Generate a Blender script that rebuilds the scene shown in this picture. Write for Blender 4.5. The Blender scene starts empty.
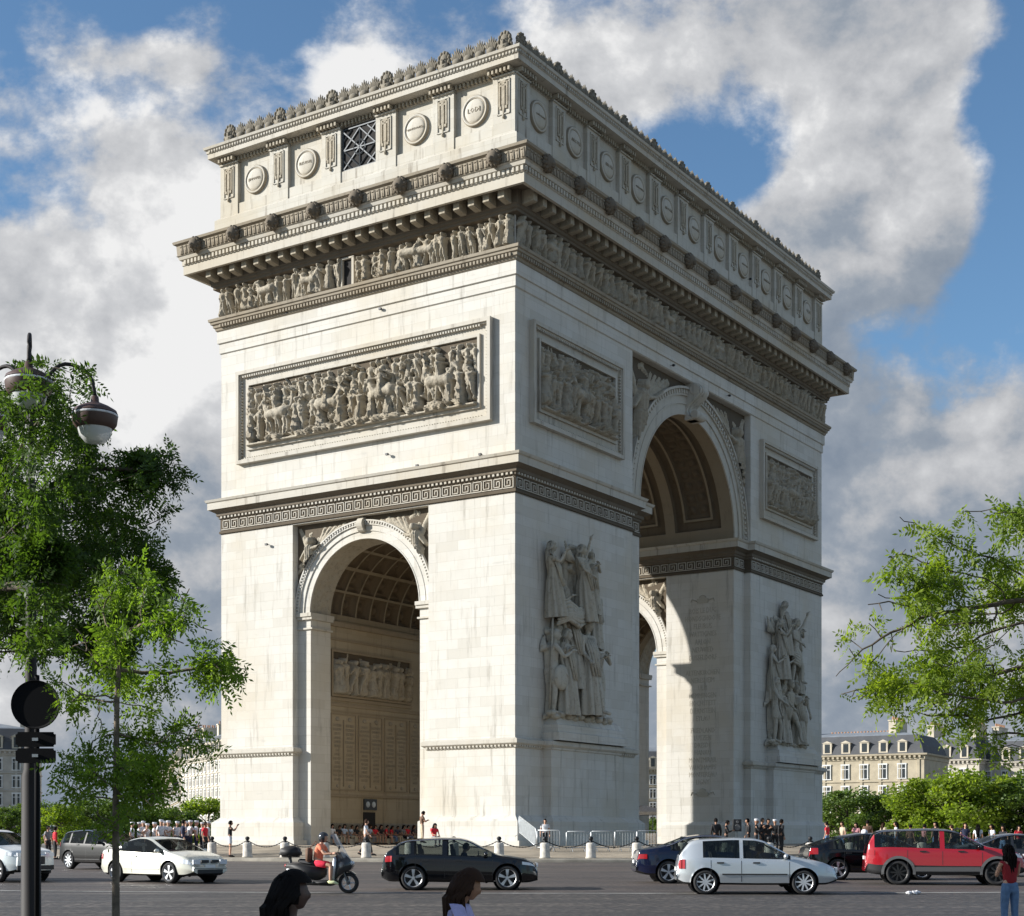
import bpy, bmesh, math, random
import numpy as np
from mathutils import Vector, Matrix, noise as mnoise
R = math.radians
PI = math.pi
random.seed(7); RNG = np.random.default_rng(7)
scene = bpy.context.scene
COL = scene.collection

# ---------------------------------------------------------------- camera
F, HY = 1550.0, 837.0                      # focal length in pixels, horizon row
cam_d = bpy.data.cameras.new('camera'); cam = bpy.data.objects.new('camera', cam_d); COL.objects.link(cam)
cam.location = (0, 0, 1.7); cam.rotation_euler = (R(90), 0, 0)
cam_d.sensor_width = 36; cam_d.lens = F/1024*36
cam_d.shift_y = (HY-458)/1024; cam_d.shift_x = 0
cam_d.clip_start = .1; cam_d.clip_end = 9000
scene.camera = cam

# ---------------------------------------------------------------- light, sky, exposure
SUN_EL = 21.7
SUN = Vector((-.996*math.cos(R(SUN_EL)), -.088*math.cos(R(SUN_EL)), math.sin(R(SUN_EL)))).normalized()
sl = bpy.data.lights.new('sun', 'SUN'); sl.energy = 5.0; sl.angle = R(.5); sl.color = (1, .97, .915)
so = bpy.data.objects.new('sun', sl); COL.objects.link(so); so.rotation_euler = SUN.to_track_quat('Z', 'Y').to_euler()
scene.view_settings.view_transform = 'Standard'; scene.view_settings.look = 'None'
scene.view_settings.exposure = .72; scene.view_settings.gamma = 1; scene.view_settings.use_curve_mapping = False
world = bpy.data.worlds.new('World'); scene.world = world; world.use_nodes = True
SKY_STRENGTH = .1

class NT:
    def __init__(s, tree): s.t = tree; s.n = tree.nodes; s.l = tree.links
    def node(s, typ, **kw):
        n = s.n.new(typ)
        for k, v in kw.items(): setattr(n, k, v)
        return n
    def set(s, sock, v):
        if isinstance(v, bpy.types.NodeSocket): s.l.new(v, sock)
        elif isinstance(v, (tuple, list, Vector)) and sock.type == 'RGBA' and len(v) == 3: sock.default_value = (*v, 1)
        else: sock.default_value = v
    def math(s, op, a, b=0, c=0, clamp=False):
        n = s.node('ShaderNodeMath', operation=op); n.use_clamp = clamp
        for i, v in enumerate((a, b, c)): s.set(n.inputs[i], v)
        return n.outputs[0]
    def vec(s, op, a, b=(0, 0, 0), out=0):
        n = s.node('ShaderNodeVectorMath', operation=op); s.set(n.inputs[0], a); s.set(n.inputs[1], b)
        return n.outputs[out]
    def noise(s, v, scale, detail=4, rough=.5, dist=0, col=False):
        n = s.node('ShaderNodeTexNoise'); s.set(n.inputs['Vector'], v); n.inputs['Scale'].default_value = scale
        n.inputs['Detail'].default_value = detail; n.inputs['Roughness'].default_value = rough; n.inputs['Distortion'].default_value = dist
        return n.outputs[1 if col else 0]
    def ramp(s, v, a, b, lo=0., hi=1.):
        n = s.node('ShaderNodeMapRange'); n.interpolation_type = 'SMOOTHSTEP'; s.set(n.inputs[0], v)
        for i, x in enumerate((a, b, lo, hi)): s.set(n.inputs[i+1], x)
        return n.outputs[0]
    def mix(s, f, a, b, mode='MIX'):
        n = s.node('ShaderNodeMix', data_type='RGBA', blend_type=mode); n.clamp_factor = True
        s.set(n.inputs[0], f); s.set(n.inputs[6], a); s.set(n.inputs[7], b)
        return n.outputs[2]

def build_world():
    t = NT(world.node_tree); world.node_tree.nodes.clear()
    out = t.node('ShaderNodeOutputWorld'); bg = t.node('ShaderNodeBackground')
    sky = t.node('ShaderNodeTexSky', sky_type='NISHITA'); sky.sun_disc = False
    sky.sun_elevation = R(SUN_EL); sky.sun_rotation = math.atan2(SUN.x, SUN.y) % (2*PI)
    sky.altitude = 50; sky.air_density = 1.0; sky.dust_density = .3; sky.ozone_density = 1.6
    d = t.vec('NORMALIZE', t.node('ShaderNodeTexCoord').outputs['Generated'])
    ds = t.vec('MULTIPLY', d, (1, 1, 1.25))
    w = t.noise(ds, 2.2, 3, .5, 0, True)
    dw = t.vec('ADD', ds, t.vec('MULTIPLY', t.vec('SUBTRACT', w, (.5, .5, .5)), (.07, .07, .07)))
    n1 = t.noise(dw, 6.5, 11, .58)
    n2 = t.noise(dw, 22, 7, .62)
    dens = t.math('ADD', t.math('MULTIPLY', n1, .78), t.math('MULTIPLY', n2, .22))
    def blob(px, py, rx, amp, ry=None):
        c = Vector(((px-512)/F, 1, (HY-py)/F)); c.normalize()
        ry = ry or rx
        v = t.vec('MULTIPLY', t.vec('SUBTRACT', d, tuple(c)), (F/rx, F/rx, F/ry))
        q = t.vec('DOT_PRODUCT', v, v, 1)
        e = t.math('POWER', 2.718, t.math('MULTIPLY', q, -.7))
        return t.math('MULTIPLY', e, amp)
    def total(lst, start):
        a = start
        for b in lst: a = t.math('ADD', a, blob(*b))
        return a
    # cover: where the cloud is thick (+) and where the blue shows (-)
    cover = total([(30, 40, 70, -.07, 35), (110, 60, 60, .10, 22), (60, 110, 70, -.04, 25), (215, 45, 50, .07, 25), (150, 110, 60, -.06, 20), (290, 60, 50, -.08, 40), (250, 20, 200, -.07, 40), (230, 130, 70, .04, 50), (470, 30, 110, -.07, 30), (60, 270, 180, .12, 80), (30, 190, 60, -.12, 35), (120, 215, 60, -.05, 25), (80, 330, 60, -.04, 25), (150, 300, 120, .22, 150), (348, 70, 36, .16, 30), (140, 520, 160, .12, 120),
                   (700, 45, 200, .16, 60), (680, 165, 70, -.26, 42), (745, 185, 40, -.14, 26), (800, 120, 40, -.07, 50), (900, 90, 70, .12, 90), (1010, 130, 45, -.22, 150), (1000, 290, 90, -.13, 60), (720, 260, 170, .20, 80), (880, 210, 80, .14, 90), (870, 60, 70, .10, 60), (570, 90, 60, .10, 60),
                   (840, 330, 60, -.07, 40), (1000, 350, 60, .05, 60), (930, 470, 170, .16, 110), (930, 640, 200, .12, 90), (180, 620, 90, .12, 110), (0, 800, 900, .12, 120), (1024, 760, 700, .10, 60), (30, 130, 100, -.03, 60), (400, 900, 3000, .08, 90)], dens)
    mask = t.ramp(cover, .46, .585)
    # brightness of the cloud: lit towards the sun, grey bases
    off = t.vec('ADD', dw, tuple(Vector((SUN.x, .2, SUN.z+.5)).normalized()*.022))
    n3 = t.noise(off, 6.5, 11, .58)
    lit = t.math('MULTIPLY', t.math('SUBTRACT', n1, n3), 3.2)
    bright = total([(140, 270, 130, .50, 110), (90, 420, 120, .32, 60), (200, 190, 90, .3, 60), (348, 70, 50, .6, 40), (190, 380, 80, .3, 60), (560, 60, 90, .25, 60), (680, 140, 60, .15, 30), (470, 30, 60, .2, 40), (70, 60, 90, .1, 40), (850, 110, 110, .14, 80), (600, 230, 80, .12, 60),
                    (870, 200, 110, .10, 80), (720, 250, 60, .12, 30), (760, 320, 130, -.08, 70), (190, 620, 120, -.08, 150), (930, 400, 130, -.03, 40), (930, 540, 160, -.02, 120), (870, 120, 80, .14, 80), (640, 60, 120, .15, 50), (30, 500, 100, .3, 100)], .34)
    bright = t.math('ADD', bright, lit)
    bright = t.math('ADD', bright, t.math('MULTIPLY', t.math('SUBTRACT', n2, .5), .5))
    # thin cloud edges read brighter than the thick grey middles
    bright = t.math('ADD', bright, t.ramp(cover, .5, .8, .12, -.06))
    bright = t.math('MINIMUM', t.math('MAXIMUM', bright, .02), 1.05)
    cc = t.node('ShaderNodeValToRGB'); t.set(cc.inputs[0], bright)
    cr = cc.color_ramp; cr.elements[0].position = 0; cr.elements[0].color = (.25, .305, .385, 1)
    cr.elements[1].position = 1; cr.elements[1].color = (.98, .98, .98, 1)
    for p, c in ((.3, (.34, .39, .46, 1)), (.55, (.55, .565, .595, 1)), (.8, (.72, .73, .75, 1))):
        e = cr.elements.new(p); e.color = c
    K = 1/SKY_STRENGTH*.54
    cloud = t.vec('MULTIPLY', cc.outputs[0], (K, K, K))
    blue = t.vec('MULTIPLY', sky.outputs[0], (.66, .82, .92))
    t.set(bg.inputs[0], t.mix(mask, blue, cloud)); bg.inputs[1].default_value = SKY_STRENGTH
    t.l.new(bg.outputs[0], out.inputs[0])
build_world()

# ---------------------------------------------------------------- materials
M = {}
def mat(name, color, rough=.6, metal=0., **kw):
    m = bpy.data.materials.new(name); m.use_nodes = True
    t = NT(m.node_tree); b = t.n['Principled BSDF']
    t.set(b.inputs['Roughness'], rough); b.inputs['Metallic'].default_value = metal
    col = color
    v = t.node('ShaderNodeTexCoord').outputs['Object']
    if kw.get('var'):
        n = t.noise(v, kw.get('vs', 3), 5, .6)
        col = t.mix(t.ramp(n, .3, .7), tuple(c*(1-kw['var']) for c in color), tuple(min(1, c*(1+kw['var'])) for c in color))
    t.set(b.inputs['Base Color'], col)
    if kw.get('coat'): b.inputs['Coat Weight'].default_value = kw['coat']; b.inputs['Coat Roughness'].default_value = .06
    if kw.get('spec') is not None: b.inputs['Specular IOR Level'].default_value = kw['spec']
    if kw.get('bump'):
        bn = t.node('ShaderNodeBump'); bn.inputs['Strength'].default_value = kw['bump']; bn.inputs['Distance'].default_value = kw.get('bd', .02)
        t.set(bn.inputs['Height'], t.noise(v, kw.get('bs', 20), 5, .6)); t.l.new(bn.outputs[0], b.inputs['Normal'])
    if kw.get('emit'): t.set(b.inputs['Emission Color'], color); b.inputs['Emission Strength'].default_value = kw['emit']
    M[name] = m
    return m

def stone(name, base, joint=.35, stain=.3, stain_col=(.20, .17, .13), blk=(1.55, .56), bump=.25, carve=0.):
    m = bpy.data.materials.new(name); m.use_nodes = True; t = NT(m.node_tree); b = t.n['Principled BSDF']
    v = t.node('ShaderNodeTexCoord').outputs['Object']
    sp = t.node('ShaderNodeSeparateXYZ'); t.l.new(v, sp.inputs[0]); X, Y, Z = sp.outputs
    u = t.math('ADD', X, Y)
    cb = t.node('ShaderNodeCombineXYZ'); t.set(cb.inputs[0], u); t.set(cb.inputs[1], Z)
    br = t.node('ShaderNodeTexBrick'); t.l.new(cb.outputs[0], br.inputs['Vector'])
    br.inputs['Scale'].default_value = 1; br.inputs['Brick Width'].default_value = blk[0]; br.inputs['Row Height'].default_value = blk[1]
    br.inputs['Mortar Size'].default_value = .012; br.inputs['Mortar Smooth'].default_value = .6
    t.set(br.inputs['Color1'], (1, 1, 1)); t.set(br.inputs['Color2'], (.76, .735, .69)); t.set(br.inputs['Mortar'], (.62, .58, .5))
    br.inputs['Bias'].default_value = -.35
    b2 = t.node('ShaderNodeTexBrick'); t.l.new(cb.outputs[0], b2.inputs['Vector']); b2.offset_frequency = 2; b2.inputs['Scale'].default_value = 1; b2.inputs['Brick Width'].default_value = blk[0]; b2.inputs['Row Height'].default_value = blk[1]
    b2.inputs['Mortar Size'].default_value = 0; b2.inputs['Bias'].default_value = -.82; t.set(b2.inputs['Color1'], (1, 1, 1)); t.set(b2.inputs['Color2'], (.72, .69, .62))
    big = t.noise(v, .16, 6, .6); fine = t.noise(v, 1.3, 8, .65)
    sv = t.vec('MULTIPLY', v, (1.1, 1.1, .10)); streak = t.noise(sv, 2.2, 7, .7)
    hv = t.vec('MULTIPLY', v, (.5, .5, 3.2)); hor = t.noise(hv, 1.0, 5, .6)
    c = t.mix(t.math('MULTIPLY', joint, 1.0) if isinstance(joint, float) else joint, base, t.mix(1, t.mix(1, base, br.outputs[0], 'MULTIPLY'), b2.outputs[0], 'MULTIPLY'))
    c = t.mix(t.ramp(fine, .35, .75, 0, .28), c, tuple(x*.80 for x in base))
    c = t.mix(t.ramp(big, .42, .70, 0, stain), c, tuple(a*b_*2.2 for a, b_ in zip(base, (.40, .37, .32))))
    c = t.mix(t.ramp(streak, .52, .74, 0, stain), c, stain_col)
    c = t.mix(t.ramp(hor, .60, .76, 0, stain*.6), c, tuple(x*.62 for x in base))
    if carve:
        cv = t.noise(v, 4.5, 6, .7); c = t.mix(t.ramp(cv, .50, .70, 0, .40), c, stain_col)
    t.set(b.inputs['Base Color'], c); b.inputs['Roughness'].default_value = .88; b.inputs['Specular IOR Level'].default_value = .25
    bn = t.node('ShaderNodeBump'); bn.inputs['Strength'].default_value = bump; bn.inputs['Distance'].default_value = .03
    hsum = t.math('ADD', t.math('MULTIPLY', fine, .8), t.math('MULTIPLY', br.outputs[1], -.5))
    if carve: hsum = t.math('MULTIPLY', cv, 1.0); bn.inputs['Distance'].default_value = .10
    t.set(bn.inputs['Height'], hsum)
    t.l.new(bn.outputs[0], b.inputs['Normal'])
    M[name] = m
    return m
stone('stone', (.565, .545, .50), .6, .62, (.20, .178, .145))
stone('stone_trim', (.49, .462, .405), .15, .7, (.13, .11, .085))
stone('stone_relief', (.39, .35, .28), 0.0, .6, (.10, .08, .056), bump=.6, carve=1)
stone('stone_patina_shade', (.105, .084, .06), 0.0, .5, (.06, .048, .035))  # patina tone that also paints the shade in the relief recesses
stone('stone_group', (.46, .428, .36), 0.0, .65, (.12, .098, .072), bump=.6, carve=1)
stone('stone_brown', (.30, .262, .205), 0.0, .6, (.09, .072, .052))
stone('stone_grime_shade', (.155, .13, .10), 0.0, .6, (.07, .055, .04))  # grime tone; on the impost bed it stands in for shadow
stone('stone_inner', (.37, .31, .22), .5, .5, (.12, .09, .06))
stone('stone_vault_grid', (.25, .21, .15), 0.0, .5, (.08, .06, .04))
stone('stone_vault', (.145, .112, .076), 0.0, .5, (.05, .035, .025))  # dark coffer stone: grime and vault shade both in the colour
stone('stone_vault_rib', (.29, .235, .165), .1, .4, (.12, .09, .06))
stone('stone_attic', (.50, .478, .425), .6, .85, (.16, .13, .10))
stone('stone_crest', (.19, .17, .135), 0.0, .6, (.07, .06, .045))
mat('engraved', (.40, .365, .30), .9)
mat('void', (.015, .013, .012), .9)
mat('bronze', (.045, .05, .055), .5, .5)
mat('bollard_stone', (.52, .48, .42), .85, var=.2, vs=5, bump=.3)
mat('black_iron', (.018, .018, .02), .5, .3)
mat('sign_shade_black', (.005, .005, .006), .8, spec=.15)  # shade on the sign is put into its near black colour
mat('cloth_dark_red', (.25, .010, .016), .85)
mat('galvanised', (.45, .47, .48), .45, .6, var=.15)
mat('chrome', (.7, .7, .72), .2, 1.)
mat('rubber', (.022, .022, .023), .85)
mat('alloy', (.72, .73, .75), .35, .55)
mat('black_alloy', (.03, .03, .03), .35, .4)
mat('plastic_black', (.02, .02, .021), .6)
mat('plastic_grey', (.12, .12, .12), .6)
mat('paint_dark', (.010, .009, .009), .4, spec=.25)
mat('tail_red', (.34, .010, .014), .2, coat=.5)
mat('lamp_clear', (.75, .77, .8), .12, coat=1)
mat('plate_white', (.75, .75, .72), .5)
mat('seat_dark', (.03, .03, .033), .8)
for n, c, r, me in (('paint_silver', (.56, .59, .61), .32, .45), ('paint_black', (.003, .003, .004), .25, .0), ('paint_navy', (.006, .009, .030), .25, .1), ('paint_red', (.36, .004, .012), .28, .05),
                    ('paint_white', (.70, .68, .58), .3, .1), ('paint_grey', (.022, .021, .021), .28, .1), ('paint_pale', (.62, .66, .66), .3, .1), ('paint_graphite', (.03, .032, .036), .28, .3)):
    mat(n, c, .12 if max(c) < .07 else r, me if max(c) > .07 else 0, coat=.3 if max(c) < .07 else 1)
def glass():
    m = bpy.data.materials.new('car_glass'); m.use_nodes = True; t = NT(m.node_tree); b = t.n['Principled BSDF']; o = t.n['Material Output']
    t.set(b.inputs['Base Color'], (.012, .015, .017)); b.inputs['Roughness'].default_value = .03; b.inputs['Specular IOR Level'].default_value = .8
    tr = t.node('ShaderNodeBsdfTransparent'); t.set(tr.inputs[0], (.62, .68, .67)); mx = t.node('ShaderNodeMixShader'); mx.inputs[0].default_value = .66
    t.l.new(b.outputs[0], mx.inputs[1]); t.l.new(tr.outputs[0], mx.inputs[2]); t.l.new(mx.outputs[0], o.inputs[0]); M['car_glass'] = m
    m = bpy.data.materials.new('screen_glass'); m.use_nodes = True; t = NT(m.node_tree); b = t.n['Principled BSDF']; o = t.n['Material Output']
    t.set(b.inputs['Base Color'], (.5, .52, .52)); b.inputs['Roughness'].default_value = .12
    tr = t.node('ShaderNodeBsdfTransparent'); mx = t.node('ShaderNodeMixShader'); mx.inputs[0].default_value = .55
    t.l.new(b.outputs[0], mx.inputs[1]); t.l.new(tr.outputs[0], mx.inputs[2]); t.l.new(mx.outputs[0], o.inputs[0]); M['screen_glass'] = m
glass()
def leaf(name, c1, c2, trans=.4):
    m = bpy.data.materials.new(name); m.use_nodes = True; t = NT(m.node_tree); b = t.n['Principled BSDF']; o = t.n['Material Output']
    v = t.node('ShaderNodeTexCoord').outputs['Object']
    rnd = t.node('ShaderNodeNewGeometry').outputs['Random Per Island']
    n = t.noise(v, 1.1, 3, .5)
    f = t.math('ADD', t.math('MULTIPLY', rnd, .5), t.ramp(n, .35, .65, 0, .5))
    c = t.mix(f, c1, c2); t.set(b.inputs['Base Color'], c); b.inputs['Roughness'].default_value = .5; b.inputs['Specular IOR Level'].default_value = .3
    tl = t.node('ShaderNodeBsdfTranslucent'); t.set(tl.inputs[0], t.mix(1, c, (1.9, 2.0, .7), 'MULTIPLY')); mx = t.node('ShaderNodeMixShader'); mx.inputs[0].default_value = trans
    t.l.new(b.outputs[0], mx.inputs[1]); t.l.new(tl.outputs[0], mx.inputs[2]); t.l.new(mx.outputs[0], o.inputs[0]); M[name] = m
leaf('leaf_near', (.06, .11, .018), (.15, .22, .03), .55)
leaf('leaf_dark', (.026, .055, .012), (.085, .14, .022), .45)
mat('skin_shade', (.07, .035, .025), .5)  # skin darkened: the shade on the face is in the colour
leaf('leaf_bright', (.095, .15, .02), (.22, .275, .035), .5)
leaf('leaf_far', (.05, .095, .018), (.12, .17, .035), .3)
mat('bark', (.075, .058, .042), .9, var=.4, vs=8, bump=.6)
mat('bark_pale', (.16, .125, .09), .9, var=.35, vs=8, bump=.6)
mat('skin', (.48, .27, .18), .55); mat('skin_tan', (.33, .17, .10), .55)
mat('hair_black', (.007, .0055, .005), .8, spec=.12); mat('hair_brown', (.034, .017, .010), .8, spec=.15)
for n, c in (('cloth_white', (.64, .64, .66)), ('cloth_black', (.014, .014, .016)), ('cloth_navy', (.02, .026, .06)), ('cloth_red', (.62, .02, .035)), ('cloth_orange', (.80, .22, .12)), ('cloth_lilac', (.40, .38, .62)),
             ('denim', (.11, .19, .33)), ('cloth_grey', (.2, .2, .21)), ('cloth_pink', (.6, .28, .3)), ('cloth_beige', (.5, .42, .3)), ('cloth_brown', (.14, .08, .05)), ('cloth_red_shorts', (.72, .02, .06)), ('cloth_paleblue', (.42, .5, .62)), ('shoe_lime', (.75, .8, .45))):
    mat(n, c, .85, var=.18, vs=9, bump=.35, bs=14, bd=.02)

# ---------------------------------------------------------------- object helpers
def tag(o, label=None, cat=None, group=None, kind=None):
    if label: o['label'] = label
    if cat: o['category'] = cat
    if group: o['group'] = group
    if kind: o['kind'] = kind
    return o
def thing(name, label, cat, loc=(0, 0, 0), rz=0, group=None):
    o = bpy.data.objects.new(name, None); COL.objects.link(o); o.location = loc; o.rotation_euler = (0, 0, rz); o.empty_display_size = .3
    return tag(o, label, cat, group)
def link_mesh(name, me, material, parent=None, smooth=False):
    o = bpy.data.objects.new(name, me); COL.objects.link(o); o.parent = parent
    if material is not None:
        me.materials.clear(); me.materials.append(M[material] if isinstance(material, str) else material)
    if smooth: me.polygons.foreach_set('use_smooth', [True]*len(me.polygons))
    return o
def copy_tree(o, parent=None):
    c = o.copy(); COL.objects.link(c); c.parent = parent
    for ch in list(o.children): copy_tree(ch, c)
    return c
class MB:
    def __init__(s): s.v = []; s.f = []
    def add(s, vs, fs):
        k = len(s.v); s.v += [tuple(p) for p in vs]; s.f += [tuple(i+k for i in f) for f in fs]; return s
    def box(s, x0, x1, y0, y1, z0, z1):
        return s.add([(x, y, z) for z in (z0, z1) for y in (y0, y1) for x in (x0, x1)], [(0, 2, 3, 1), (4, 5, 7, 6), (0, 1, 5, 4), (2, 6, 7, 3), (0, 4, 6, 2), (1, 3, 7, 5)])
    def cbox(s, c, h, rot=None):
        vs = [Vector((a*h[0], b*h[1], d*h[2])) for d in (-1, 1) for b in (-1, 1) for a in (-1, 1)]
        if rot is not None: vs = [rot @ p for p in vs]
        return s.add([p+Vector(c) for p in vs], [(0, 2, 3, 1), (4, 5, 7, 6), (0, 1, 5, 4), (2, 6, 7, 3), (0, 4, 6, 2), (1, 3, 7, 5)])
    def prism(s, poly, fn, a, b):                     # poly of 2d points, fn(p, t) -> 3d
        n = len(poly); vs = [fn(p, a) for p in poly]+[fn(p, b) for p in poly]
        return s.add(vs, [tuple(range(n))[::-1], tuple(range(n, 2*n))]+[(i, (i+1) % n, n+(i+1) % n, n+i) for i in range(n)])
    def sweep(s, rect, prof, cap0=False, cap1=True):  # profile (offset, z) round a rectangle, mitred
        x0, x1, y0, y1 = rect; vs = []
        for e, z in prof: vs += [(x0-e, y0-e, z), (x1+e, y0-e, z), (x1+e, y1+e, z), (x0-e, y1+e, z)]
        fs = []
        for i in range(len(prof)-1):
            for k in range(4): fs.append((4*i+k, 4*i+(k+1) % 4, 4*i+4+(k+1) % 4, 4*i+4+k))
        if cap0: fs.append((3, 2, 1, 0))
        if cap1: n = 4*(len(prof)-1); fs.append((n, n+1, n+2, n+3))
        return s.add(vs, fs)
    def tube(s, pts, rad, n=8, caps=True):
        pts = [Vector(p) for p in pts]; rad = rad if isinstance(rad, (list, tuple)) else [rad]*len(pts)
        vs = []; up = Vector((0, 0, 1))
        for i, p in enumerate(pts):
            t = (pts[min(i+1, len(pts)-1)]-pts[max(i-1, 0)])
            if t.length < 1e-9: t = Vector((0, 0, 1))
            t.normalize(); a = up if abs(t.z) < .95 else Vector((1, 0, 0)); u = t.cross(a).normalized(); w = u.cross(t)
            for k in range(n):
                an = 2*PI*k/n; vs.append(p+(u*math.cos(an)+w*math.sin(an))*rad[i])
        fs = []
        for i in range(len(pts)-1):
            for k in range(n): fs.append((i*n+k, i*n+(k+1) % n, (i+1)*n+(k+1) % n, (i+1)*n+k))
        if caps: fs += [tuple(range(n))[::-1], tuple(range((len(pts)-1)*n, len(pts)*n))]
        return s.add(vs, fs)
    def lathe(s, prof, n=16, c=(0, 0, 0), axis='z', a0=0, a1=2*PI):
        full = abs(a1-a0-2*PI) < 1e-6; m = n if full else n+1; vs = []
        for r, z in prof:
            for k in range(m):
                an = a0+(a1-a0)*k/n; p = (r*math.cos(an), r*math.sin(an), z)
                if axis == 'y': p = (p[0], p[2], p[1])
                if axis == 'x': p = (p[2], p[0], p[1])
                vs.append((p[0]+c[0], p[1]+c[1], p[2]+c[2]))
        fs = [(i*m+k, i*m+(k+1) % m, (i+1)*m+(k+1) % m, (i+1)*m+k) for i in range(len(prof)-1) for k in range(m if full else n)]
        return s.add(vs, fs)
    def ell(s, c, r, n=10, m=7, rot=None):
        vs = []; c = Vector(c)
        for j in range(m+1):
            th = PI*j/m
            for k in range(n):
                an = 2*PI*k/n; p = Vector((r[0]*math.sin(th)*math.cos(an), r[1]*math.sin(th)*math.sin(an), r[2]*math.cos(th)))
                vs.append((rot @ p if rot is not None else p)+c)
        fs = [(j*n+k, (j+1)*n+k, (j+1)*n+(k+1) % n, j*n+(k+1) % n) for j in range(m) for k in range(n)]
        return s.add(vs, fs)
    def mesh(s, name='m', fix=True):
        me = bpy.data.meshes.new(name); me.from_pydata(s.v, [], s.f)
        if fix:
            bm = bmesh.new(); bm.from_mesh(me); bmesh.ops.remove_doubles(bm, verts=bm.verts, dist=1e-5); bmesh.ops.recalc_face_normals(bm, faces=bm.faces); bm.to_mesh(me); bm.free()
        me.update(); return me
    def obj(s, name, material, parent=None, smooth=False, fix=True):
        return link_mesh(name, s.mesh(name, fix), material, parent, smooth)
def grid_mesh(name, P, keep=None):                    # P (ny, nx, 3)
    ny, nx = P.shape[:2]; me = bpy.data.meshes.new(name)
    idx = np.arange(ny*nx).reshape(ny, nx)
    q = np.stack([idx[:-1, :-1], idx[:-1, 1:], idx[1:, 1:], idx[1:, :-1]], -1).reshape(-1, 4)
    if keep is not None: q = q[keep.reshape(-1)]
    quads_mesh(me, P.reshape(-1, 3), q); return me
def quads_mesh(me, V, Q):
    me.vertices.add(len(V)); me.vertices.foreach_set('co', np.ascontiguousarray(V, dtype=np.float32).ravel())
    me.loops.add(len(Q)*4); me.loops.foreach_set('vertex_index', np.ascontiguousarray(Q, dtype=np.int32).ravel())
    me.polygons.add(len(Q)); me.polygons.foreach_set('loop_start', np.arange(len(Q), dtype=np.int32)*4)
    try: me.polygons.foreach_set('loop_total', np.full(len(Q), 4, dtype=np.int32))
    except Exception: pass
    me.update(calc_edges=True); me.validate()
def text_mesh(txt, size, depth=.02, align='CENTER'):
    cu = bpy.data.curves.new('t', 'FONT'); cu.body = txt; cu.size = size; cu.extrude = depth; cu.align_x = align; cu.align_y = 'CENTER'; cu.resolution_u = 1
    o = bpy.data.objects.new('t', cu); COL.objects.link(o); bpy.context.view_layer.update()
    me = bpy.data.meshes.new_from_object(o.evaluated_get(bpy.context.evaluated_depsgraph_get()))
    bpy.data.objects.remove(o); return me

# ---------------------------------------------------------------- terrain (a low mound that carries the arch)
CX, CY = 3.1, 110.8
def gz_r(r):
    pts = [(0, 1.2), (27, 1.2), (39, .65), (39.01, .52), (50, .42), (60, .34), (71, .2), (88, .02), (88.01, .14), (1e6, .14)]
    for (a, za), (b, zb) in zip(pts, pts[1:]):
        if r <= b: return za+(zb-za)*(r-a)/(b-a)
def gz(x, y): return gz_r(math.hypot(x-CX, y-CY))
def at(px, D): x = (px-512)/F*D; return Vector((x, D, gz(x, D)))
def ring_mesh(name, radii, n=160, dz=0, mat_='asphalt', kind='structure'):
    mb = MB(); vs = []
    for r, z in radii:
        for k in range(n): a = 2*PI*k/n; vs.append((CX+r*math.cos(a), CY+r*math.sin(a), z+dz))
    fs = [(i*n+k, i*n+(k+1) % n, (i+1)*n+(k+1) % n, (i+1)*n+k) for i in range(len(radii)-1) for k in range(n)]
    if radii[0][0] < .01: pass
    mb.add(vs, fs); return tag(mb.obj(name, mat_, None, True), kind=kind)
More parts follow.
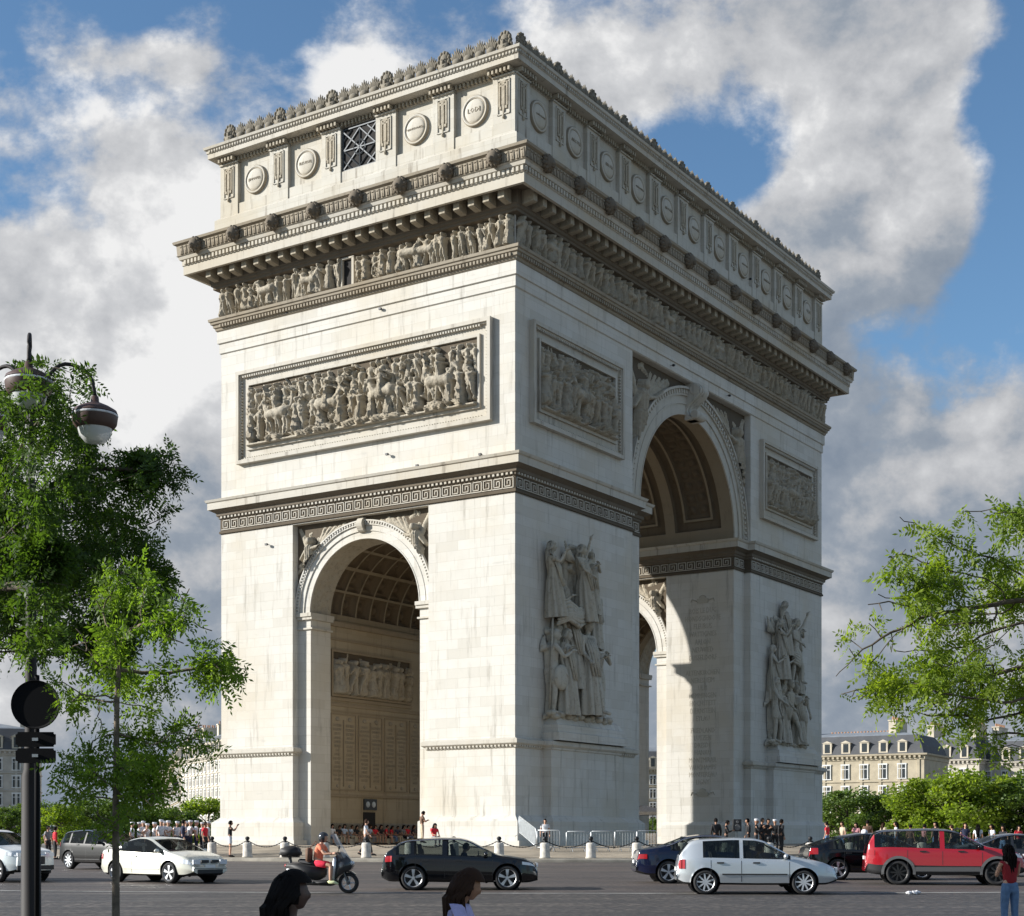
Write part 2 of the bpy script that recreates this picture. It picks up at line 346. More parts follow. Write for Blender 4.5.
def road_mat():
    m = bpy.data.materials.new('asphalt'); m.use_nodes = True; t = NT(m.node_tree); b = t.n['Principled BSDF']
    v = t.node('ShaderNodeTexCoord').outputs['Object']; c0 = t.vec('SUBTRACT', v, (CX, CY, 0)); rr = t.vec('LENGTH', t.vec('MULTIPLY', c0, (1, 1, 0)), out=1)
    vo = t.node('ShaderNodeTexVoronoi'); vo.inputs['Scale'].default_value = 5.5; t.set(vo.inputs['Vector'], t.vec('MULTIPLY', v, (1, .8, 1)))
    vr = vo.outputs['Color']; dist = vo.outputs['Distance']
    big = t.noise(v, .11, 5, .6); fine = t.noise(v, 9, 4, .7); mid = t.noise(t.vec('MULTIPLY', v, (.22, 1.8, 1)), .8, 6, .7); pat = t.noise(t.vec('MULTIPLY', v, (.5, 1.1, 1)), .35, 2, .4)
    bw = t.node('ShaderNodeRGBToBW'); t.l.new(vr, bw.inputs[0])
    wide = t.noise(t.vec('MULTIPLY', v, (.06, .55, 1)), 1.0, 5, .6)
    c = t.mix(t.ramp(big, .3, .7), (.072, .055, .046), (.128, .096, .079))
    c = t.mix(t.ramp(mid, .38, .68, 0, .7), c, (.050, .044, .041))
    c = t.mix(t.ramp(pat, .56, .58, 0, .35), c, (.040, .037, .036))
    c = t.mix(t.math('MULTIPLY', bw.outputs[0], .35), c, (.15, .125, .108))
    cob = t.mix(t.ramp(mid, .35, .7), (.112, .096, .083), (.050, .044, .040)); cob = t.mix(bw.outputs[0], cob, t.mix(1, cob, (1.9, 1.85, 1.8), 'MULTIPLY'))
    cob = t.mix(t.ramp(dist, .22, .55, 0, .75), cob, (.030, .028, .026))
    c = t.mix(t.ramp(rr, 69.5, 70.2, 0, 1), c, cob)
    c = t.mix(t.ramp(wide, .36, .62, .0, .62), c, (.038, .035, .034)); c = t.mix(t.ramp(wide, .60, .72, 0, .5), c, (.19, .16, .135))
    c = t.mix(t.ramp(fine, .5, .75, 0, .35), c, (.16, .14, .125))
    t.set(b.inputs['Base Color'], c); t.set(b.inputs['Roughness'], t.ramp(mid, .3, .7, .55, .8))
    bn = t.node('ShaderNodeBump'); bn.inputs['Strength'].default_value = .5; bn.inputs['Distance'].default_value = .03
    t.set(bn.inputs['Height'], t.math('ADD', t.math('MULTIPLY', dist, -.8), t.math('MULTIPLY', fine, .5))); t.l.new(bn.outputs[0], b.inputs['Normal']); M['asphalt'] = m
road_mat()
mat('plaza_sand', (.29, .24, .175), .9, var=.3, vs=.5, bump=.4, bs=6)
mat('kerb_stone', (.27, .245, .20), .85, var=.25, vs=1.2, bump=.3)
mat('line_paint', (.42, .41, .38), .8, var=.4, vs=1.2)
mat('pavement', (.16, .15, .135), .9, var=.25, vs=.3)
ring_mesh('ground', [(87.9, .1), (600, .13), (7000, .13)], mat_='pavement')
ring_mesh('road', [(38.9, .50)]+[(r, gz_r(r)) for r in (39.05, 44, 50, 60, 66, 71, 78, 84, 87.99)], mat_='asphalt')
ring_mesh('plaza', [(0, 1.2), (20, 1.2), (27, 1.2), (33, .925), (38.62, .668)], mat_='plaza_sand')
ring_mesh('kerb', [(38.6, .70), (38.98, .665), (39.0, .64), (39.0, .5)], mat_='kerb_stone')
ring_mesh('road_marking', [(69.9, gz_r(69.9)+.006), (70.08, gz_r(70.08)+.006)], mat_='line_paint', n=240)
ring_mesh('pavement', [(88, .0), (88, .14), (132, .14)], mat_='kerb_stone')
# ================================================================ THE ARCH
AL = R(33.2)
arch = thing('triumphal_arch', 'huge pale stone triumphal arch with sculpted piers, standing on the round plaza', 'monument', (.17, 86, 1.2), PI/2-AL)
A_ = Vector((math.sin(AL), math.cos(AL), 0)); B_ = Vector((-math.cos(AL), math.sin(AL), 0))
LX, LY = 44.7, 22.2
CXA, CYA = 22.35, 11.1                       # centre of the plan
R1, S1 = 7.05, 21.9                          # great arch: radius, springing
R2, S2 = 4.15, 14.15                         # small arch
def mir(rects):                              # four mirror copies of (x0,x1,y0,y1)
    for fx in (0, 1):
        for fy in (0, 1):
            for x0, x1, y0, y1 in rects:
                yield (LX-x1, LX-x0) if fx else (x0, x1), (LY-y1, LY-y0) if fy else (y0, y1)
# piers and pedestals
for fx in (0, 1):
    for fy in (0, 1):
        def q(x0, x1, y0, y1):
            return ((LX-x1, LX-x0) if fx else (x0, x1))+((LY-y1, LY-y0) if fy else (y0, y1))
        mb = MB()
        mb.sweep(q(0, 13.5, 0, 5.95), [(0, 6.0), (0, 19.75)])
        mb.sweep(q(.5, 15.3, .5, 5.9), [(.28, 0), (.28, 1.35), (0, 1.6), (0, 19.7)])
        for a, b, w in ((.52, 2.4, 6.95), (12.9, 14.8, 6.95)): mb.sweep(q(a, b, .6, w), [(0, 0), (0, S2+.03)])
        pr = mb.obj('pier', 'stone', arch)
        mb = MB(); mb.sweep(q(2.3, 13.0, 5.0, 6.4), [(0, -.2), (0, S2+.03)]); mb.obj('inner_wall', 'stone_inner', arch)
        mb = MB(); mb.sweep(q(0, 13.5, 0, 5.95), [(.75, -1.2), (.75, .3), (.45, .3), (.45, 1.38), (.40, 1.42), (.05, 1.72), (.05, 5.46)])
        ped = mb.obj('pedestal', 'stone', arch)
        mb = MB(); mb.sweep(q(0, 13.5, 0, 5.95), [(.05, 5.45), (.12, 5.5), (.14, 5.6), (.3, 5.7), (.33, 5.74), (.33, 5.93), (.1, 6.03), (0, 6.03)])
        xx = q(0, 13.5, 0, 5.95)
        for k in range(54):                  # egg moulding under the ledge
            u = xx[0]+.12+k*.25; mb.box(u, u+.13, xx[2]-.22, xx[2]-.1, 5.55, 5.69)
        for k in range(24):
            u = xx[2]+.12+k*.25
            mb.box(xx[0]-.22, xx[0]-.1, u, u+.13, 5.55, 5.69)
        mb.obj('pedestal_moulding', 'stone_trim', arch)
# small transverse bays and the vault bodies
def arc_face(mb, c, s, r, y, rect, fn, n=48):           # flat face round an arch opening
    (u0, u1, z0, z1) = rect; vs = []; 
    def outer(a):
        dx, dz = math.cos(a), math.sin(a); t = 1e9
        if dx > 1e-9: t = min(t, (u1-c)/dx)
        if dx < -1e-9: t = min(t, (u0-c)/dx)
        if dz > 1e-9: t = min(t, (z1-s)/dz)
        return c+dx*t, s+dz*t
    angs = sorted(set([PI*i/n for i in range(n+1)]+[math.atan2(z1-s, u1-c), math.atan2(z1-s, u0-c)]))
    for a in angs:
        o = outer(a); vs += [fn(c+r*math.cos(a), s+r*math.sin(a), y), fn(o[0], o[1], y)]
    mb.add(vs, [(2*i, 2*i+1, 2*i+3, 2*i+2) for i in range(len(angs)-1)])
    if s > z0:
        for a, b in ((u0, c-r), (c+r, u1)): mb.add([fn(a, z0, y), fn(b, z0, y), fn(b, s, y), fn(a, s, y)], [(0, 1, 2, 3)])
fnY = lambda u, z, y: (u, y, z)              # faces of constant y (u along x)
fnX = lambda u, z, x: (x, u, z)              # faces of constant x (u along y)
for y in (.5, LY-.5):
    mb = MB(); arc_face(mb, CXA, S1, R1, y, (13.3, LX-13.3, 19.7, 31.08), fnY); mb.obj('great_arch_wall', 'stone', arch)
for x in (.5, 14.8, LX-14.8, LX-.5):
    mb = MB(); arc_face(mb, CYA, S2, R2, x, (5.9, LY-5.9, 14.0, 19.68), fnX); mb.obj('side_arch_wall', 'stone', arch)
# barrel vaults with coffers (real relief)
def vault(name, material, r0, c, s, t0, t1, depthfn, fn, nt, na, up=None):
    T = np.linspace(t0, t1, nt); A = np.linspace(0, PI, na); TT, AA = np.meshgrid(T, A)
    rr = r0+depthfn(TT, AA)
    U = c+rr*np.cos(AA); Z = s+rr*np.sin(AA)
    P = np.stack([U, TT, Z], -1) if fn == 'Y' else np.stack([TT, U, Z], -1)
    if name == 'coffered_vault':
        d = rr-r0; q = np.stack([d[:-1, :-1], d[1:, 1:], d[1:, :-1], d[:-1, 1:]]); lo = (q.max(0) < .05) | ((q.min(0) > .30) & (q.max(0) < .40))
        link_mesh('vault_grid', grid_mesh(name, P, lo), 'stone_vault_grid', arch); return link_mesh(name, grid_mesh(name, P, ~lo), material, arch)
    me = grid_mesh(name, P); return link_mesh(name, me, material, arch)
def cells(t, a, nt_, na_, t0, t1, a0, a1):
    u = (t-t0)/(t1-t0)*nt_; v = (a-a0)/(a1-a0)*na_
    inside = (u > 0) & (u < nt_) & (v > 0) & (v < na_)
    fu = np.abs(u-np.floor(u)-.5)*2; fv = np.abs(v-np.floor(v)-.5)*2
    return inside, np.maximum(fu, fv), np.sqrt(fu**2+fv**2)
def side_depth(t, a):
    ins, m, rd = cells(t, a, 7, 9, 2.55, 12.75, .06, PI-.06)
    d = np.where(ins & (m < .84), .26, 0)+np.where(ins & (m < .62), .22, 0)+np.where(ins & (m < .55), -.12, 0)+np.where(ins & (m < .46), .16, 0)
    return d-np.where(ins & (rd < .34), .30*np.sqrt(np.maximum(0, 1-(rd/.34)**2)), 0)
def ring_depth(t0, t1):
    def f(t, a):
        w = (t-t0)/(t1-t0); b = (w > .2) & (w < .8); g = np.sin(a*38)*np.sin((w-.2)/.6*PI*2)
        return np.where(b, .05+.05*(g > 0), 0)
    return f
for k, (xa, sg) in enumerate(((0, 1), (LX, -1))):
    f = (lambda t: xa+sg*t)
    def wrap(fn): return lambda T, A: fn((T-xa)*sg, A)
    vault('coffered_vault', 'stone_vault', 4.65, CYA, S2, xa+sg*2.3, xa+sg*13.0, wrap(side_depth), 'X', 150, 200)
    for a, b in ((.5, 2.4), (12.9, 14.8)):
        vault('vault_band', 'stone_relief', R2, CYA, S2, xa+sg*a, xa+sg*b, wrap(ring_depth(a, b)), 'X', 24, 150)
        xx = b if a < 5 else a
        mb = MB(); arc_face(mb, CYA, S2, R2, xa+sg*xx, (6.0, LY-6.0, 14.1, 19.2), fnX); mb.obj('vault_rib', 'stone_trim', arch)
PAN = [(1.49, 5.14), (5.95, 16.25), (17.06, 20.71)]
def great_depth(t, a):
    d = np.zeros_like(t)
    for a0, a1 in PAN:
        inn = (t > a0) & (t < a1) & (a > .12) & (a < PI-.12)
        e = np.minimum(np.minimum(t-a0, a1-t), np.minimum((a-.12)*R1, (PI-.12-a)*R1))
        d = np.where(inn, .30, d); d = np.where(inn & (e > .62) & (e < .85), .16, d); d = np.where(inn & (e >= .85), .38, d)
        i2, m, rd = cells(t, a, max(1, round((a1-a0-1.9)/.95)), 22, a0+.95, a1-.95, .26, PI-.26)
        d = np.where(i2 & (e > .95) & (m < .86), .44, d); d = np.where(i2 & (e > .95) & (rd < .62), .44-.16*np.sqrt(np.maximum(0, 1-(rd/.62)**2)), d)
    return d
def great_vault():
    T = np.linspace(.5, LY-.5, 380); A = np.linspace(0, PI, 300); TT, AA = np.meshgrid(T, A); d = great_depth(TT, AA); rr = R1+d
    P = np.stack([CXA+rr*np.cos(AA), TT, S1+rr*np.sin(AA)], -1)
    dc = np.minimum(np.minimum(d[:-1, :-1], d[1:, 1:]), np.minimum(d[1:, :-1], d[:-1, 1:]))
    lo = np.maximum(np.maximum(d[:-1, :-1], d[1:, 1:]), np.maximum(d[1:, :-1], d[:-1, 1:])) < .2
    link_mesh('great_vault_ribs', grid_mesh('g', P, lo), 'stone_vault_rib', arch); link_mesh('great_vault_coffers', grid_mesh('g', P, ~lo), 'stone_vault', arch)  # sunken panels split off by depth for the shade-darkened stone
great_vault()
# body above the side bays (hidden roofs) and solid upper piers
for x0, x1 in ((0, 13.5), (LX-13.5, LX)): mb = MB(); mb.sweep((x0, x1, 0, LY), [(0, 19.6), (0, 31.1)], True); mb.obj('upper_wall', 'stone', arch)
for x0, x1 in ((.5, 15.3), (LX-15.3, LX-.5)): mb = MB(); mb.sweep((x0, x1, .52, LY-.52), [(0, 19.6), (0, S1+.02)], True); mb.obj('passage_wall', 'stone', arch)
# impost cornice with key band
IMPG = [(.02, 19.65), (.10, 19.68), (.10, 19.80), (.04, 19.84), (.04, 20.58)]
IMPB = [(.04, 20.57), (.12, 20.62), (.12, 20.72), (.22, 20.78), (.24, 20.95), (.55, 21.12), (.62, 21.14)]
IMP = [(.62, 21.14), (.62, 21.55), (.70, 21.60), (.76, 21.74), (.10, 21.84), (0, 21.84)]
mb = MB(); mg = MB()
for x0, x1 in ((0, 13.5), (LX-13.5, LX)): mb.sweep((x0, x1, 0, LY), IMP)
for x0, x1 in ((.5, 15.3), (LX-15.3, LX-.5)): mb.sweep((x0, x1, .5, LY-.5), [(e-.003, z+.004) for e, z in IMP])
for x0, x1 in ((0, 13.5), (LX-13.5, LX)): mg.sweep((x0, x1, 0, LY), IMPG, False, False)
for x0, x1 in ((.5, 15.3), (LX-15.3, LX-.5)): mg.sweep((x0, x1, .5, LY-.5), [(e-.003, z+.004) for e, z in IMPG], False, False)
mg.obj('key_band_ground', 'stone_patina_shade', arch); mg = MB()
for x0, x1 in ((0, 13.5), (LX-13.5, LX)): mg.sweep((x0, x1, 0, LY), IMPB, False, False)
for x0, x1 in ((.5, 15.3), (LX-15.3, LX-.5)): mg.sweep((x0, x1, .5, LY-.5), [(e-.003, z+.004) for e, z in IMPB], False, False)
mg.obj('impost_bed_moulding', 'stone_grime_shade', arch)  # dark colour paints the shadow under the impost fascia
for k in range(int(LY/.3)):
    u = k*.3+.06; mb.box(-.2, -.11, u, u+.14, 20.63, 20.75)
for x0 in (0, LX-13.5):
    for k in range(45): u = x0+k*.3+.06; mb.box(u, u+.14, -.2, -.11, 20.63, 20.75)
mb.obj('impost_cornice', 'stone_trim', arch)
def meander(mb, u0, u1, z0, z1, put, per=.72):
    n = max(1, round((u1-u0)/per)); p = (u1-u0)/n; h = z1-z0; w = h*.085
    for k in range(n):
        a = u0+k*p
        L = [(0, 0, 0, 1), (0, 1, .82, 1), (.82, 1, .82, .18), (.82, .18, .28, .18), (.28, .18, .28, .74), (.28, .74, .56, .74), (.56, .74, .56, .44), (0, 0, 1, 0)]
        for x0, y0, x1, y1 in L:
            xa, xb = sorted((a+x0*p*.98, a+x1*p*.98)); ya, yb = sorted((z0+y0*h, z0+y1*h)); put(mb, xa-w/2, xb+w/2, ya-w/2, yb+w/2)
mb = MB()
pY = lambda y: (lambda m, a, b, c, d: m.box(a, b, y-.045, y+.01, c, d))
pX = lambda x: (lambda m, a, b, c, d: m.box(x-.045, x+.01, a, b, c, d))
for u0, u1, pp in ((.08, LY-.08, pX(-.04)), (.08, 13.4, pY(-.04)), (LX-13.4, LX-.08, pY(-.04)), (.7, LY-.7, pX(LX-15.34)), (13.6, 15.2, pY(.46)), (LX-15.2, LX-13.6, pY(.46))):
    mb = MB(); meander(mb, u0, u1, 19.92, 20.48, pp); mb.obj('key_pattern_band', 'stone_trim', arch)
# archivolts
def archivolt(name, c, s, bands, face, fn, material, sgn=-1, beads=None, n=72, leg=None):
    mb = MB()
    for r0, r1, pr in bands:
        vs = []
        for i in range(n+1):
            a = PI*i/n; ca, sa = math.cos(a), math.sin(a)
            for r, d in ((r0, 0), (r0, pr), (r1, pr), (r1, 0)): vs.append(fn(c+r*ca, s+r*sa, face+sgn*d))
        mb.add(vs, [(4*i+k, 4*i+k+1, 4*i+5+k, 4*i+4+k) for i in range(n) for k in range(3)])
    if beads:
        rb, num, sz, pr = beads
        for i in range(num):
            a = PI*(i+.5)/num; rot = Matrix.Rotation(a if fn is fnX else -a, 3, 'X' if fn is fnX else 'Y')
            ctr = fn(c+rb*math.cos(a), s+rb*math.sin(a), face+sgn*pr)
            mb.cbox(ctr, (.05, sz, sz*.62) if fn is fnX else (sz, .05, sz*.62), rot)
    return mb.obj(name, material, arch)
for y, sg in ((.5, -1), (LY-.5, 1)):
    archivolt('great_archivolt', CXA, S1, [(R1-.01, R1+.06, .1), (R1+.05, 7.75, .06), (7.74, 7.82, .14), (7.81, 8.3, .10), (8.29, 8.4, .22), (8.39, 8.72, .2), (8.71, 8.86, .38)], y, fnY, 'stone_trim', sg, (8.55, 74, .13, .25))
for x, sg in ((.5, -1), (LX-14.8, -1)):
    archivolt('side_archivolt', CYA, S2, [(R2-.01, R2+.05, .08), (R2+.04, 4.6, .05), (4.59, 4.66, .12), (4.65, 4.95, .09), (4.94, 5.02, .18), (5.01, 5.17, .14), (5.16, 5.24, .24)], x, fnX, 'stone', sg, (5.09, 80, .07, .17))
for x0, x1 in ((.28, 2.52), (12.78, 15.02), (LX-15.02, LX-12.78), (LX-2.52, LX-.28)):
    for y0, y1 in ((5.94, 7.15), (LY-7.15, LY-5.94)):
        mb = MB(); mb.box(x0, x1, y0, y1, 13.98, 14.2); mb.box(x0+.08, x1-.08, y0, y1+(.0), 13.80, 13.985); mb.box(x0+.12, x1-.12, y0, y1-.08 if y0 < 9 else y1, 13.2, 13.3); mb.obj('side_impost', 'stone_trim', arch)
for x0, x1 in ((2.4, 12.9), (LX-12.9, LX-2.4)):
    for y, sg in ((LY-6.4, -1), (6.4, 1)):
        for d, za, zb in ((.2, 13.75, 14.05), (.08, 12.9, 13.02), (.10, 3.05, 3.2), (.08, 8.75, 8.95), (.05, 8.4, 8.5)):
            a, b = sorted((y, y+sg*d)); mb = MB(); mb.box(x0, x1, a, b, za, zb); mb.obj('string_course', 'stone_vault_rib', arch)
# keystones
def keystone(c, z0, z1, w, face, d, fn):
    n = 26; pts = []
    for i in range(n+1):
        t = i/n; z = z1+(z0-z1)*t
        pts.append((face-d*(.55+.5*math.sin(t*PI*1.9+.3)*(1-.2*t)), z))
    for wd, o in ((w, 0), (w*.55, -.07)):
        mb = MB() if o == 0 else mb
        poly = [(p[0]+o, p[1]) for p in pts]+[(face+.02, z0), (face+.02, z1)]
        mb.prism(poly, (lambda p, t: fn(c+t, p[1], p[0])), -wd/2, wd/2)
    mb2 = mb
    for zz, rr in ((z1-.42, .40), (z0+.30, .30)): mb2.lathe([(0, -w*.54), (rr*.8, -w*.54), (rr, -w*.5), (rr, w*.5), (rr*.8, w*.54), (0, w*.54)], 18, fn(c, zz, face-d*.62), 'x' if fn is fnY else 'y')
    mb2.obj('keystone', 'stone_trim', arch)
keystone(CXA, S1+R1-.35, 31.0, 1.25, .5, 1.15, fnY); keystone(CYA, S2+R2+.35, 19.55, .42, .5, .16, fnX)

# entablature, great cornice
mb = MB()
mb.sweep((0, LX, 0, LY), [(0, 31.02), (.09, 31.08), (.09, 31.66), (.19, 31.70), (.19, 32.42), (.12, 32.43), (.12, 33.3), (.05, 33.4), (.05, 35.9)], True, True)
mb.obj('entablature', 'stone', arch)
mb = MB()
mb.sweep((0, LX, 0, LY), [(.19, 32.44), (.26, 32.5), (.28, 32.62), (.36, 32.66), (.38, 32.82), (.48, 32.86), (.50, 32.98), (.58, 33.02), (.60, 33.18), (.3, 33.25), (.1, 33.26)], False, False)
for k in range(int(LY/.24)): u = k*.24; mb.box(-.46, -.30, u, u+.12, 32.62, 32.8)
for k in range(int(LX/.24)): u = k*.24; mb.box(u, u+.12, -.46, -.30, 32.62, 32.8)
mb.obj('frieze_base_moulding', 'stone_brown', arch)
mb = MB()
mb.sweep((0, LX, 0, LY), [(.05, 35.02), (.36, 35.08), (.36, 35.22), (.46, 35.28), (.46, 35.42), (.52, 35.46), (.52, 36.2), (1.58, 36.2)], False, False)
mb.obj('soffit', 'stone_grime_shade', arch)
mb = MB()
mb.sweep((0, LX, 0, LY), [(1.45, 36.21), (1.45, 35.90), (1.66, 35.90), (1.66, 36.42), (1.72, 36.46), (1.72, 36.76), (1.84, 36.80), (1.90, 36.98), (1.98, 37.03)], False, False)
for k in range(int((LY+3.4)/.3)): u = -1.7+k*.3; mb.box(-1.83, -1.71, u, u+.16, 36.5, 36.74)
for k in range(int((LX+3.4)/.3)): u = -1.7+k*.3; mb.box(u, u+.16, -1.83, -1.71, 36.5, 36.74)
mb.obj('great_cornice', 'stone_trim', arch)
mb = MB()
mb.sweep((0, LX, 0, LY), [(1.97, 37.02), (1.93, 37.06), (1.97, 37.66), (2.12, 37.74), (2.16, 37.88), (1.6, 37.9), (1.6, 37.3), (.3, 37.2)], False, False)
for k in range(int((LY+3.9)/.34)):            # palmettes on the gutter
    u = -1.9+k*.34; mb.lathe([(.0, -.03), (.11, 0), (.0, .04)], 6, (-1.97, u+.17, 37.38), 'x'); mb.box(-2.0, -1.93, u+.02, u+.07, 37.1, 37.62); mb.cbox((-1.98, u+.17, 37.2), (.03, .05, .1)); mb.cbox((-1.99, u+.17, 37.56), (.03, .09, .05))
for k in range(int((LX+3.9)/.34)):
    u = -1.9+k*.34; mb.lathe([(.0, -.03), (.11, 0), (.0, .04)], 6, (u+.17, -1.97, 37.38), 'y'); mb.box(u+.02, u+.07, -2.0, -1.93, 37.1, 37.62); mb.cbox((u+.17, -1.98, 37.2), (.05, .03, .1)); mb.cbox((u+.17, -1.99, 37.56), (.09, .03, .05))
mb.obj('gutter_band', 'stone_brown', arch)
# modillions
mb = MB(); mb.prism([(-.78, 36.2), (-.78, 35.56), (-.66, 35.52), (-.3, 35.48), (0, 35.46), (0, 36.2)], lambda p, t: (p[0], t, p[1]), -.2, .2)
mod = mb.obj('modillion', 'stone_relief', arch); mod.location = (-.5, .1, 0)
def repeat(o, lst):
    for i, (x, y, rz) in enumerate(lst):
        c = o if i == 0 else o.copy()
        if i: COL.objects.link(c)
        c.parent = arch; c.location = (x, y, 0); c.rotation_euler = (0, 0, rz)
repeat(mod, [(-.5, .1+k*1.0, 0) for k in range(23)]+[(.1+k*.99, -.5, PI/2) for k in range(46)])
# lion heads
mb = MB(); rnd = random.Random(3)
mb.ell((-.22, 0, 37.38), (.34, .40, .42), 14, 10); mb.ell((-.46, 0, 37.27), (.22, .17, .15), 10, 7); mb.ell((-.52, 0, 37.14), (.13, .12, .08), 8, 5)
for k in range(22): a = k/22*2*PI; mb.ell((-.12-.1*(k % 2), .38*math.cos(a), 37.38+.40*math.sin(a)), (.16, .10, .12), 7, 5)
for s_ in (-1, 1): mb.ell((-.44, s_*.13, 37.45), (.07, .06, .05), 6, 4); mb.ell((-.3, s_*.27, 37.66), (.08, .09, .1), 6, 4)
lion = mb.obj('lion_head', 'stone_grime_shade', arch, True)
repeat(lion, [(-1.95, -.0+3.2*k, 0) for k in range(8)]+[(.05+3.43*k, -1.95, PI/2) for k in range(14)])

# attic storey
PL = [.72+4.155*k for k in range(6)]; PR = [.72+3.933*k for k in range(12)]
mb = MB()
mb.sweep((0, LX, 0, LY), [(.3, 37.1), (.3, 39.45), (.12, 39.6), (-.02, 39.6), (-.02, 40.3), (-.05, 40.33), (-.22, 40.33), (-.22, 43.0), (-.15, 43.0)], False, True)
mb.obj('attic_wall', 'stone_attic', arch)
mb = MB()
mb.sweep((0, LX, 0, LY), [(-.28, 42.96), (-.15, 43.0), (-.15, 43.26), (.45, 43.3), (.6, 43.32), (.6, 43.62), (.66, 43.65), (.66, 43.8), (.78, 43.86), (.82, 44.0), (.12, 44.05), (.12, 44.42), (-.5, 44.46)], False, True)
for k in range(int((LY+1.2)/.22)): u = -.6+k*.22; mb.box(-.73, -.65, u, u+.1, 43.67, 43.79)
for k in range(int((LX+1.2)/.22)): u = -.6+k*.22; mb.box(u, u+.1, -.73, -.65, 43.67, 43.79)
mb.obj('attic_cornice', 'stone_trim', arch)
mb = MB()
def near(u, P): return any(abs(u-p) < .8 for p in P)
for k in range(int(LY/.27)):
    u = .12+k*.27; e = .28 if near(u, PL) else -.05; mb.box(-e-.12, .4, u, u+.13, 43.0, 43.24)
for k in range(int(LX/.27)):
    u = .12+k*.27; e = .28 if near(u, PR) else -.05; mb.box(u, u+.13, -e-.12, .4, 43.0, 43.24)
mb.obj('attic_brackets', 'stone_relief', arch)
def pil(P, fn, name):
    for u in P:
        mb = MB()
        def bx(a, b, d0, d1, z0, z1):
            p, q_ = fn(u+a, z0, -d1), fn(u+b, z1, -d0); mb.box(*[v for i in range(3) for v in sorted((p[i], q_[i]))])
        bx(-.74, .74, -.5, .04, 39.62, 43.02); bx(-.74, .74, -.5, .14, 42.88, 42.97)
        for a, b, z0, z1 in ((-.42, -.36, 40.75, 42.7), (.36, .42, 40.75, 42.7), (-.42, .42, 42.64, 42.7), (-.42, .42, 40.75, 40.81)): bx(a, b, 0, .1, z0, z1)
        o = mb.obj('attic_pilaster', 'stone_attic', arch); 
        mb = MB()
        for a, b, z0, z1 in ((-.3, -.2, 41.2, 42.55), (.2, .3, 41.2, 42.55), (-.10, .10, 41.3, 42.5), (-.22, .22, 42.3, 42.42), (-.17, .17, 42.48, 42.62), (-.26, -.12, 41.05, 41.2), (.12, .26, 41.05, 41.2)): bx(a, b, .03, .13, z0, z1)
        mb.prism([(-.09, 41.3), (.09, 41.3), (.0, 40.55)], lambda p, t: fn(u+p[0], p[1], -t), .03, .12); mb.ell(fn(u, 40.62, -.1), (.09, .09, .12), 8, 5)
        mb.obj('sword_ornament', 'stone_relief', o)
pil(PL, fnX, 'l'); pil(PR, fnY, 'r')
mb = MB(); mb.lathe([(0, -.22), (.35, -.21), (.62, -.18), (.76, -.14), (.78, -.10), (.84, -.10), (.87, -.17), (.97, -.17), (1.0, -.10), (1.0, .1)], 36, axis='x')
mb.v = [(x, y*.86, z*.86) for x, y, z in mb.v]; sh_me = mb.mesh('shield'); 
TW = [('MONTENOTTE', 6.94), ('LODI', 2.79), ('JEMMAPES', 19.42), ('FLEURUS', 15.26)]
TR = ['CASTIGLIONE', 'ARCOLE', 'RIVOLI', 'PYRAMIDES', 'ABOUKIR', 'ALKMAER', 'ZURICH', 'HELIOPOLIS', 'MARENGO', 'HOHENLINDEN', 'ULM']
mb = MB(); mb.lathe([(.79, -.09), (.80, -.13), (.84, -.13), (.845, -.09)], 36, axis='x'); mb.lathe([(.985, -.16), (1.03, -.12), (1.04, .1)], 36, axis='x'); mb.v = [(x, y*.86, z*.86) for x, y, z in mb.v]; rim_me = mb.mesh('rim')
def shield(x, y, z, rz, txt):
    o = link_mesh('shield', sh_me, 'stone_trim', arch, True); o.location = (x, y, z); o.rotation_euler = (0, 0, rz)
    link_mesh('shield_rim', rim_me, 'stone_brown', o, True)
    me = text_mesh(txt, min(.38, 1.7/len(txt)), .012); w = link_mesh('shield_lettering', me, 'stone_brown', o)
    w.rotation_euler = (PI/2, 0, -PI/2); w.location = (-.225, 0, 0)
for t_, y in TW: shield(.22, y, 41.55, 0, t_)
for k, t_ in enumerate(TR): shield(2.69+3.933*k, .22, 41.55, PI/2, t_)
# bronze grille between two pilasters
mb = MB(); yc = 11.1; zc = 41.55
mb.box(.16, .30, yc-1.28, yc+1.28, 40.35, 42.95); mb.obj('grille_opening', 'void', arch)
mb = MB()
def bar(a, b, w=.06): mb.tube([(.13, yc+a[0], zc+a[1]), (.13, yc+b[0], zc+b[1])], w, 5)
for a, b in (((-1.25, -1.15), (1.25, 1.15)), ((-1.25, 1.15), (1.25, -1.15)), ((0, -1.2), (0, 1.2)), ((-1.25, 0), (1.25, 0)), ((-1.25, -1.2), (1.25, -1.2)), ((-1.25, 1.25), (1.25, 1.25)), ((-1.25, -1.2), (-1.25, 1.25)), ((1.25, -1.2), (1.25, 1.25)),
             ((-1.2, 0), (0, 1.15)), ((0, 1.15), (1.2, 0)), ((1.2, 0), (0, -1.15)), ((0, -1.15), (-1.2, 0)), ((-1.2, .6), (-.6, 1.15)), ((1.2, .6), (.6, 1.15)), ((-1.2, -.6), (-.6, -1.15)), ((1.2, -.6), (.6, -1.15))): bar(a, b)
mb.tube([(.13, yc+.42*math.cos(a), zc+.42*math.sin(a)) for a in np.linspace(0, 2*PI, 17)], .07, 6)
mb.obj('bronze_grille', 'bronze', arch)
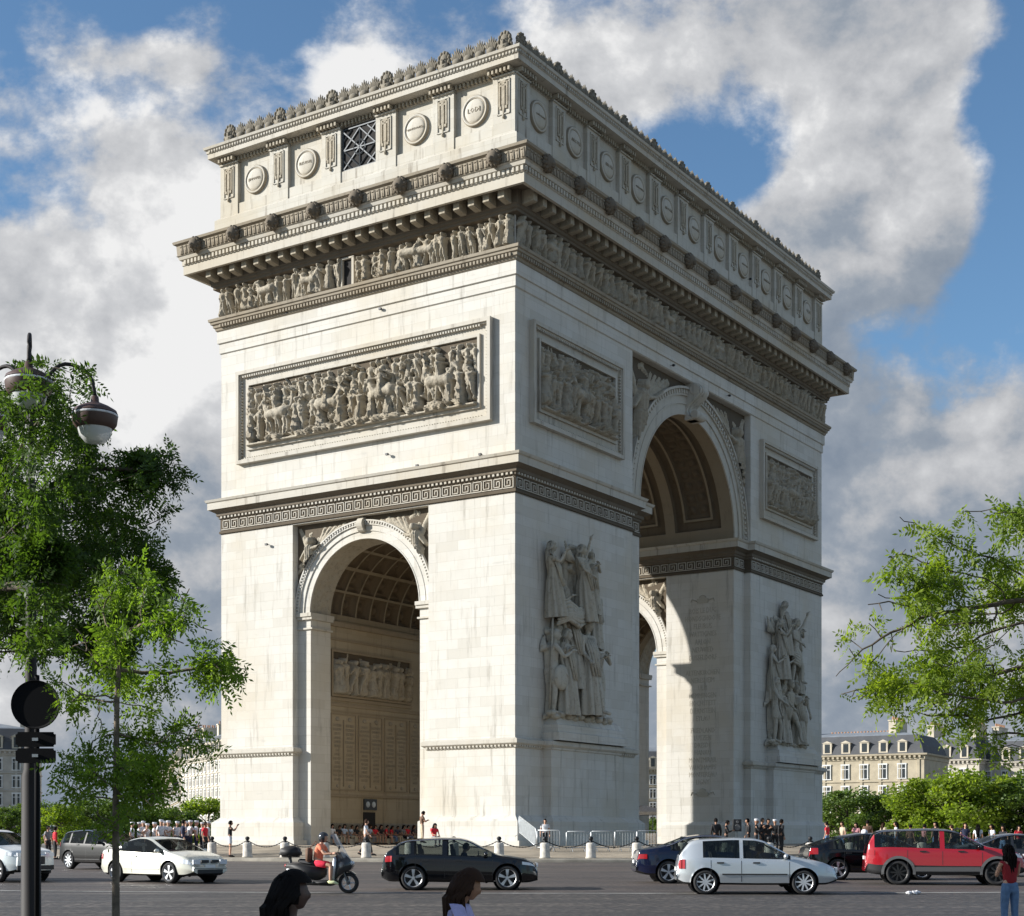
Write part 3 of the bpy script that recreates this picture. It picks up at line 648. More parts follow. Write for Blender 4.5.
# crest: masks and palmettes on the edge
mb = MB(); rnd = random.Random(5)
mb.ell((0, 0, 45.0), (.30, .42, .62), 12, 9); mb.cbox((0, 0, 44.55), (.3, .4, .2)); mb.ell((-.3, 0, 44.9), (.1, .1, .16), 8, 5); mb.ell((-.26, 0, 44.62), (.1, .13, .08), 8, 5)
for k in range(14): a = -.3+k/13*(PI+.6); mb.ell((-.05-.08*(k % 2), .48*math.cos(a), 45.02+.52*math.sin(a)), (.16, .13, .15), 6, 4)
for s_ in (-1, 1): mb.tube([(-.1, s_*.45, 44.9), (-.1, s_*.62, 44.7), (-.05, s_*.5, 44.45)], [.12, .1, .06], 6); mb.ell((-.28, s_*.13, 45.05), (.07, .07, .05), 6, 4)
for i, v in enumerate(mb.v): mb.v[i] = (v[0]*.78, v[1]*.78, 44.3+(v[2]-44.3)*.84)
head = mb.obj('crest_mask', 'stone_crest', arch, True)
repeat(head, [(.12, y, 0) for y in PL]+[(x, .12, PI/2) for x in PR])
mb = MB()
for k in range(-3, 4):
    a = k*.34; L = .62-.055*abs(k)
    mb.tube([(0, .05*k, 44.42), (-.03, .10*k, 44.42+L*.6), (-.02, .16*k, 44.42+L*math.cos(a*.6))], [.06, .085, .025], 5)
mb.ell((-.05, 0, 44.5), (.14, .3, .14), 8, 5)
mb.tube([(0, .42, 44.4), (0, .46, 44.95)], [.05, .015], 4); mb.tube([(0, -.45, 44.4), (0, -.42, 44.85)], [.05, .015], 4)
for i, v in enumerate(mb.v): mb.v[i] = (v[0]*1.2, v[1]*1.05, 44.3+(v[2]-44.3)*1.5)
pal = mb.obj('palmette', 'stone_crest', arch, True)
lst = []
for P, f in ((PL, lambda u: (.1, u, 0)), (PR, lambda u: (u, .1, PI/2))):
    for a, b in zip(P, P[1:]): lst += [f(a+(b-a)*t) for t in (.22, .41, .6, .79)]
repeat(pal, lst)
mb = MB(); rnd = random.Random(9)
for y in np.arange(.3, LY, .17): mb.tube([(.2, y, 44.4), (.2+rnd.uniform(-.05, .05), y+rnd.uniform(-.05, .05), 44.75+rnd.random()*.55)], [.035, .012], 4)
for x in np.arange(.3, LX, .17): mb.tube([(x, .2, 44.4), (x+rnd.uniform(-.05, .05), .2, 44.75+rnd.random()*.4)], [.035, .012], 4)
mb.obj('crest_spikes', 'stone_crest', arch)

# ---------------------------------------------------------------- carved reliefs
class HF:
    def __init__(s, W, H, res): s.W, s.H, s.res = W, H, res; s.nx, s.nz = int(W/res)+1, int(H/res)+1; s.X, s.Z = np.meshgrid(np.linspace(0, W, s.nx), np.linspace(0, H, s.nz)); s.h = np.zeros_like(s.X)
    def cap(s, p, q, r0, r1=None, d=0., k=.8, fold=0.):
        r1 = r0 if r1 is None else r1; rm = max(r0, r1)
        i0 = max(0, int((min(p[0], q[0])-rm)/s.W*(s.nx-1))); i1 = min(s.nx, int((max(p[0], q[0])+rm)/s.W*(s.nx-1))+2)
        j0 = max(0, int((min(p[1], q[1])-rm)/s.H*(s.nz-1))); j1 = min(s.nz, int((max(p[1], q[1])+rm)/s.H*(s.nz-1))+2)
        if i1 <= i0 or j1 <= j0: return
        X = s.X[j0:j1, i0:i1]; Z = s.Z[j0:j1, i0:i1]; dx, dz = q[0]-p[0], q[1]-p[1]; L = dx*dx+dz*dz+1e-9
        t = np.clip(((X-p[0])*dx+(Z-p[1])*dz)/L, 0, 1); D = np.hypot(X-p[0]-t*dx, Z-p[1]-t*dz); rr = r0+(r1-r0)*t
        ins = D < rr; hh = d+k*np.sqrt(np.maximum(0, rr*rr-D*D))
        if fold:
            side = ((X-p[0])*dz-(Z-p[1])*dx)/math.sqrt(L); hh = hh*(1+fold*np.sin(side*(2.2/max(.04, rm*.16))+t*3+p[0]*7))
        s.h[j0:j1, i0:i1] = np.where(ins, np.maximum(s.h[j0:j1, i0:i1], hh), s.h[j0:j1, i0:i1])
    def man(s, x, z, H, d, rn, robe=None, lean=0., ax=1.):
        k = H/1.75; S = lambda a, b: (x+(a+lean*b)*k*ax, z+b*k); f = rn.choice((-1, 1))
        st = rn.uniform(.04, .22)
        if rn.random() < (.35 if robe is None else robe):
            s.cap(S(0, 1.0), S(f*.05, .12), .16*k, .27*k, d, .75, .22)
        else:
            for sd in (-1, 1):
                kn = S(sd*st+f*.05, .5); s.cap(S(sd*.07, .92), kn, .105*k, .075*k, d, 1.0); s.cap(kn, S(sd*st*1.3-f*.02, .06), .075*k, .045*k, d, 1.0); s.cap(S(sd*st*1.3, .05), S(sd*st*1.3+f*.14, .03), .045*k, .035*k, d)
        s.cap(S(0, .95), S(0, 1.32), .15*k, .20*k, d, .85, .08)
        s.cap(S(-.17, 1.4), S(.17, 1.4), .075*k, .075*k, d+.02*k, 1)
        for sd in (-1, 1):
            e = S(sd*rn.uniform(.2, .36), rn.uniform(1.0, 1.5)); hnd = (e[0]+rn.uniform(-.25, .3)*k*ax, e[1]+rn.uniform(-.25, .34)*k)
            s.cap(S(sd*.18, 1.38), e, .065*k, .052*k, d+.05*k, 1); s.cap(e, hnd, .05*k, .036*k, d+.06*k, 1)
            if rn.random() < .15: s.cap(hnd, (hnd[0]+rn.uniform(-.3, .3)*k, hnd[1]+rn.uniform(.5, .9)*k), .025*k, .02*k, d+.05*k)
        s.cap(S(0, 1.46), S(.01*f, 1.52), .06*k, .06*k, d, 1); s.cap(S(.02*f, 1.62), S(.02*f, 1.68), .105*k, .11*k, d+.03*k, 1.1)
        if rn.random() < .4: s.cap(S(-.1, 1.74), S(.1, 1.74), .07*k, .07*k, d+.04*k, 1)
    def horse(s, x, z, H, d, rn, f=1):
        k = H/2.2; S = lambda a, b: (x+f*a*k, z+b*k)
        s.cap(S(-.6, 1.25), S(.55, 1.2), .36*k, .32*k, d, .8); s.cap(S(.6, 1.35), S(1.0, 1.95), .25*k, .14*k, d, .9, .1); s.cap(S(1.0, 1.98), S(1.35, 1.65), .14*k, .09*k, d+.04, .9)
        for a in (-.75, -.5, .45, .7):
            kn = S(a+rn.uniform(-.12, .2), .62); s.cap(S(a, 1.1), kn, .15*k, .075*k, d, 1); s.cap(kn, S(a+rn.uniform(-.15, .15), .05), .07*k, .055*k, d, 1)
        s.cap(S(-.95, 1.35), S(-1.15, .7), .09*k, .05*k, d, 1)
    def wheel(s, x, z, r, d):
        for k in range(18): a, b = k/18*2*PI, (k+1)/18*2*PI; s.cap((x+r*math.cos(a), z+r*math.sin(a)), (x+r*math.cos(b), z+r*math.sin(b)), r*.11, r*.11, d)
        for k in range(8): a = k/8*2*PI; s.cap((x, z), (x+r*math.cos(a), z+r*math.sin(a)), r*.06, r*.06, d)
        s.cap((x, z), (x+.01, z), r*.2, r*.2, d)
    def noise(s, a, f):
        n = np.zeros_like(s.X); rg = np.random.default_rng(4)
        for o in range(4):
            m = 2**o; n += np.sin(s.X*f*m*rg.uniform(.8, 1.2)+rg.uniform(0, 6)+1.7*np.sin(s.Z*f*m*.9+rg.uniform(0, 6)))*np.cos(s.Z*f*m*rg.uniform(.8, 1.2)+rg.uniform(0, 6))/m
        s.h += a*n*(s.h > .02)
    def emit(s, name, fn, material, parent, cut=None, smooth=True, deep=1.75, ground='stone_patina_shade'):
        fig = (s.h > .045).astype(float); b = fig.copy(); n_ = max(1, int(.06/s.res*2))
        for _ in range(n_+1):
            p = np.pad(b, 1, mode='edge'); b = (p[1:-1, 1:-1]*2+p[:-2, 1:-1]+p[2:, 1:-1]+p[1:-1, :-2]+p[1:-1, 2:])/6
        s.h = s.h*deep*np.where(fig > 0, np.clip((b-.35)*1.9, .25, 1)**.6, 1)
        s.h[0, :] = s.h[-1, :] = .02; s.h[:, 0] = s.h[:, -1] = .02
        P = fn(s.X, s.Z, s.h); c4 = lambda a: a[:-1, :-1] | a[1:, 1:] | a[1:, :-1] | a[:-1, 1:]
        up = c4(fig > 0)  # low faces between figures get dark patina colour, painting recess shade
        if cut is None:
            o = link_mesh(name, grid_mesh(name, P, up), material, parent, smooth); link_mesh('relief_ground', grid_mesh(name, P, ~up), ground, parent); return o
        k = c4(cut); o = link_mesh(name, grid_mesh(name, P, k & up), material, parent, smooth)
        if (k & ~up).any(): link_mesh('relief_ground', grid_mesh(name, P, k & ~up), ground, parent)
        return o
def onX(x0, ytop, z0): return lambda X, Z, h: np.stack([x0-h, ytop-X, z0+Z], -1)
def onY(y0, x0, z0): return lambda X, Z, h: np.stack([x0+X, y0-h, z0+Z], -1)
def crowd(hf, n, Hh, rn, horses=0, rows=((.0, 0),), base=0., robe=None, margin=.3):
    for d, dz in rows:
        xs = np.linspace(margin, hf.W-margin, n)+np.array([rn.uniform(-.12, .12) for _ in range(n)])
        for x in xs: hf.man(float(x), base+dz+rn.uniform(0, .05), Hh*rn.uniform(.9, 1.04), d, rn, robe, rn.uniform(-.12, .12))
    for k in range(horses): hf.horse(rn.uniform(1.5, hf.W-1.5), base, Hh*rn.uniform(.95, 1.1), rows[0][0]+.06, rn, rn.choice((-1, 1)))
rn = random.Random(11)
# long frieze, left then right face
hf = HF(10.0, 1.84, .045); crowd(hf, 7, 1.6, rn, 0, ((.02, .05),)); crowd(hf, 15, 1.68, rn, 0, ((.12, 0),), robe=.5); hf.horse(4.2, 0, 1.7, .18, rn, -1); hf.horse(7.6, 0, 1.6, .15, rn, 1); hf.wheel(2.9, .45, .42, .2); hf.noise(.012, 9)
# keep a clear slot for the window in the middle of the left frieze
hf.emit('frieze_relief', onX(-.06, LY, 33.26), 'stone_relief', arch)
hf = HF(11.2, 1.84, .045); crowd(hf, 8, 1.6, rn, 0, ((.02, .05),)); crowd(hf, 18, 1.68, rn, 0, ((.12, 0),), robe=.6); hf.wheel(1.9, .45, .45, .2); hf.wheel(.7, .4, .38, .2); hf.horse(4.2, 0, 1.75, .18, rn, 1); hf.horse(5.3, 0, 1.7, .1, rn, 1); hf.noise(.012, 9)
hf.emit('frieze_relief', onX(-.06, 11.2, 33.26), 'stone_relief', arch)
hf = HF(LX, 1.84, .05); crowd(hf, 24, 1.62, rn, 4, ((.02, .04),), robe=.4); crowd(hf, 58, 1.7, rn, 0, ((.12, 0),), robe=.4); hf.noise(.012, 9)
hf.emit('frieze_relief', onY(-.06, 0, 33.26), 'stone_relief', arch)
mb = MB(); mb.box(-.28, .0, 11.25, 11.42, 33.3, 34.95); mb.box(-.28, .0, 12.12, 12.22, 33.3, 34.95); mb.box(-.28, 0, 11.25, 12.22, 34.9, 35.0); mb.obj('frieze_window_frame', 'stone_trim', arch)
mb = MB(); mb.box(-.10, .0, 11.42, 12.12, 33.35, 34.9); mb.obj('frieze_window', 'void', arch)

# framed battle panels
def panel(name, W, H, zf, put, spec, mk, u0, v0):     # frame in u,v; put(mb,u0,u1,v0,v1,d0,d1)
    fr = MB()
    def ring(a, w, d0, d1, m=fr):
        put(m, u0+a, u0+W-a, v0+a, v0+a+w, d0, d1); put(m, u0+a, u0+W-a, v0+H-a-w, v0+H-a, d0, d1); put(m, u0+a, u0+a+w, v0+a+w, v0+H-a-w, d0, d1); put(m, u0+W-a-w, u0+W-a, v0+a+w, v0+H-a-w, d0, d1)
    ring(0, .22, -.05, .34); ring(.22, .08, -.05, .22); ring(.3, .50, -.05, .05); ring(.80, .16, -.05, .20)
    for k in range(int((W-1)/.19)): put(fr, u0+.5+k*.19, u0+.59+k*.19, v0+H-.42, v0+H-.3, .0, .26); put(fr, u0+.5+k*.19, u0+.59+k*.19, v0+.3, v0+.4, .0, .12)
    for k in range(int((H-1)/.19)): put(fr, u0+.3, u0+.40, v0+.5+k*.19, v0+.59+k*.19, 0, .2); put(fr, u0+W-.40, u0+W-.3, v0+.5+k*.19, v0+.59+k*.19, 0, .2)
    f = fr.obj(name, 'stone_trim', arch)
    hf = HF(W-1.9, H-1.9, .05); spec(hf); hf.noise(.014, 8); hf.h += .02
    hf.emit('battle_relief', mk(u0+.95, v0+.95), 'stone_relief', f); return f
putX = lambda m, a, b, c, d, p, q: m.box(-q, -p, LY-b, LY-a, c, d)
putY = lambda m, a, b, c, d, p, q: m.box(a, b, -q, -p, c, d)
def battle(hf, n, hor, seed):
    r = random.Random(seed)
    n = int(n*1.25)
    crowd(hf, n, 1.75, r, 0, ((.02, hf.H-2.0),), robe=.3, margin=.2)
    for k in range(hor): x = (k+.6)/(hor+.2)*hf.W; hf.horse(x, .45, 2.3, .12, r, r.choice((-1, 1))); hf.man(x, 1.35, 1.7, .25, r, .5)
    crowd(hf, max(4, int(n*.8)), 1.95, r, 0, ((.15, .35),), robe=.3, margin=.3)
    for k in range(int(n*.7)): x = r.uniform(.3, hf.W-.3); hf.cap((x, .25), (x+r.uniform(-.9, .9), .25+r.uniform(0, .3)), .2, .14, .2, .8, .2)
    for k in range(n*7): x = r.uniform(.1, hf.W-.2); z = r.uniform(.3, hf.H-.25); hf.cap((x, z), (x+r.uniform(-.3, .3), z+r.uniform(-.25, .3)), r.uniform(.05, .13), .05, r.uniform(.0, .2), .9, .2)
    for k in range(n//2): x = r.uniform(.3, hf.W-.5); z = r.uniform(1.2, hf.H-1); hf.cap((x, z), (x+r.uniform(-.9, .9), min(hf.H-.05, z+r.uniform(.5, 1.2))), .035, .03, .28)
    hf.cap((0, .08), (hf.W, .08), .16, .16, .12, .8)
W0, H0 = 19.2, 5.78
panel('long_panel_frame', W0, H0, 0, putX, lambda h: battle(h, 24, 4, 3), lambda u, v: onX(-.02, LY-u, v), LY-20.66, 23.82)
panel('panel_frame', 10.5, H0, 0, putY, lambda h: battle(h, 12, 1, 5), lambda u, v: onY(-.02, u, v), 1.45, 23.82)
panel('panel_frame', 10.5, H0, 0, putY, lambda h: battle(h, 12, 1, 8), lambda u, v: onY(-.02, u, v), LX-11.95, 23.82)

# spandrels: winged fame figures between arch ring and corner
def spandrel(c, s, rout, u0, u1, z1, fn, flip, res=.05, sc=1., name='spandrel_relief'):
    W, H = u1-u0, z1-s; hf = HF(W, H, res); r = random.Random(21+flip)
    k = sc
    # figure leans along the ring; built for the left corner, mirrored for the right
    def m(p): return (p[0]*k, H-(p[1])*k)
    hf.h += .02
    C = lambda a, b, r0, r1, d=.1, kk=.8, fo=0.: hf.cap(m(a), m(b), r0*k, r1*k, d, kk, fo)
    C((1.35, 1.9), (1.25, 2.9), .42, .34, .15, .8, .1); C((1.2, 2.9), (.95, 4.2), .36, .26, .15, .8, .25); C((.95, 4.2), (.55, 5.6), .24, .12, .12, .8, .2); C((1.35, 3.0), (1.5, 3.9), .3, .18, .1, .8, .2)
    C((1.45, 1.25), (1.45, 1.35), .24, .26, .3, 1.); C((1.6, 1.9), (2.7, 1.7), .16, .11, .25, 1); C((2.7, 1.7), (3.5, 1.2), .11, .08, .25, 1); C((3.5, 1.2), (4.6, .8), .05, .12, .2)
    C((1.1, 1.9), (.5, 2.6), .15, .11, .2, 1)
    for j in range(6): C((.95, 1.8), (.25+.1*j, .35+.15*j), .16, .12, .04, .5, .1)
    for j in range(5): C((1.9, 1.9), (2.6+.5*j, .45), .14, .1, .03, .5, .1)
    for j in range(26): x = r.uniform(.1, W/k); z = r.uniform(.1, H/k*.9); C((x, z), (x+r.uniform(-.5, .5), z+r.uniform(-.4, .4)), .14, .08, .02, .6, .2)
    hf.noise(.015, 7)
    UX = hf.X+u0 if not flip else u1-hf.X
    rad = np.hypot(UX-c, hf.Z); cut = rad > rout
    hf.emit(name, lambda X, Z, h: fn(UX, Z+s, h), 'stone_relief', arch, cut, True, 1.25)
fy = lambda U, Z, h: np.stack([U, .5-h, Z], -1)
fx = lambda x: (lambda U, Z, h: np.stack([x-h, U, Z], -1))
for fl in (0, 1):
    spandrel(CXA, S1, 8.8, 13.52 if not fl else CXA, CXA if not fl else LX-13.52, 31.0, fy, fl, .055, 1.25)
    spandrel(CYA, S2, 5.2, 5.97 if not fl else CYA, CYA if not fl else LY-5.97, 19.6, fx(.5), fl, .045, .82)
    spandrel(CYA, S2, 5.2, 5.97 if not fl else CYA, CYA if not fl else LY-5.97, 19.6, fx(LX-14.8), fl, .05, .82)

# the two great sculpture groups
def group_piece(name, x0, fig, sx, sz, W, H, z0, base):
    hf = HF(W, H, .042); fig(hf)
    m = hf.h > .01; b = m.astype(float)
    for _ in range(26):
        p = np.pad(b, 1); b = (p[1:-1, 1:-1]*2+p[:-2, 1:-1]+p[2:, 1:-1]+p[1:-1, :-2]+p[1:-1, 2:])/6
    hf.h = np.where(m, hf.h*np.clip((b-.42)*2.0, .12, 1)**.75+.06, 0); rg = random.Random(len(name)+int(x0))
    # creases of cloth cut along the figures
    for _ in range(380):
        x = rg.uniform(.3, W-.3); z = rg.uniform(.3, H-.6); a = rg.gauss(PI/2, .45); L = rg.uniform(.3, 1.1); r_ = rg.uniform(.025, .055)
        q = HF(W, H, .042) if _ == 0 else q
        q.h[:] = 0; q.cap((x, z), (x+L*math.cos(a), z+L*math.sin(a)), r_, r_*.5, 0, 3.6); hf.h = np.where(m, hf.h+q.h*(1 if _ % 2 else -1), 0)
    hf.h = np.where(m, np.maximum(hf.h, .06), 0); hf.noise(.03, 9)
    h3 = hf.h.copy()
    for _ in range(1):
        h3[1:-1, 1:-1] = (h3[1:-1, 1:-1]*10+h3[:-2, 1:-1]+h3[2:, 1:-1]+h3[1:-1, :-2]+h3[1:-1, 2:])/14
    hf.h = h3/1.45
    par = base
    return hf.emit('sculpture_backing', onY(-.06, x0+.35, z0), 'stone_group', par, m, True, .75)
def g1(hf):
    r = random.Random(41)
    def C(x, z, x2, z2, r0, r1, d=.3, k=.9, f=0.): hf.cap((x, z), (x2, z2), r0, r1, d, k, f)
    hf.man(3.9, 6.0, 4.3, .42, r, 1.0, -.08); hf.man(1.9, .45, 5.0, .45, r, 1.0, -.05); hf.man(4.1, .35, 5.7, .62, r, 1.0, .02); hf.man(5.6, .4, 5.0, .42, r, .0, .03); hf.man(.95, .2, 4.9, .22, r, 0., 0)
    for x, a, b, w in ((2.7, 7.4, 5.0, .5), (3.2, 6.0, 4.0, .55), (4.4, 7.6, 5.2, .5), (3.0, 5.0, .6, .4), (1.6, 5.4, .6, .45), (4.6, 5.0, .6, .5), (2.2, 6.4, 4.6, .45), (5.2, 6.2, 3.5, .35), (2.6, 9.6, 7.4, .25), (3.4, 9.6, 7.0, .4)): C(x, a, x+.1, b, w, w*.9, .1, .8, .2)
    C(.5, .15, 6.5, .12, .2, .22, .5, .8, .1)
def g2(hf):
    r = random.Random(52)
    def C(x, z, x2, z2, r0, r1, d=.3, k=.9, f=0.): hf.cap((x, z), (x2, z2), r0, r1, d, k, f)
    hf.man(2.0, 5.3, 4.2, .40, r, 1.0, .05); hf.man(4.2, 5.1, 4.7, .60, r, .0, .0)
    for x, H, ro, d in ((1.1, 4.7, 0, .42), (2.3, 4.3, 1, .5), (3.8, 4.6, 0, .55), (5.5, 4.5, 0, .42)): hf.man(x, .3, H, d, r, ro, 0)
    for x, a, b, w in ((1.9, 8.2, 5.0, .4), (3.1, 7.6, 4.0, .45), (4.2, 7.6, 4.6, .5), (3.0, 4.4, .5, .4), (1.7, 4.6, .5, .4), (4.7, 4.4, .5, .4), (2.1, 9.6, 8.0, .25)): C(x, a, x+.1, b, w, w*.9, .1, .8, .2)
    C(.4, .15, 6.3, .12, .2, .2, .5, .8, .1)
BASES = []
for k, (x0, fig, W) in enumerate(((2.15, g1, 7.3), (LX-11.7, g2, 7.2))):
    xa = 2.9 if k == 0 else LX-10.7; xb = xa+7.8
    mb = MB(); mb.sweep((xa, xb, -.55, 1.0), [(.35, -1.2), (.75, -1.2), (.75, .3), (.45, .3), (.45, 1.38), (.05, 1.72), (.05, 5.47)]); mb.sweep((xa, xb, -.55, 1.0), [(.05, 5.46), (.12, 5.5), (.14, 5.6), (.3, 5.7), (.33, 5.74), (.33, 5.94), (.1, 6.04)])
    mb.sweep((xa+.1, xb-.1, -.9, 1.0), [(.25, 6.0), (.25, 6.45), (.12, 6.5), (.1, 6.9), (0, 6.95), (-.15, 7.3), (-.4, 7.42)])
    b = mb.obj('sculpture_base', 'stone', arch)
    group_piece('sculpture_group', x0, fig, 0, 0, W, 11.1, 7.2, b); BASES.append(b)
# inner passage wall seen through the side arch: relief, name tablets, door, lettering
yw = LY-6.4
def inner(xs, sg=1):
    pass
mb = MB(); 
for a, b, z0, z1 in ((3.0, 11.3, 9.35, 9.5), (3.0, 11.3, 12.15, 12.3), (3.0, 3.15, 9.5, 12.15), (11.15, 11.3, 9.5, 12.15)): mb.box(a, b, yw-.16, yw+.02, z0, z1)
mb.box(2.9, 11.4, yw-.12, yw+.02, 9.1, 9.3)
pf = mb.obj('inner_panel_frame', 'stone_vault_rib', arch)
hf = HF(8.0, 2.65, .045); r = random.Random(31); crowd(hf, 10, 2.2, r, 0, ((.03, .1), (.16, 0.0)), robe=.4); hf.noise(.012, 8)
hf.emit('inner_relief', onY(yw-.01, 3.15, 9.5), 'stone_relief', pf)
NAMES = 'ARCOLE RIVOLI LANNES DAVOUT NEY SOULT MASSENA KLEBER DESAIX MARCEAU HOCHE MURAT OUDINOT SUCHET JUNOT MONCEY LEFEBVRE GROUCHY PERIGNON SERURIER CLAUZEL GERARD LOBAU DROUOT MOUTON REILLE FOY DUHESME CAMBRONNE MACDONALD'.split()
rn = random.Random(2)
for k in range(4):
    x0 = 3.05+k*2.72
    mb = MB()
    for a, b, z0, z1 in ((x0, x0+2.5, 3.45, 3.53), (x0, x0+2.5, 8.22, 8.3), (x0, x0+.08, 3.53, 8.22), (x0+2.42, x0+2.5, 3.53, 8.22), (x0+1.21, x0+1.29, 3.7, 7.9)): mb.box(a, b, yw-.07, yw+.01, z0, z1)
    tb = mb.obj('name_tablet', 'stone_vault_rib', arch)
    for c in (0, 1):
        xc = x0+.66+c*1.22
        mb = MB(); mb.ell((xc, yw-.03, 7.95), (.22, .06, .14), 10, 5); mb.ell((xc, yw-.03, 3.72), (.14, .05, .12), 8, 5); mb.obj('tablet_emblem', 'stone_brown', tb)
        txt = '\n'.join(rn.choice(NAMES) for _ in range(14)); me = text_mesh(txt, .19, .004); w = link_mesh('tablet_lettering', me, 'stone_brown', tb); w.rotation_euler = (PI/2, 0, 0); w.location = (xc, yw-.02, 7.6); 
        bb = [v.co.y for v in me.vertices]; sc_ = 3.6/(max(bb)-min(bb)); w.scale = (1, sc_, 1); w.location.z = 7.65-max(bb)*sc_
mb = MB(); mb.box(2.45, 12.85, yw-.62, yw+.02, -.1, .40); mb.obj('stone_step', 'stone_trim', arch)
mb = MB(); mb.box(6.3, 7.5, yw-.06, yw+.02, 0, 2.1); mb.obj('service_door', 'void', arch)
mb = MB(); mb.box(6.3, 7.6, yw-.12, yw-.02, 2.25, 2.95); dp = mb.obj('door_panel', 'bronze', arch)
mb = MB(); mb.ell((6.65, yw-.13, 2.6), (.2, .03, .2), 12, 6); mb.ell((7.25, yw-.13, 2.6), (.2, .03, .2), 12, 6); mb.obj('door_emblem', 'galvanised', dp)
# engraved lists on the far pier, facing into the great passage
xw = LX-15.3
LINES = ['BOIS LE DUC', 'HONDSCHOOTE', 'FLEURUS', 'WATTIGNIES', 'ARLON', 'NEUWIED', 'DUSSELDORF', '', 'ALTENKIRCHEN', 'NERESHEIM', 'ULM', 'MEMMINGEN', 'HOCHSTETT', 'DIERNSTEIN', 'EYLAU', 'FRIEDLAND', 'LUTZEN', 'DRESDE', 'HANAU', 'MONTMIRAIL', 'VAUCHAMPS', 'MONTEREAU', 'LIGNY']
for ls, zt, zb in ((LINES[:7], 17.1, 13.3), (LINES[8:15], 12.6, 8.9), (LINES[15:], 8.4, 4.3)):
    me = text_mesh('\n'.join(ls), .34, .004); o = link_mesh('engraved_names', me, 'engraved', arch); bb = [v.co.y for v in me.vertices]; sc_ = (zt-zb)/(max(bb)-min(bb))
    o.rotation_euler = (PI/2, 0, -PI/2); o.scale = (1.1, sc_, 1); o.location = (xw-.006, 2.95, zt-max(bb)*sc_)
for z in (17.6, 3.6):
    mb = MB(); mb.cbox((xw-.02, 2.95, z), (.02, .45, .16)); mb.ell((xw-.02, 2.95, z+.22), (.03, .3, .2), 10, 6)
    for s_ in (-1, 1): mb.tube([(xw-.02, 2.95+s_*.5, z), (xw-.02, 2.95+s_*.85, z+.14), (xw-.02, 2.95+s_*.95, z-.08)], [.05, .04, .02], 5)
    mb.obj('engraved_emblem', 'engraved', arch)
# little floodlights and fixings on the walls
def floodlight(p, n):
    mb = MB(); q = Vector(p)+Vector(n)*.22; mb.tube([p, q], .02, 5); mb.cbox(q+Vector((0, 0, -.04)), (.07, .08, .06)); mb.obj('floodlight', 'black_iron', arch)
for y, z in ((6.6, 21.95), (8.8, 22.9), (2.2, 22.0), (18.2, 18.6), (16.5, 32.6), (9.3, 31.5)): floodlight((0.0, y, z), (-1, 0, .1))
for x, z in ((18.5, 31.35), (27, 31.4), (30.5, 40.6), (43.2, 38.4)): floodlight((x, -.1, z), (0, -1, .1))
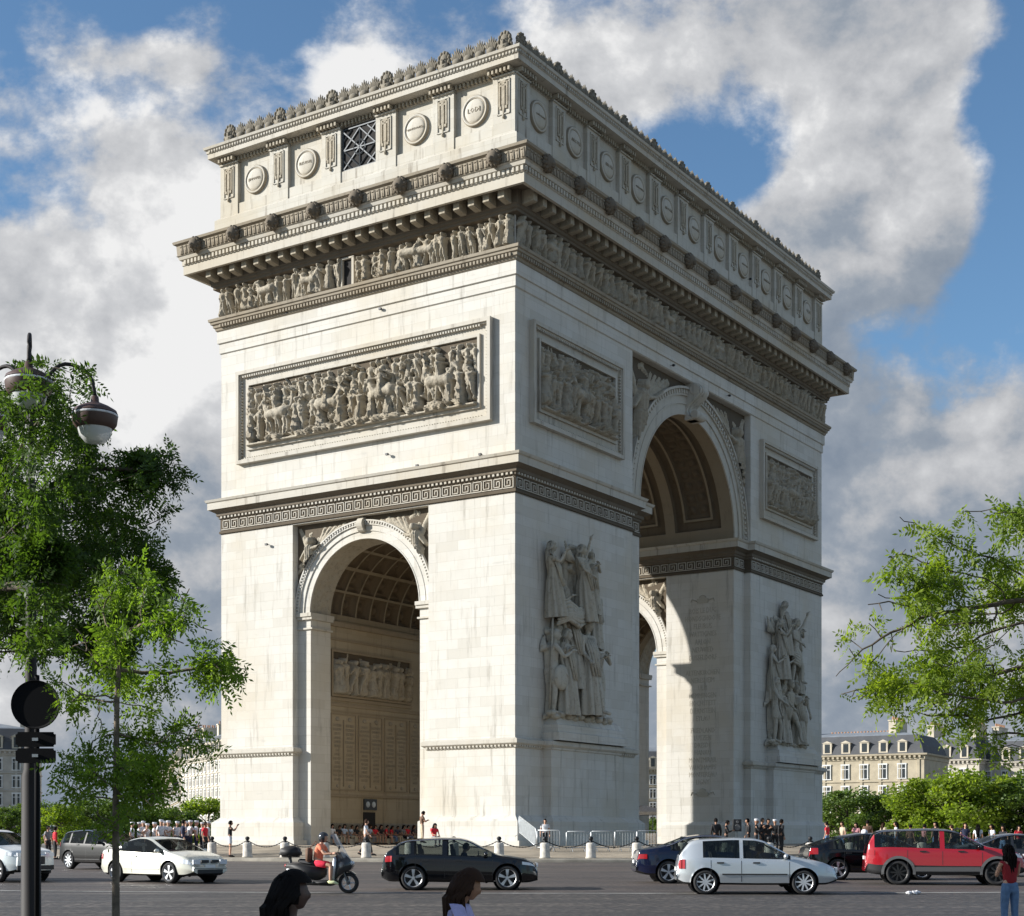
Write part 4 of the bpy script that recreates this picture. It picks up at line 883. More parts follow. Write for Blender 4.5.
# ================================================================ BACKGROUND: buildings and trees
for n, c in (('wall_cream', (.40, .345, .25)), ('wall_pale', (.46, .42, .35)), ('wall_grey', (.42, .39, .34)), ('slate', (.07, .073, .08)), ('zinc', (.19, .21, .235)), ('window_glass', (.03, .035, .04)), ('window_frame', (.62, .62, .6)), ('chimney_clay', (.36, .2, .12)), ('stucco', (.52, .46, .36))):
    mat(n, c, .25 if n == 'window_glass' else .8, var=.14, vs=.6)
def haussmann(label, loc, rz, L, D, eave, roof, floors, spacing, wallm='wall_cream', chim=(0.2, .5, .8), h0=3.5, group=None, side=True):
    b = thing('town_house', label, 'building', loc, rz, group)
    fl = (eave-h0-.8)/floors
    mb = MB(); mb.box(0, L, 0, D, -.3, eave); w = mb.obj('wall', wallm, b)
    mb = MB(); mb.sweep((0, L, 0, D), [(.05, eave-.9), (.15, eave-.85), (.2, eave-.3), (.6, eave-.15), (.65, eave+.1), (.1, eave+.15)], True, True)
    for f in range(floors): z = h0+fl*f; mb.sweep((0, L, 0, D), [(.02, z-.15), (.18, z-.1), (.18, z+.05), (.02, z+.1)], True, True)
    for k in range(int(L/.8)): mb.box(.2+k*.8, .55+k*.8, -.5, -.15, eave-.55, eave-.2)
    mb.obj('cornice', wallm, b)
    mb = MB(); x = .0
    for k in range(int(L/spacing)+1): xx = min(L-.2, max(.2, k*spacing)); mb.box(xx-.22, xx+.22, -.14, .02, h0, eave-.9)
    mb.obj('pilasters', wallm, b)
    hm = roof-eave
    mb = MB(); mb.sweep((0, L, 0, D), [(-.1, eave+.05), (-.5, eave+hm*.35), (-1.7, eave+hm*.78)], True, True); rf = mb.obj('mansard_roof', 'slate', b)
    mb = MB(); mb.sweep((0, L, 0, D), [(-1.7, eave+hm*.78), (-2.0, eave+hm*.82), (-D*.45, roof)], True, True); mb.obj('zinc_roof', 'zinc', b)
    def window(parent, x, z, w, h, y=0., sidew=None):
        m1 = MB(); m2 = MB()
        def bx(m, a, b_, y0, y1, z0, z1):
            if sidew is None: m.box(a, b_, y0, y1, z0, z1)
            else: m.box(L-y1 if sidew else y0, L-y0 if sidew else y1, a, b_, z0, z1)
        for a, b_, z0, z1 in ((x-w/2-.15, x-w/2, z, z+h), (x+w/2, x+w/2+.15, z, z+h), (x-w/2-.2, x+w/2+.2, z+h, z+h+.22), (x-w/2-.2, x+w/2+.2, z-.15, z), (x-.05, x+.05, z, z+h), (x-w/2, x+w/2, z+h*.68, z+h*.73)): bx(m1, a, b_, y-.16, y+.02, z0, z1)
        fr = m1.obj('window', 'window_frame' if sidew is None else 'stucco', parent); bx(m2, x-w/2, x+w/2, y-.05, y+.01, z, z+h); m2.obj('pane', 'window_glass', fr)
    n = int((L-1)/spacing); off = (L-(n-1)*spacing)/2 if n > 0 else L/2
    cnt = 0
    for f in range(floors):
        for k in range(n):
            if cnt < 88: window(b, off+k*spacing, h0+fl*f+.5, 1.15, fl*.62); cnt += 1
    if side:
        m_ = int((D-1)/spacing); o2 = (D-(m_-1)*spacing)/2
        for f in range(max(0, floors-2), floors):
            for k in range(m_):
                if cnt < 99: window(b, o2+k*spacing, h0+fl*f+.5, 1.1, fl*.6, 0, False); cnt += 1
    for k in range(n):
        x = off+k*spacing; z = eave+.35; hh = hm*.42
        mb = MB(); mb.box(x-.75, x+.75, -.0+.15, 1.6, z, z+hh); mb.prism([(-.9, z+hh), (.9, z+hh), (0, z+hh+.4)], lambda p, t: (x+p[0], t, p[1]), .05, 1.8)
        d = mb.obj('dormer', 'stucco', b); mb = MB(); mb.box(x-.42, x+.42, .11, .16, z+.2, z+hh-.15); mb.obj('dormer_pane', 'window_glass', d)
    for c in chim:
        mb = MB(); x = c*L; mb.box(x-.6, x+.6, D*.25, D*.7, eave+hm*.5, roof+1.7); mb.box(x-.7, x+.7, D*.24, D*.71, roof+1.55, roof+1.75)
        ch = mb.obj('chimney', 'stucco', rf); mb = MB()
        for j in range(7): mb.lathe([(.14, roof+1.75), (.16, roof+2.3), (.12, roof+2.32)], 7, (x, D*(.28+.4*j/6), 0))
        mb.obj('chimney_pots', 'chimney_clay', ch)
    return b
haussmann('cream stone building with slate mansard roof directly right of the arch', (27.5, 272.5, .14), R(-30), 45, 15, 15.0, 19.2, 3, 3.15, 'wall_cream', (.52, .86), 3.6)
b = haussmann('pale corner building with tall chimney wall, right of and behind the cream one', (74, 285, .14), R(-35), 12, 14, 15.5, 20.5, 3, 3.2, 'wall_pale', (.15, .8), 3.6)
haussmann('pale block with red chimney stacks, rightmost building, mostly behind the branches', (84, 282, .14), R(-32), 30, 14, 15, 20, 3, 3.1, 'wall_pale', (.1, .45, .8), 3.6)
bb = thing('roof_block', 'plain cream chimney block rising behind the slate roof', 'building', (66, 286, .14), R(-30))
mb = MB(); mb.box(-8, 6, 0, 6, 0, 20.6); mb.obj('wall', 'stucco', bb); mb = MB()
for k in range(22): mb.lathe([(.16, 20.6), (.18, 21.2), (.13, 21.2)], 6, (-7.6+k*.62, 1.5, 0))
mb.obj('chimney_pots', 'chimney_clay', bb)
haussmann('nearest town house of the row left of the arch, cut off by the left pier', (-68, 318, .14), math.atan2(275-318, -48+68)+0, 48, 14, 17, 22, 5, 3.0, 'wall_pale', (.1, .35, .6, .85), 3.6, 'town houses along the avenue', False)
haussmann('middle town house of the avenue row, above the low tree', (-82, 372, .14), math.atan2(318-372, -68+82), 54, 14, 17.6, 22.6, 5, 3.0, 'wall_cream', (.1, .4, .7, .95), 3.6, 'town houses along the avenue', False)
haussmann('farthest town house of the avenue row, behind the young street tree', (-104, 450, .14), math.atan2(372-450, -82+104), 80, 14, 18, 23, 5, 3.2, 'wall_pale', (.1, .3, .6, .9), 3.6, 'town houses along the avenue', False)
haussmann('grey corner building at the left edge behind the dark pole', (-112, 262, .14), R(12), 30, 14, 16.5, 21.5, 4, 3.0, 'wall_grey', (.3, .93), 3.6)  # walls in a plain warm grey
haussmann('far pale building seen through the great arch', (18, 330, .14), R(0), 36, 14, 16, 21, 4, 3.0, 'wall_cream', (.1, .5, .9), 3.6)
# ---- leafy crowns
def leaf_quads(C, rng, L, Wd, droop=.0, per=1, dirs=None):
    n = len(C); a = rng.normal(size=(n, 3)) if dirs is None else dirs+rng.normal(size=(n, 3))*.35
    a[:, 2] -= droop; a /= np.linalg.norm(a, axis=1)[:, None]+1e-9
    b = np.cross(a, rng.normal(size=(n, 3))); b /= np.linalg.norm(b, axis=1)[:, None]+1e-9
    l = L*rng.uniform(.7, 1.25, (n, 1)); w = Wd*rng.uniform(.7, 1.25, (n, 1))
    V = np.stack([C, C+a*l*.45+b*w, C+a*l, C+a*l*.45-b*w], 1).reshape(-1, 3); Q = np.arange(4*n).reshape(-1, 4); return V, Q
def far_tree_mesh(seed, h, rx, n=9000, lf=.36):
    rng = np.random.default_rng(seed); cl = []
    for k in range(34):
        a = rng.uniform(0, 2*PI); z = rng.uniform(.0, 1); r = rx*math.sqrt(max(0, 1-(z*1.35-.6)**2))*rng.uniform(.25, .95)
        cl.append((r*math.cos(a), r*math.sin(a), h*(.16+.76*z), rng.uniform(.35, 1.1)*rx*.33))
    cl = np.array(cl); k = rng.integers(0, len(cl), n); d = rng.normal(size=(n, 3)); d /= np.linalg.norm(d, axis=1)[:, None]; rad = rng.uniform(.3, 1.3, (n, 1))**.7
    C = cl[k, :3]+d*rad*cl[k, 3:4]*(1, 1, .8); V, Q = leaf_quads(C, rng, lf, lf*.45)
    me = bpy.data.meshes.new('crown'); quads_mesh(me, V, Q)
    mb = MB(); r2 = random.Random(seed); mb.tube([(0, 0, -.1), (.05, 0, h*.2), (0, .1, h*.45), (.1, 0, h*.75)], [.24, .19, .13, .05], 8)
    for j in range(9): a = r2.uniform(0, 2*PI); z = h*r2.uniform(.22, .55); e = rx*.7; mb.tube([(0, 0, z), (e*.5*math.cos(a), e*.5*math.sin(a), z+h*.13), (e*math.cos(a), e*math.sin(a), z+h*.26)], [.10, .07, .025], 5)
    return me, mb.mesh('trunk')
TM = [far_tree_mesh(1, 10.0, 5.0), far_tree_mesh(2, 9.2, 4.6), far_tree_mesh(3, 10.6, 4.4)]
def far_tree(px, D, top_px, kind, label, mt='leaf_far', sc=1.0):
    h = 1.7+(HY-top_px-5)/F*D-.14; x = (px-512)/F*D; s_ = h/(10.2, 9.5, 10.8)[kind]
    o = thing('street_tree', label, 'tree', (x, D, .14), px*1.3, 'trees round the far side of the square')
    for me, nm, m_ in ((TM[kind][0], 'crown', mt), (TM[kind][1], 'trunk', 'bark')): p = link_mesh(nm, me.copy() if nm == 'crown' else me, m_, o)
    o.scale = (s_*1.45, s_*1.45, s_)
for a in ((848, 214, 783, 0, 'rounded green tree touching the right edge of the arch'), (886, 218, 786, 1, 'lower gappy tree below the second pair of windows of the cream building'), (926, 206, 770, 2, 'tallest bright tree at the corner of the cream building'), (962, 202, 764, 0, 'broad bright tree whose pale forked trunk shows above the red car'),
          (996, 210, 768, 1, 'dark green tree above the dark car at the right'), (1035, 200, 758, 2, 'tree cut by the right edge of the picture'),
          (62, 205, 797, 1, 'yellow green tree right of the dark sign pole'), (98, 214, 792, 0, 'bushy tree behind the dark car on the left'), (140, 220, 796, 2, 'green tree behind the band in white shirts'), (176, 226, 800, 1, 'slim green tree at the foot of the avenue houses'),
          (208, 232, 792, 0, 'bright low tree against the left edge of the arch'), (12, 208, 800, 2, 'tree low behind the pale car at the left edge'), (652, 262, 812, 1, 'small tree seen through the great arch'), (866, 236, 790, 2, 'tree half hidden between the two left-hand trees of the cream building'), (944, 232, 776, 1, 'tree behind the bright corner tree, below the chimney wall'),
          (1015, 228, 772, 0, 'shaded tree behind the dark green one at the right'), (80, 236, 800, 2, 'tree between the pole and the young street tree'), (36, 226, 796, 0, 'tree directly behind the lamp post'), (120, 240, 800, 1, 'tree behind the trunk of the young street tree'), (158, 246, 802, 0, 'tree behind the raised instruments of the band')):
    far_tree(*a, mt='leaf_bright' if a[0] in (926, 208, 962, 62) else 'leaf_far')

# ---- near trees grown by space colonisation
def grow(start, trunk, blobs, seed, step=.22, kill=.22, infl=2.4, iters=260, grav=-.02):
    rng = np.random.default_rng(seed); att = []
    for (c, r, n) in blobs:
        d = rng.normal(size=(n, 3)); d /= np.linalg.norm(d, axis=1)[:, None]; att.append(np.array(c)+d*np.array(r)*rng.uniform(.1, 1, (n, 1))**.5)
    att = np.concatenate(att); N = [np.array(p, float) for p in trunk]; par = [-1]+list(range(len(trunk)-1))
    for it in range(iters):
        P = np.array(N); D = np.linalg.norm(att[:, None]-P[None], axis=2); near = D.argmin(1); dm = D.min(1)
        keep = dm > kill; att, near, dm = att[keep], near[keep], dm[keep]
        if len(att) == 0: break
        ok = dm < infl
        if not ok.any(): ok = dm <= dm.min()+.01
        added = 0
        for nd in np.unique(near[ok]):
            v = att[ok & (near == nd)]-P[nd]; v = (v/np.linalg.norm(v, axis=1)[:, None]).sum(0); v = v/(np.linalg.norm(v)+1e-9)+rng.normal(size=3)*.10; v[2] += grav; v /= np.linalg.norm(v)
            N.append(P[nd]+v*step); par.append(int(nd)); added += 1
        if added == 0: break
    return np.array(N), np.array(par)
def near_tree(name, label, base, trunk, blobs, seed, leafm, barkm, r0, tips_leaves=6, leaf_L=.26, gap=.35, group=None, twig_r=.006, step=.13, start_leaf=0, smooth=True):
    o = thing(name, label, 'tree', base, 0, group); rng = np.random.default_rng(seed+5)
    N, par = grow(base, trunk, blobs, seed, step); n = len(N)
    cnt = np.zeros(n); kids = [[] for _ in range(n)]
    for i in range(n-1, 0, -1): kids[par[i]].append(i)
    for i in range(n-1, -1, -1): cnt[i] = max(1, sum(cnt[k] for k in kids[i])) if kids[i] else 1
    rad = twig_r*cnt**.5; rad = np.minimum(rad*(r0/rad[0]) if rad[0] > r0 else rad, r0)
    mb = MB(); done = set()
    rad[:len(trunk)] = np.linspace(r0, max(rad[len(trunk)-1], r0*.5), len(trunk))
    for i in range(n):
        for q, k in enumerate(sorted(kids[i], key=lambda k: -cnt[k])):
            if q == 0 and i != 0 and i in done: continue
            path = [i, k]; done.add(k); c = k
            while kids[c]: c = max(kids[c], key=lambda k: cnt[k]); path.append(c); done.add(c)
            rr = [min(rad[path[0]], rad[path[1]]*1.15)]+[rad[j] for j in path[1:]]
            mb.tube([N[j] for j in path], rr, 7 if rr[0] > .03 else 4, False)
    mb.obj('trunk', barkm, o, True, fix=False)
    # pinnate leaves on the thin wood
    thin = np.where((cnt <= 6) & (np.arange(n) >= len(trunk)))[0]; cen = N[thin]
    C = np.repeat(cen, tips_leaves, 0)+rng.normal(size=(len(thin)*tips_leaves, 3))*.05
    dens = np.array([mnoise.noise(Vector(c*1.9)+Vector((seed, 0, 0))) for c in C]); C = C[dens > gap-.45]
    m = len(C); ax = rng.normal(size=(m, 3)); ax[:, 2] -= .35; ax /= np.linalg.norm(ax, axis=1)[:, None]
    sd = np.cross(ax, rng.normal(size=(m, 3))); sd /= np.linalg.norm(sd, axis=1)[:, None]
    L = leaf_L*rng.uniform(.6, 1.15, (m, 1)); VV = []
    for j in range(13):
        t = .15+.85*(j//2)/6; s_ = 0 if j == 12 else (1 if j % 2 else -1)
        p = C+ax*L*t; p[:, 2] -= (t**2)*L[:, 0]*.25; d = ax*.55+sd*s_ if s_ else ax.copy(); d[:, 2] -= .25; d /= np.linalg.norm(d, axis=1)[:, None]; d = d+rng.normal(size=(m, 3))*.12
        w = np.cross(d, np.cross(ax, sd)+rng.normal(size=(m, 3))*.5); w /= np.linalg.norm(w, axis=1)[:, None]+1e-9
        ll = L*.30*(1-.3*abs(t-.5)); ww = ll*.20; VV.append(np.stack([p, p+d*ll*.5+w*ww, p+d*ll, p+d*ll*.5-w*ww], 1))
    V = np.concatenate(VV).reshape(-1, 3); me = bpy.data.meshes.new('foliage'); quads_mesh(me, V, np.arange(len(V)).reshape(-1, 4))
    link_mesh('crown', me, leafm, o); return o, n, m
def W(px, py, D): return np.array(((px-512)/F*D, D, 1.7+(HY-py)/F*D))
def near(name, label, bpx, D, gz0, trunk_px, blobs_px, seed, *a, **k):
    bx = (bpx-512)/F*D; base = np.array((bx, D, gz0))
    tr = [np.array((0, 0, 0.))]+[W(x, y, D+dd)-base for x, y, dd in trunk_px]
    # resample the trunk
    T = [tr[0]]
    for p, q in zip(tr, tr[1:]):
        m = max(1, int(np.linalg.norm(q-p)/.3)); T += [p+(q-p)*(j+1)/m for j in range(m)]
    bl = [(W(x, y, D+dd)-base, np.array((rx, rd, ry))*D/F, n) for x, y, dd, rx, ry, rd, n in blobs_px]
    return near_tree(name, label, tuple(base), T, bl, seed, *a, **k)
r = near('young_tree', 'slim young tree with bare pale trunk between the sign pole and the white car', 116, 17, .14, [(116, 800, 0), (117, 700, 0), (121, 640, 0)],
     [(125, 590, 0, 45, 38, 50, 42), (215, 665, .2, 42, 36, 50, 60), (170, 620, -.3, 50, 50, 55, 50), (92, 690, .2, 38, 60, 50, 60), (84, 758, 0, 34, 38, 50, 50), (130, 780, -.3, 60, 40, 60, 190), (170, 760, .1, 40, 34, 40, 50), (88, 790, .1, 34, 30, 40, 60), (185, 735, .3, 40, 30, 50, 30), (120, 700, .4, 60, 50, 60, 40), (98, 640, -.4, 36, 40, 50, 40)],
     4, 'leaf_near', 'bark_pale', .050, 9, .25, .36)
r2 = near('leafy_tree', 'large dark leafy tree filling the left edge around the street lamp', -95, 24, .14, [(-90, 760, 0), (-80, 640, .2), (-70, 560, 0)],
     [(5, 585, 0, 110, 78, 130, 420), (60, 520, .3, 95, 80, 110, 300), (105, 590, -.3, 70, 65, 100, 200), (40, 440, 0, 70, 60, 90, 150), (130, 500, .2, 55, 55, 70, 80), (22, 385, .2, 44, 34, 50, 36), (-60, 500, 0, 100, 150, 130, 260), (4, 640, -.2, 60, 34, 60, 60), (34, 500, -3.2, 34, 74, 30, 110), (40, 600, -3.2, 30, 50, 30, 50), (30, 410, -3.3, 30, 30, 24, 36), (66, 372, -3.3, 30, 16, 20, 22), (30, 560, -.3, 60, 50, 60, 110), (15, 500, -.4, 60, 50, 60, 100), (75, 385, .2, 34, 22, 30, 26), (110, 650, -.2, 34, 30, 60, 50), (160, 470, .2, 30, 30, 40, 24)],
     8, 'leaf_dark', 'bark', .16, 10, .32, .38, step=.22)
r3 = near('acacia', 'bright green acacia whose drooping branches enter from the right edge', 1180, 18.5, .14, [(1175, 760, 0), (1150, 660, 0), (1120, 600, .1)],
     [(985, 520, 0, 40, 30, 60, 26), (920, 560, 0, 38, 30, 50, 32), (1000, 590, .3, 60, 50, 70, 90), (900, 600, -.2, 45, 30, 50, 50), (960, 640, .1, 70, 45, 70, 120), (880, 655, 0, 46, 26, 40, 70), (940, 690, -.2, 70, 36, 70, 150), (1005, 720, .2, 45, 40, 60, 110), (860, 690, 0, 34, 22, 40, 60), (905, 560, .1, 30, 26, 40, 30), (935, 610, -.3, 60, 34, 50, 70), (1060, 640, 0, 60, 90, 80, 150), (1070, 540, 0, 50, 50, 70, 60), (850, 668, 0, 26, 16, 26, 46), (862, 640, .2, 22, 20, 26, 24), (900, 520, 0, 30, 20, 30, 10)],
     15, 'leaf_bright', 'bark', .13, 10, .27, .47)
print('trees', r[1:], r2[1:], r3[1:])
# street trees of the pavement just outside the picture, to the left: they shade the pavement
for k, (x, y) in enumerate(((-13.5, 9), (-11.5, 3.5), (-15.5, 15.5))):
    o = thing('pavement_tree', ['pavement tree left of the frame, nearest the crossing', 'pavement tree left of the frame, behind the photographer', 'pavement tree left of the frame, farthest along the kerb'][k], 'tree', (x, y, .14), k, 'pavement trees beyond the left edge')
    link_mesh('crown', TM[k][0].copy(), 'leaf_dark', o); link_mesh('trunk', TM[k][1], 'bark', o); o.scale = (.72, .72, .72)
# ================================================================ PEOPLE
SUB = [1]
def skin_mesh(J, E, sub=None):
    sub = sub or SUB[0]
    names = list(J); me = bpy.data.meshes.new('s'); me.from_pydata([J[n][0] for n in names], [(names.index(a), names.index(b)) for a, b in E], [])
    o = bpy.data.objects.new('s', me); COL.objects.link(o); o.modifiers.new('k', 'SKIN'); 
    for i, n in enumerate(names):
        r = J[n][1]; r = r if isinstance(r, tuple) else (r, r); me.skin_vertices[0].data[i].radius = r
    me.skin_vertices[0].data[0].use_root = True
    m = o.modifiers.new('b', 'SUBSURF'); m.levels = sub; m.render_levels = sub
    bpy.context.view_layer.update(); out = bpy.data.meshes.new_from_object(o.evaluated_get(bpy.context.evaluated_depsgraph_get()))
    bpy.data.objects.remove(o); return out
def join_into(me, mb):
    bm = bmesh.new(); bm.from_mesh(me); vs = [bm.verts.new(v) for v in mb.v]
    for f in mb.f:
        try: bm.faces.new([vs[i] for i in dict.fromkeys(f)])
        except Exception: pass
    bmesh.ops.remove_doubles(bm, verts=vs, dist=1e-5); bm.to_mesh(me); bm.free(); return me
def head_pts(c, s=1., n=28, m=20, inflate=0., tilt=0.):
    rot = Matrix.Rotation(tilt, 3, 'Y'); vs = []; ds = []
    for j in range(m+1):
        th = PI*j/m
        for k in range(n):
            a = 2*PI*k/n; d = Vector((math.sin(th)*math.cos(a), math.sin(th)*math.sin(a), math.cos(th)))
            r = Vector((.098*d.x, .078*d.y*(1-.18*max(0, -d.z)), .122*d.z))
            def g(cx, cy, cz, w, amp):
                q = (d-Vector((cx, cy, cz)).normalized()).length; return amp*math.exp(-(q/w)**2)
            b = g(1, 0, -.12, .17, .026)+g(1, 0, .05, .12, .008)+g(.85, 0, -.8, .25, .016)+g(1, .0, -.42, .16, .008)+g(1, .32, .12, .16, -.009)+g(1, -.32, .12, .16, -.009)+g(1, 0, .35, .35, .006)+g(-.05, 1, -.05, .14, .018)+g(-.05, -1, -.05, .14, .018)
            p = r+d*(b+inflate); vs.append(rot @ (p*s)+Vector(c)); ds.append(d)
    fs = [(j*n+k, (j+1)*n+k, (j+1)*n+(k+1) % n, j*n+(k+1) % n) for j in range(m) for k in range(n)]
    return vs, fs, ds
def hand(mb, w, d, up, side=1, s=1.):
    """palm and five bent fingers; w wrist, d direction of the hand, up back of the hand"""
    w, d, up = Vector(w), Vector(d).normalized(), Vector(up).normalized(); t = d.cross(up).normalized()*side; up = t.cross(d)*side
    mb.tube([w-d*.015, w+d*.03, w+d*.075, w+d*.095], [.024*s, .034*s, .038*s, .026*s], 8)
    for k, (o, L) in enumerate(((-.03, .058), (-.01, .07), (.010, .066), (.029, .05))):
        b = w+d*.085*s+t*o*s; mid = b+d*L*.5*s-up*.010; tip = mid+d*L*.42*s-up*.030; mb.tube([b, mid, tip], [.0095*s, .009*s, .007*s], 6)
    b = w+d*.03*s-t*.03*s; mb.tube([b, b+d*.03*s-t*.022*s-up*.01, b+d*.06*s-t*.022*s-up*.02], [.013*s, .011*s, .008*s], 6)
POSES = {}
def joints(pose):
    J = dict(pelvis=(0, 0, .95), spine=(0, 0, 1.12), chest=(.01, 0, 1.30), neck=(0, 0, 1.47), skull=(.015, 0, 1.60))
    for n, s in (('l', 1), ('r', -1)):
        J[n+'sh'] = (0, s*.175, 1.41); J[n+'el'] = (-.02, s*.235, 1.13); J[n+'wr'] = (.06, s*.25, .89)
        J[n+'hip'] = (0, s*.09, .90); J[n+'kn'] = (.02, s*.105, .50); J[n+'an'] = (-.01, s*.11, .09); J[n+'toe'] = (.16, s*.125, .03)
    def up(**k): J.update(k)
    if pose == 'walk':
        up(lkn=(.20, .10, .50), lan=(.28, .10, .10), ltoe=(.44, .11, .05), rkn=(-.06, -.10, .49), ran=(-.33, -.10, .16), rtoe=(-.20, -.11, .05), lel=(-.12, .24, 1.14), lwr=(-.10, .26, .92), rel=(.08, -.24, 1.14), rwr=(.22, -.22, .98))
    if pose == 'reach': up(lel=(.08, .30, 1.60), lwr=(.16, .36, 1.88), rel=(.10, -.30, 1.18), rwr=(.26, -.20, 1.05), lkn=(.16, .12, .50), lan=(.14, .14, .09), ltoe=(.30, .15, .03))
    if pose == 'photo': up(lel=(.20, .22, 1.26), lwr=(.34, .09, 1.50), rel=(.20, -.22, 1.26), rwr=(.34, -.09, 1.50))
    if pose == 'phone': up(lel=(.12, .22, 1.14), lwr=(.30, .08, 1.22), rel=(.12, -.22, 1.14), rwr=(.30, -.06, 1.22), skull=(.06, 0, 1.585))
    if pose == 'play': up(lel=(.16, .23, 1.18), lwr=(.33, .05, 1.36), rel=(.18, -.23, 1.16), rwr=(.36, -.05, 1.30))
    if pose in ('sit', 'drive'):
        up(pelvis=(0, 0, .12), spine=(.01, 0, .29), chest=(.06, 0, .48), neck=(.07, 0, .65), skull=(.11, 0, .77))
        for n, s in (('l', 1), ('r', -1)):
            J[n+'sh'] = (.06, s*.175, .59); J[n+'el'] = (.12, s*.24, .34); J[n+'wr'] = (.33, s*.14, .28); J[n+'hip'] = (.02, s*.10, .11); J[n+'kn'] = (.44, s*.13, .16); J[n+'an'] = (.42, s*.12, -.26); J[n+'toe'] = (.58, s*.13, -.32)
            if pose == 'drive': J[n+'el'] = (.22, s*.24, .38); J[n+'wr'] = (.42, s*.16, .50); J[n+'kn'] = (.46, s*.13, .10); J[n+'an'] = (.72, s*.12, -.18); J[n+'toe'] = (.86, s*.12, -.16)
    if pose == 'ride':
        up(pelvis=(0, 0, .80), spine=(.02, 0, .97), chest=(.08, 0, 1.15), neck=(.11, 0, 1.32), skull=(.15, 0, 1.44))
        for n, s in (('l', 1), ('r', -1)):
            J[n+'sh'] = (.10, s*.18, 1.26); J[n+'el'] = (.26, s*.27, 1.04); J[n+'wr'] = (.50, s*.29, 1.06); J[n+'hip'] = (.03, s*.12, .79); J[n+'kn'] = (.42, s*.20, .74); J[n+'an'] = (.40, s*.20, .34); J[n+'toe'] = (.56, s*.21, .28)
    return J
def make_body(pose, female=False, top='shirt', legs='trousers'):
    P = joints(pose); V = lambda a, b, t: tuple(Vector(P[a]).lerp(Vector(P[b]), t))
    w = .92 if female else 1.
    R_ = dict(pelvis=(.115, .15), spine=(.085*w, .12*w), chest=(.10, .135*w), neck=.052, skull=.07)
    J = {n: (P[n], R_[n]) for n in ('pelvis', 'spine', 'chest', 'neck', 'skull')}; E = [('pelvis', 'spine'), ('spine', 'chest'), ('chest', 'neck'), ('neck', 'skull')]
    for n in 'lr':
        for k, r in (('sh', .058), ('el', .042), ('wr', .027), ('hip', .088), ('kn', .058), ('an', .038), ('toe', .032)): J[n+k] = (P[n+k], r*(.92 if female and k in ('sh', 'el') else 1))
        J[n+'calf'] = (V(n+'kn', n+'an', .3), .060); E += [('chest', n+'sh'), (n+'sh', n+'el'), (n+'el', n+'wr'), ('pelvis', n+'hip'), (n+'hip', n+'kn'), (n+'kn', n+'calf'), (n+'calf', n+'an'), (n+'an', n+'toe')]
    body = skin_mesh(J, E); mb = MB(); tilt = .35 if pose in ('sit', 'phone') else .08
    hc = Vector(P['skull'])+Vector((.012, 0, .03)); v, f, _ = head_pts(hc, .98, tilt=tilt); mb.add(v, f)
    for n, s in (('l', 1), ('r', -1)):
        d = Vector(P[n+'wr'])-Vector(P[n+'el']); hand(mb, P[n+'wr'], d, (0, s*.9, .3) if pose in ('stand', 'walk') else (0, 0, 1), s)
    join_into(body, mb)
    # clothes follow the same joints, a little wider
    J = {'pelvis': (tuple(Vector(P['pelvis'])+Vector((0, 0, .0))), (.128, .162)), 'spine': (P['spine'], (.105*w, .14*w)), 'chest': (P['chest'], (.122, .158*w)), 'collar': (V('chest', 'neck', .62), (.09, .10))}
    E = [('pelvis', 'spine'), ('spine', 'chest'), ('chest', 'collar')]
    for n in 'lr':
        t = {'shirt': .62, 'jacket': 1, 'tank': .12, 'long': 1}[top]
        J[n+'sh'] = (P[n+'sh'], .074 if top != 'tank' else .05); J[n+'a'] = (V(n+'sh', n+'el', t), .060 if top != 'tank' else .045); E += [('chest', n+'sh'), (n+'sh', n+'a')]
        if t == 1: J[n+'b'] = (V(n+'el', n+'wr', .92), .040); E.append((n+'a', n+'b'))
    shirt = skin_mesh(J, E)
    J = {'pelvis': (P['pelvis'], (.122, .155)), 'waist': (V('pelvis', 'spine', .62), (.098*w, .128*w))}; E = [('pelvis', 'waist')]
    for n in 'lr':
        J[n+'hip'] = (P[n+'hip'], .105)
        if legs == 'shorts': J[n+'kn'] = (V(n+'hip', n+'kn', .75), .092); E += [('pelvis', n+'hip'), (n+'hip', n+'kn')]
        else: J[n+'kn'] = (P[n+'kn'], .074); J[n+'an'] = (V(n+'kn', n+'an', .94), .058); E += [('pelvis', n+'hip'), (n+'hip', n+'kn'), (n+'kn', n+'an')]
    pants = skin_mesh(J, E); mb = MB()
    for n in 'lr':
        a, t = Vector(P[n+'an']), Vector(P[n+'toe']); d = (t-a); mb.tube([a+Vector((-.045, 0, .0)), a+Vector((-.02, 0, -.03)), a.lerp(t, .6)+Vector((0, 0, -.0)), t+d.normalized()*.06], [.042, .05, .045, .026], 8)
    shoes = mb.mesh('shoes')
    return dict(body=body, shirt=shirt, pants=pants, shoes=shoes, hc=hc, tilt=tilt)
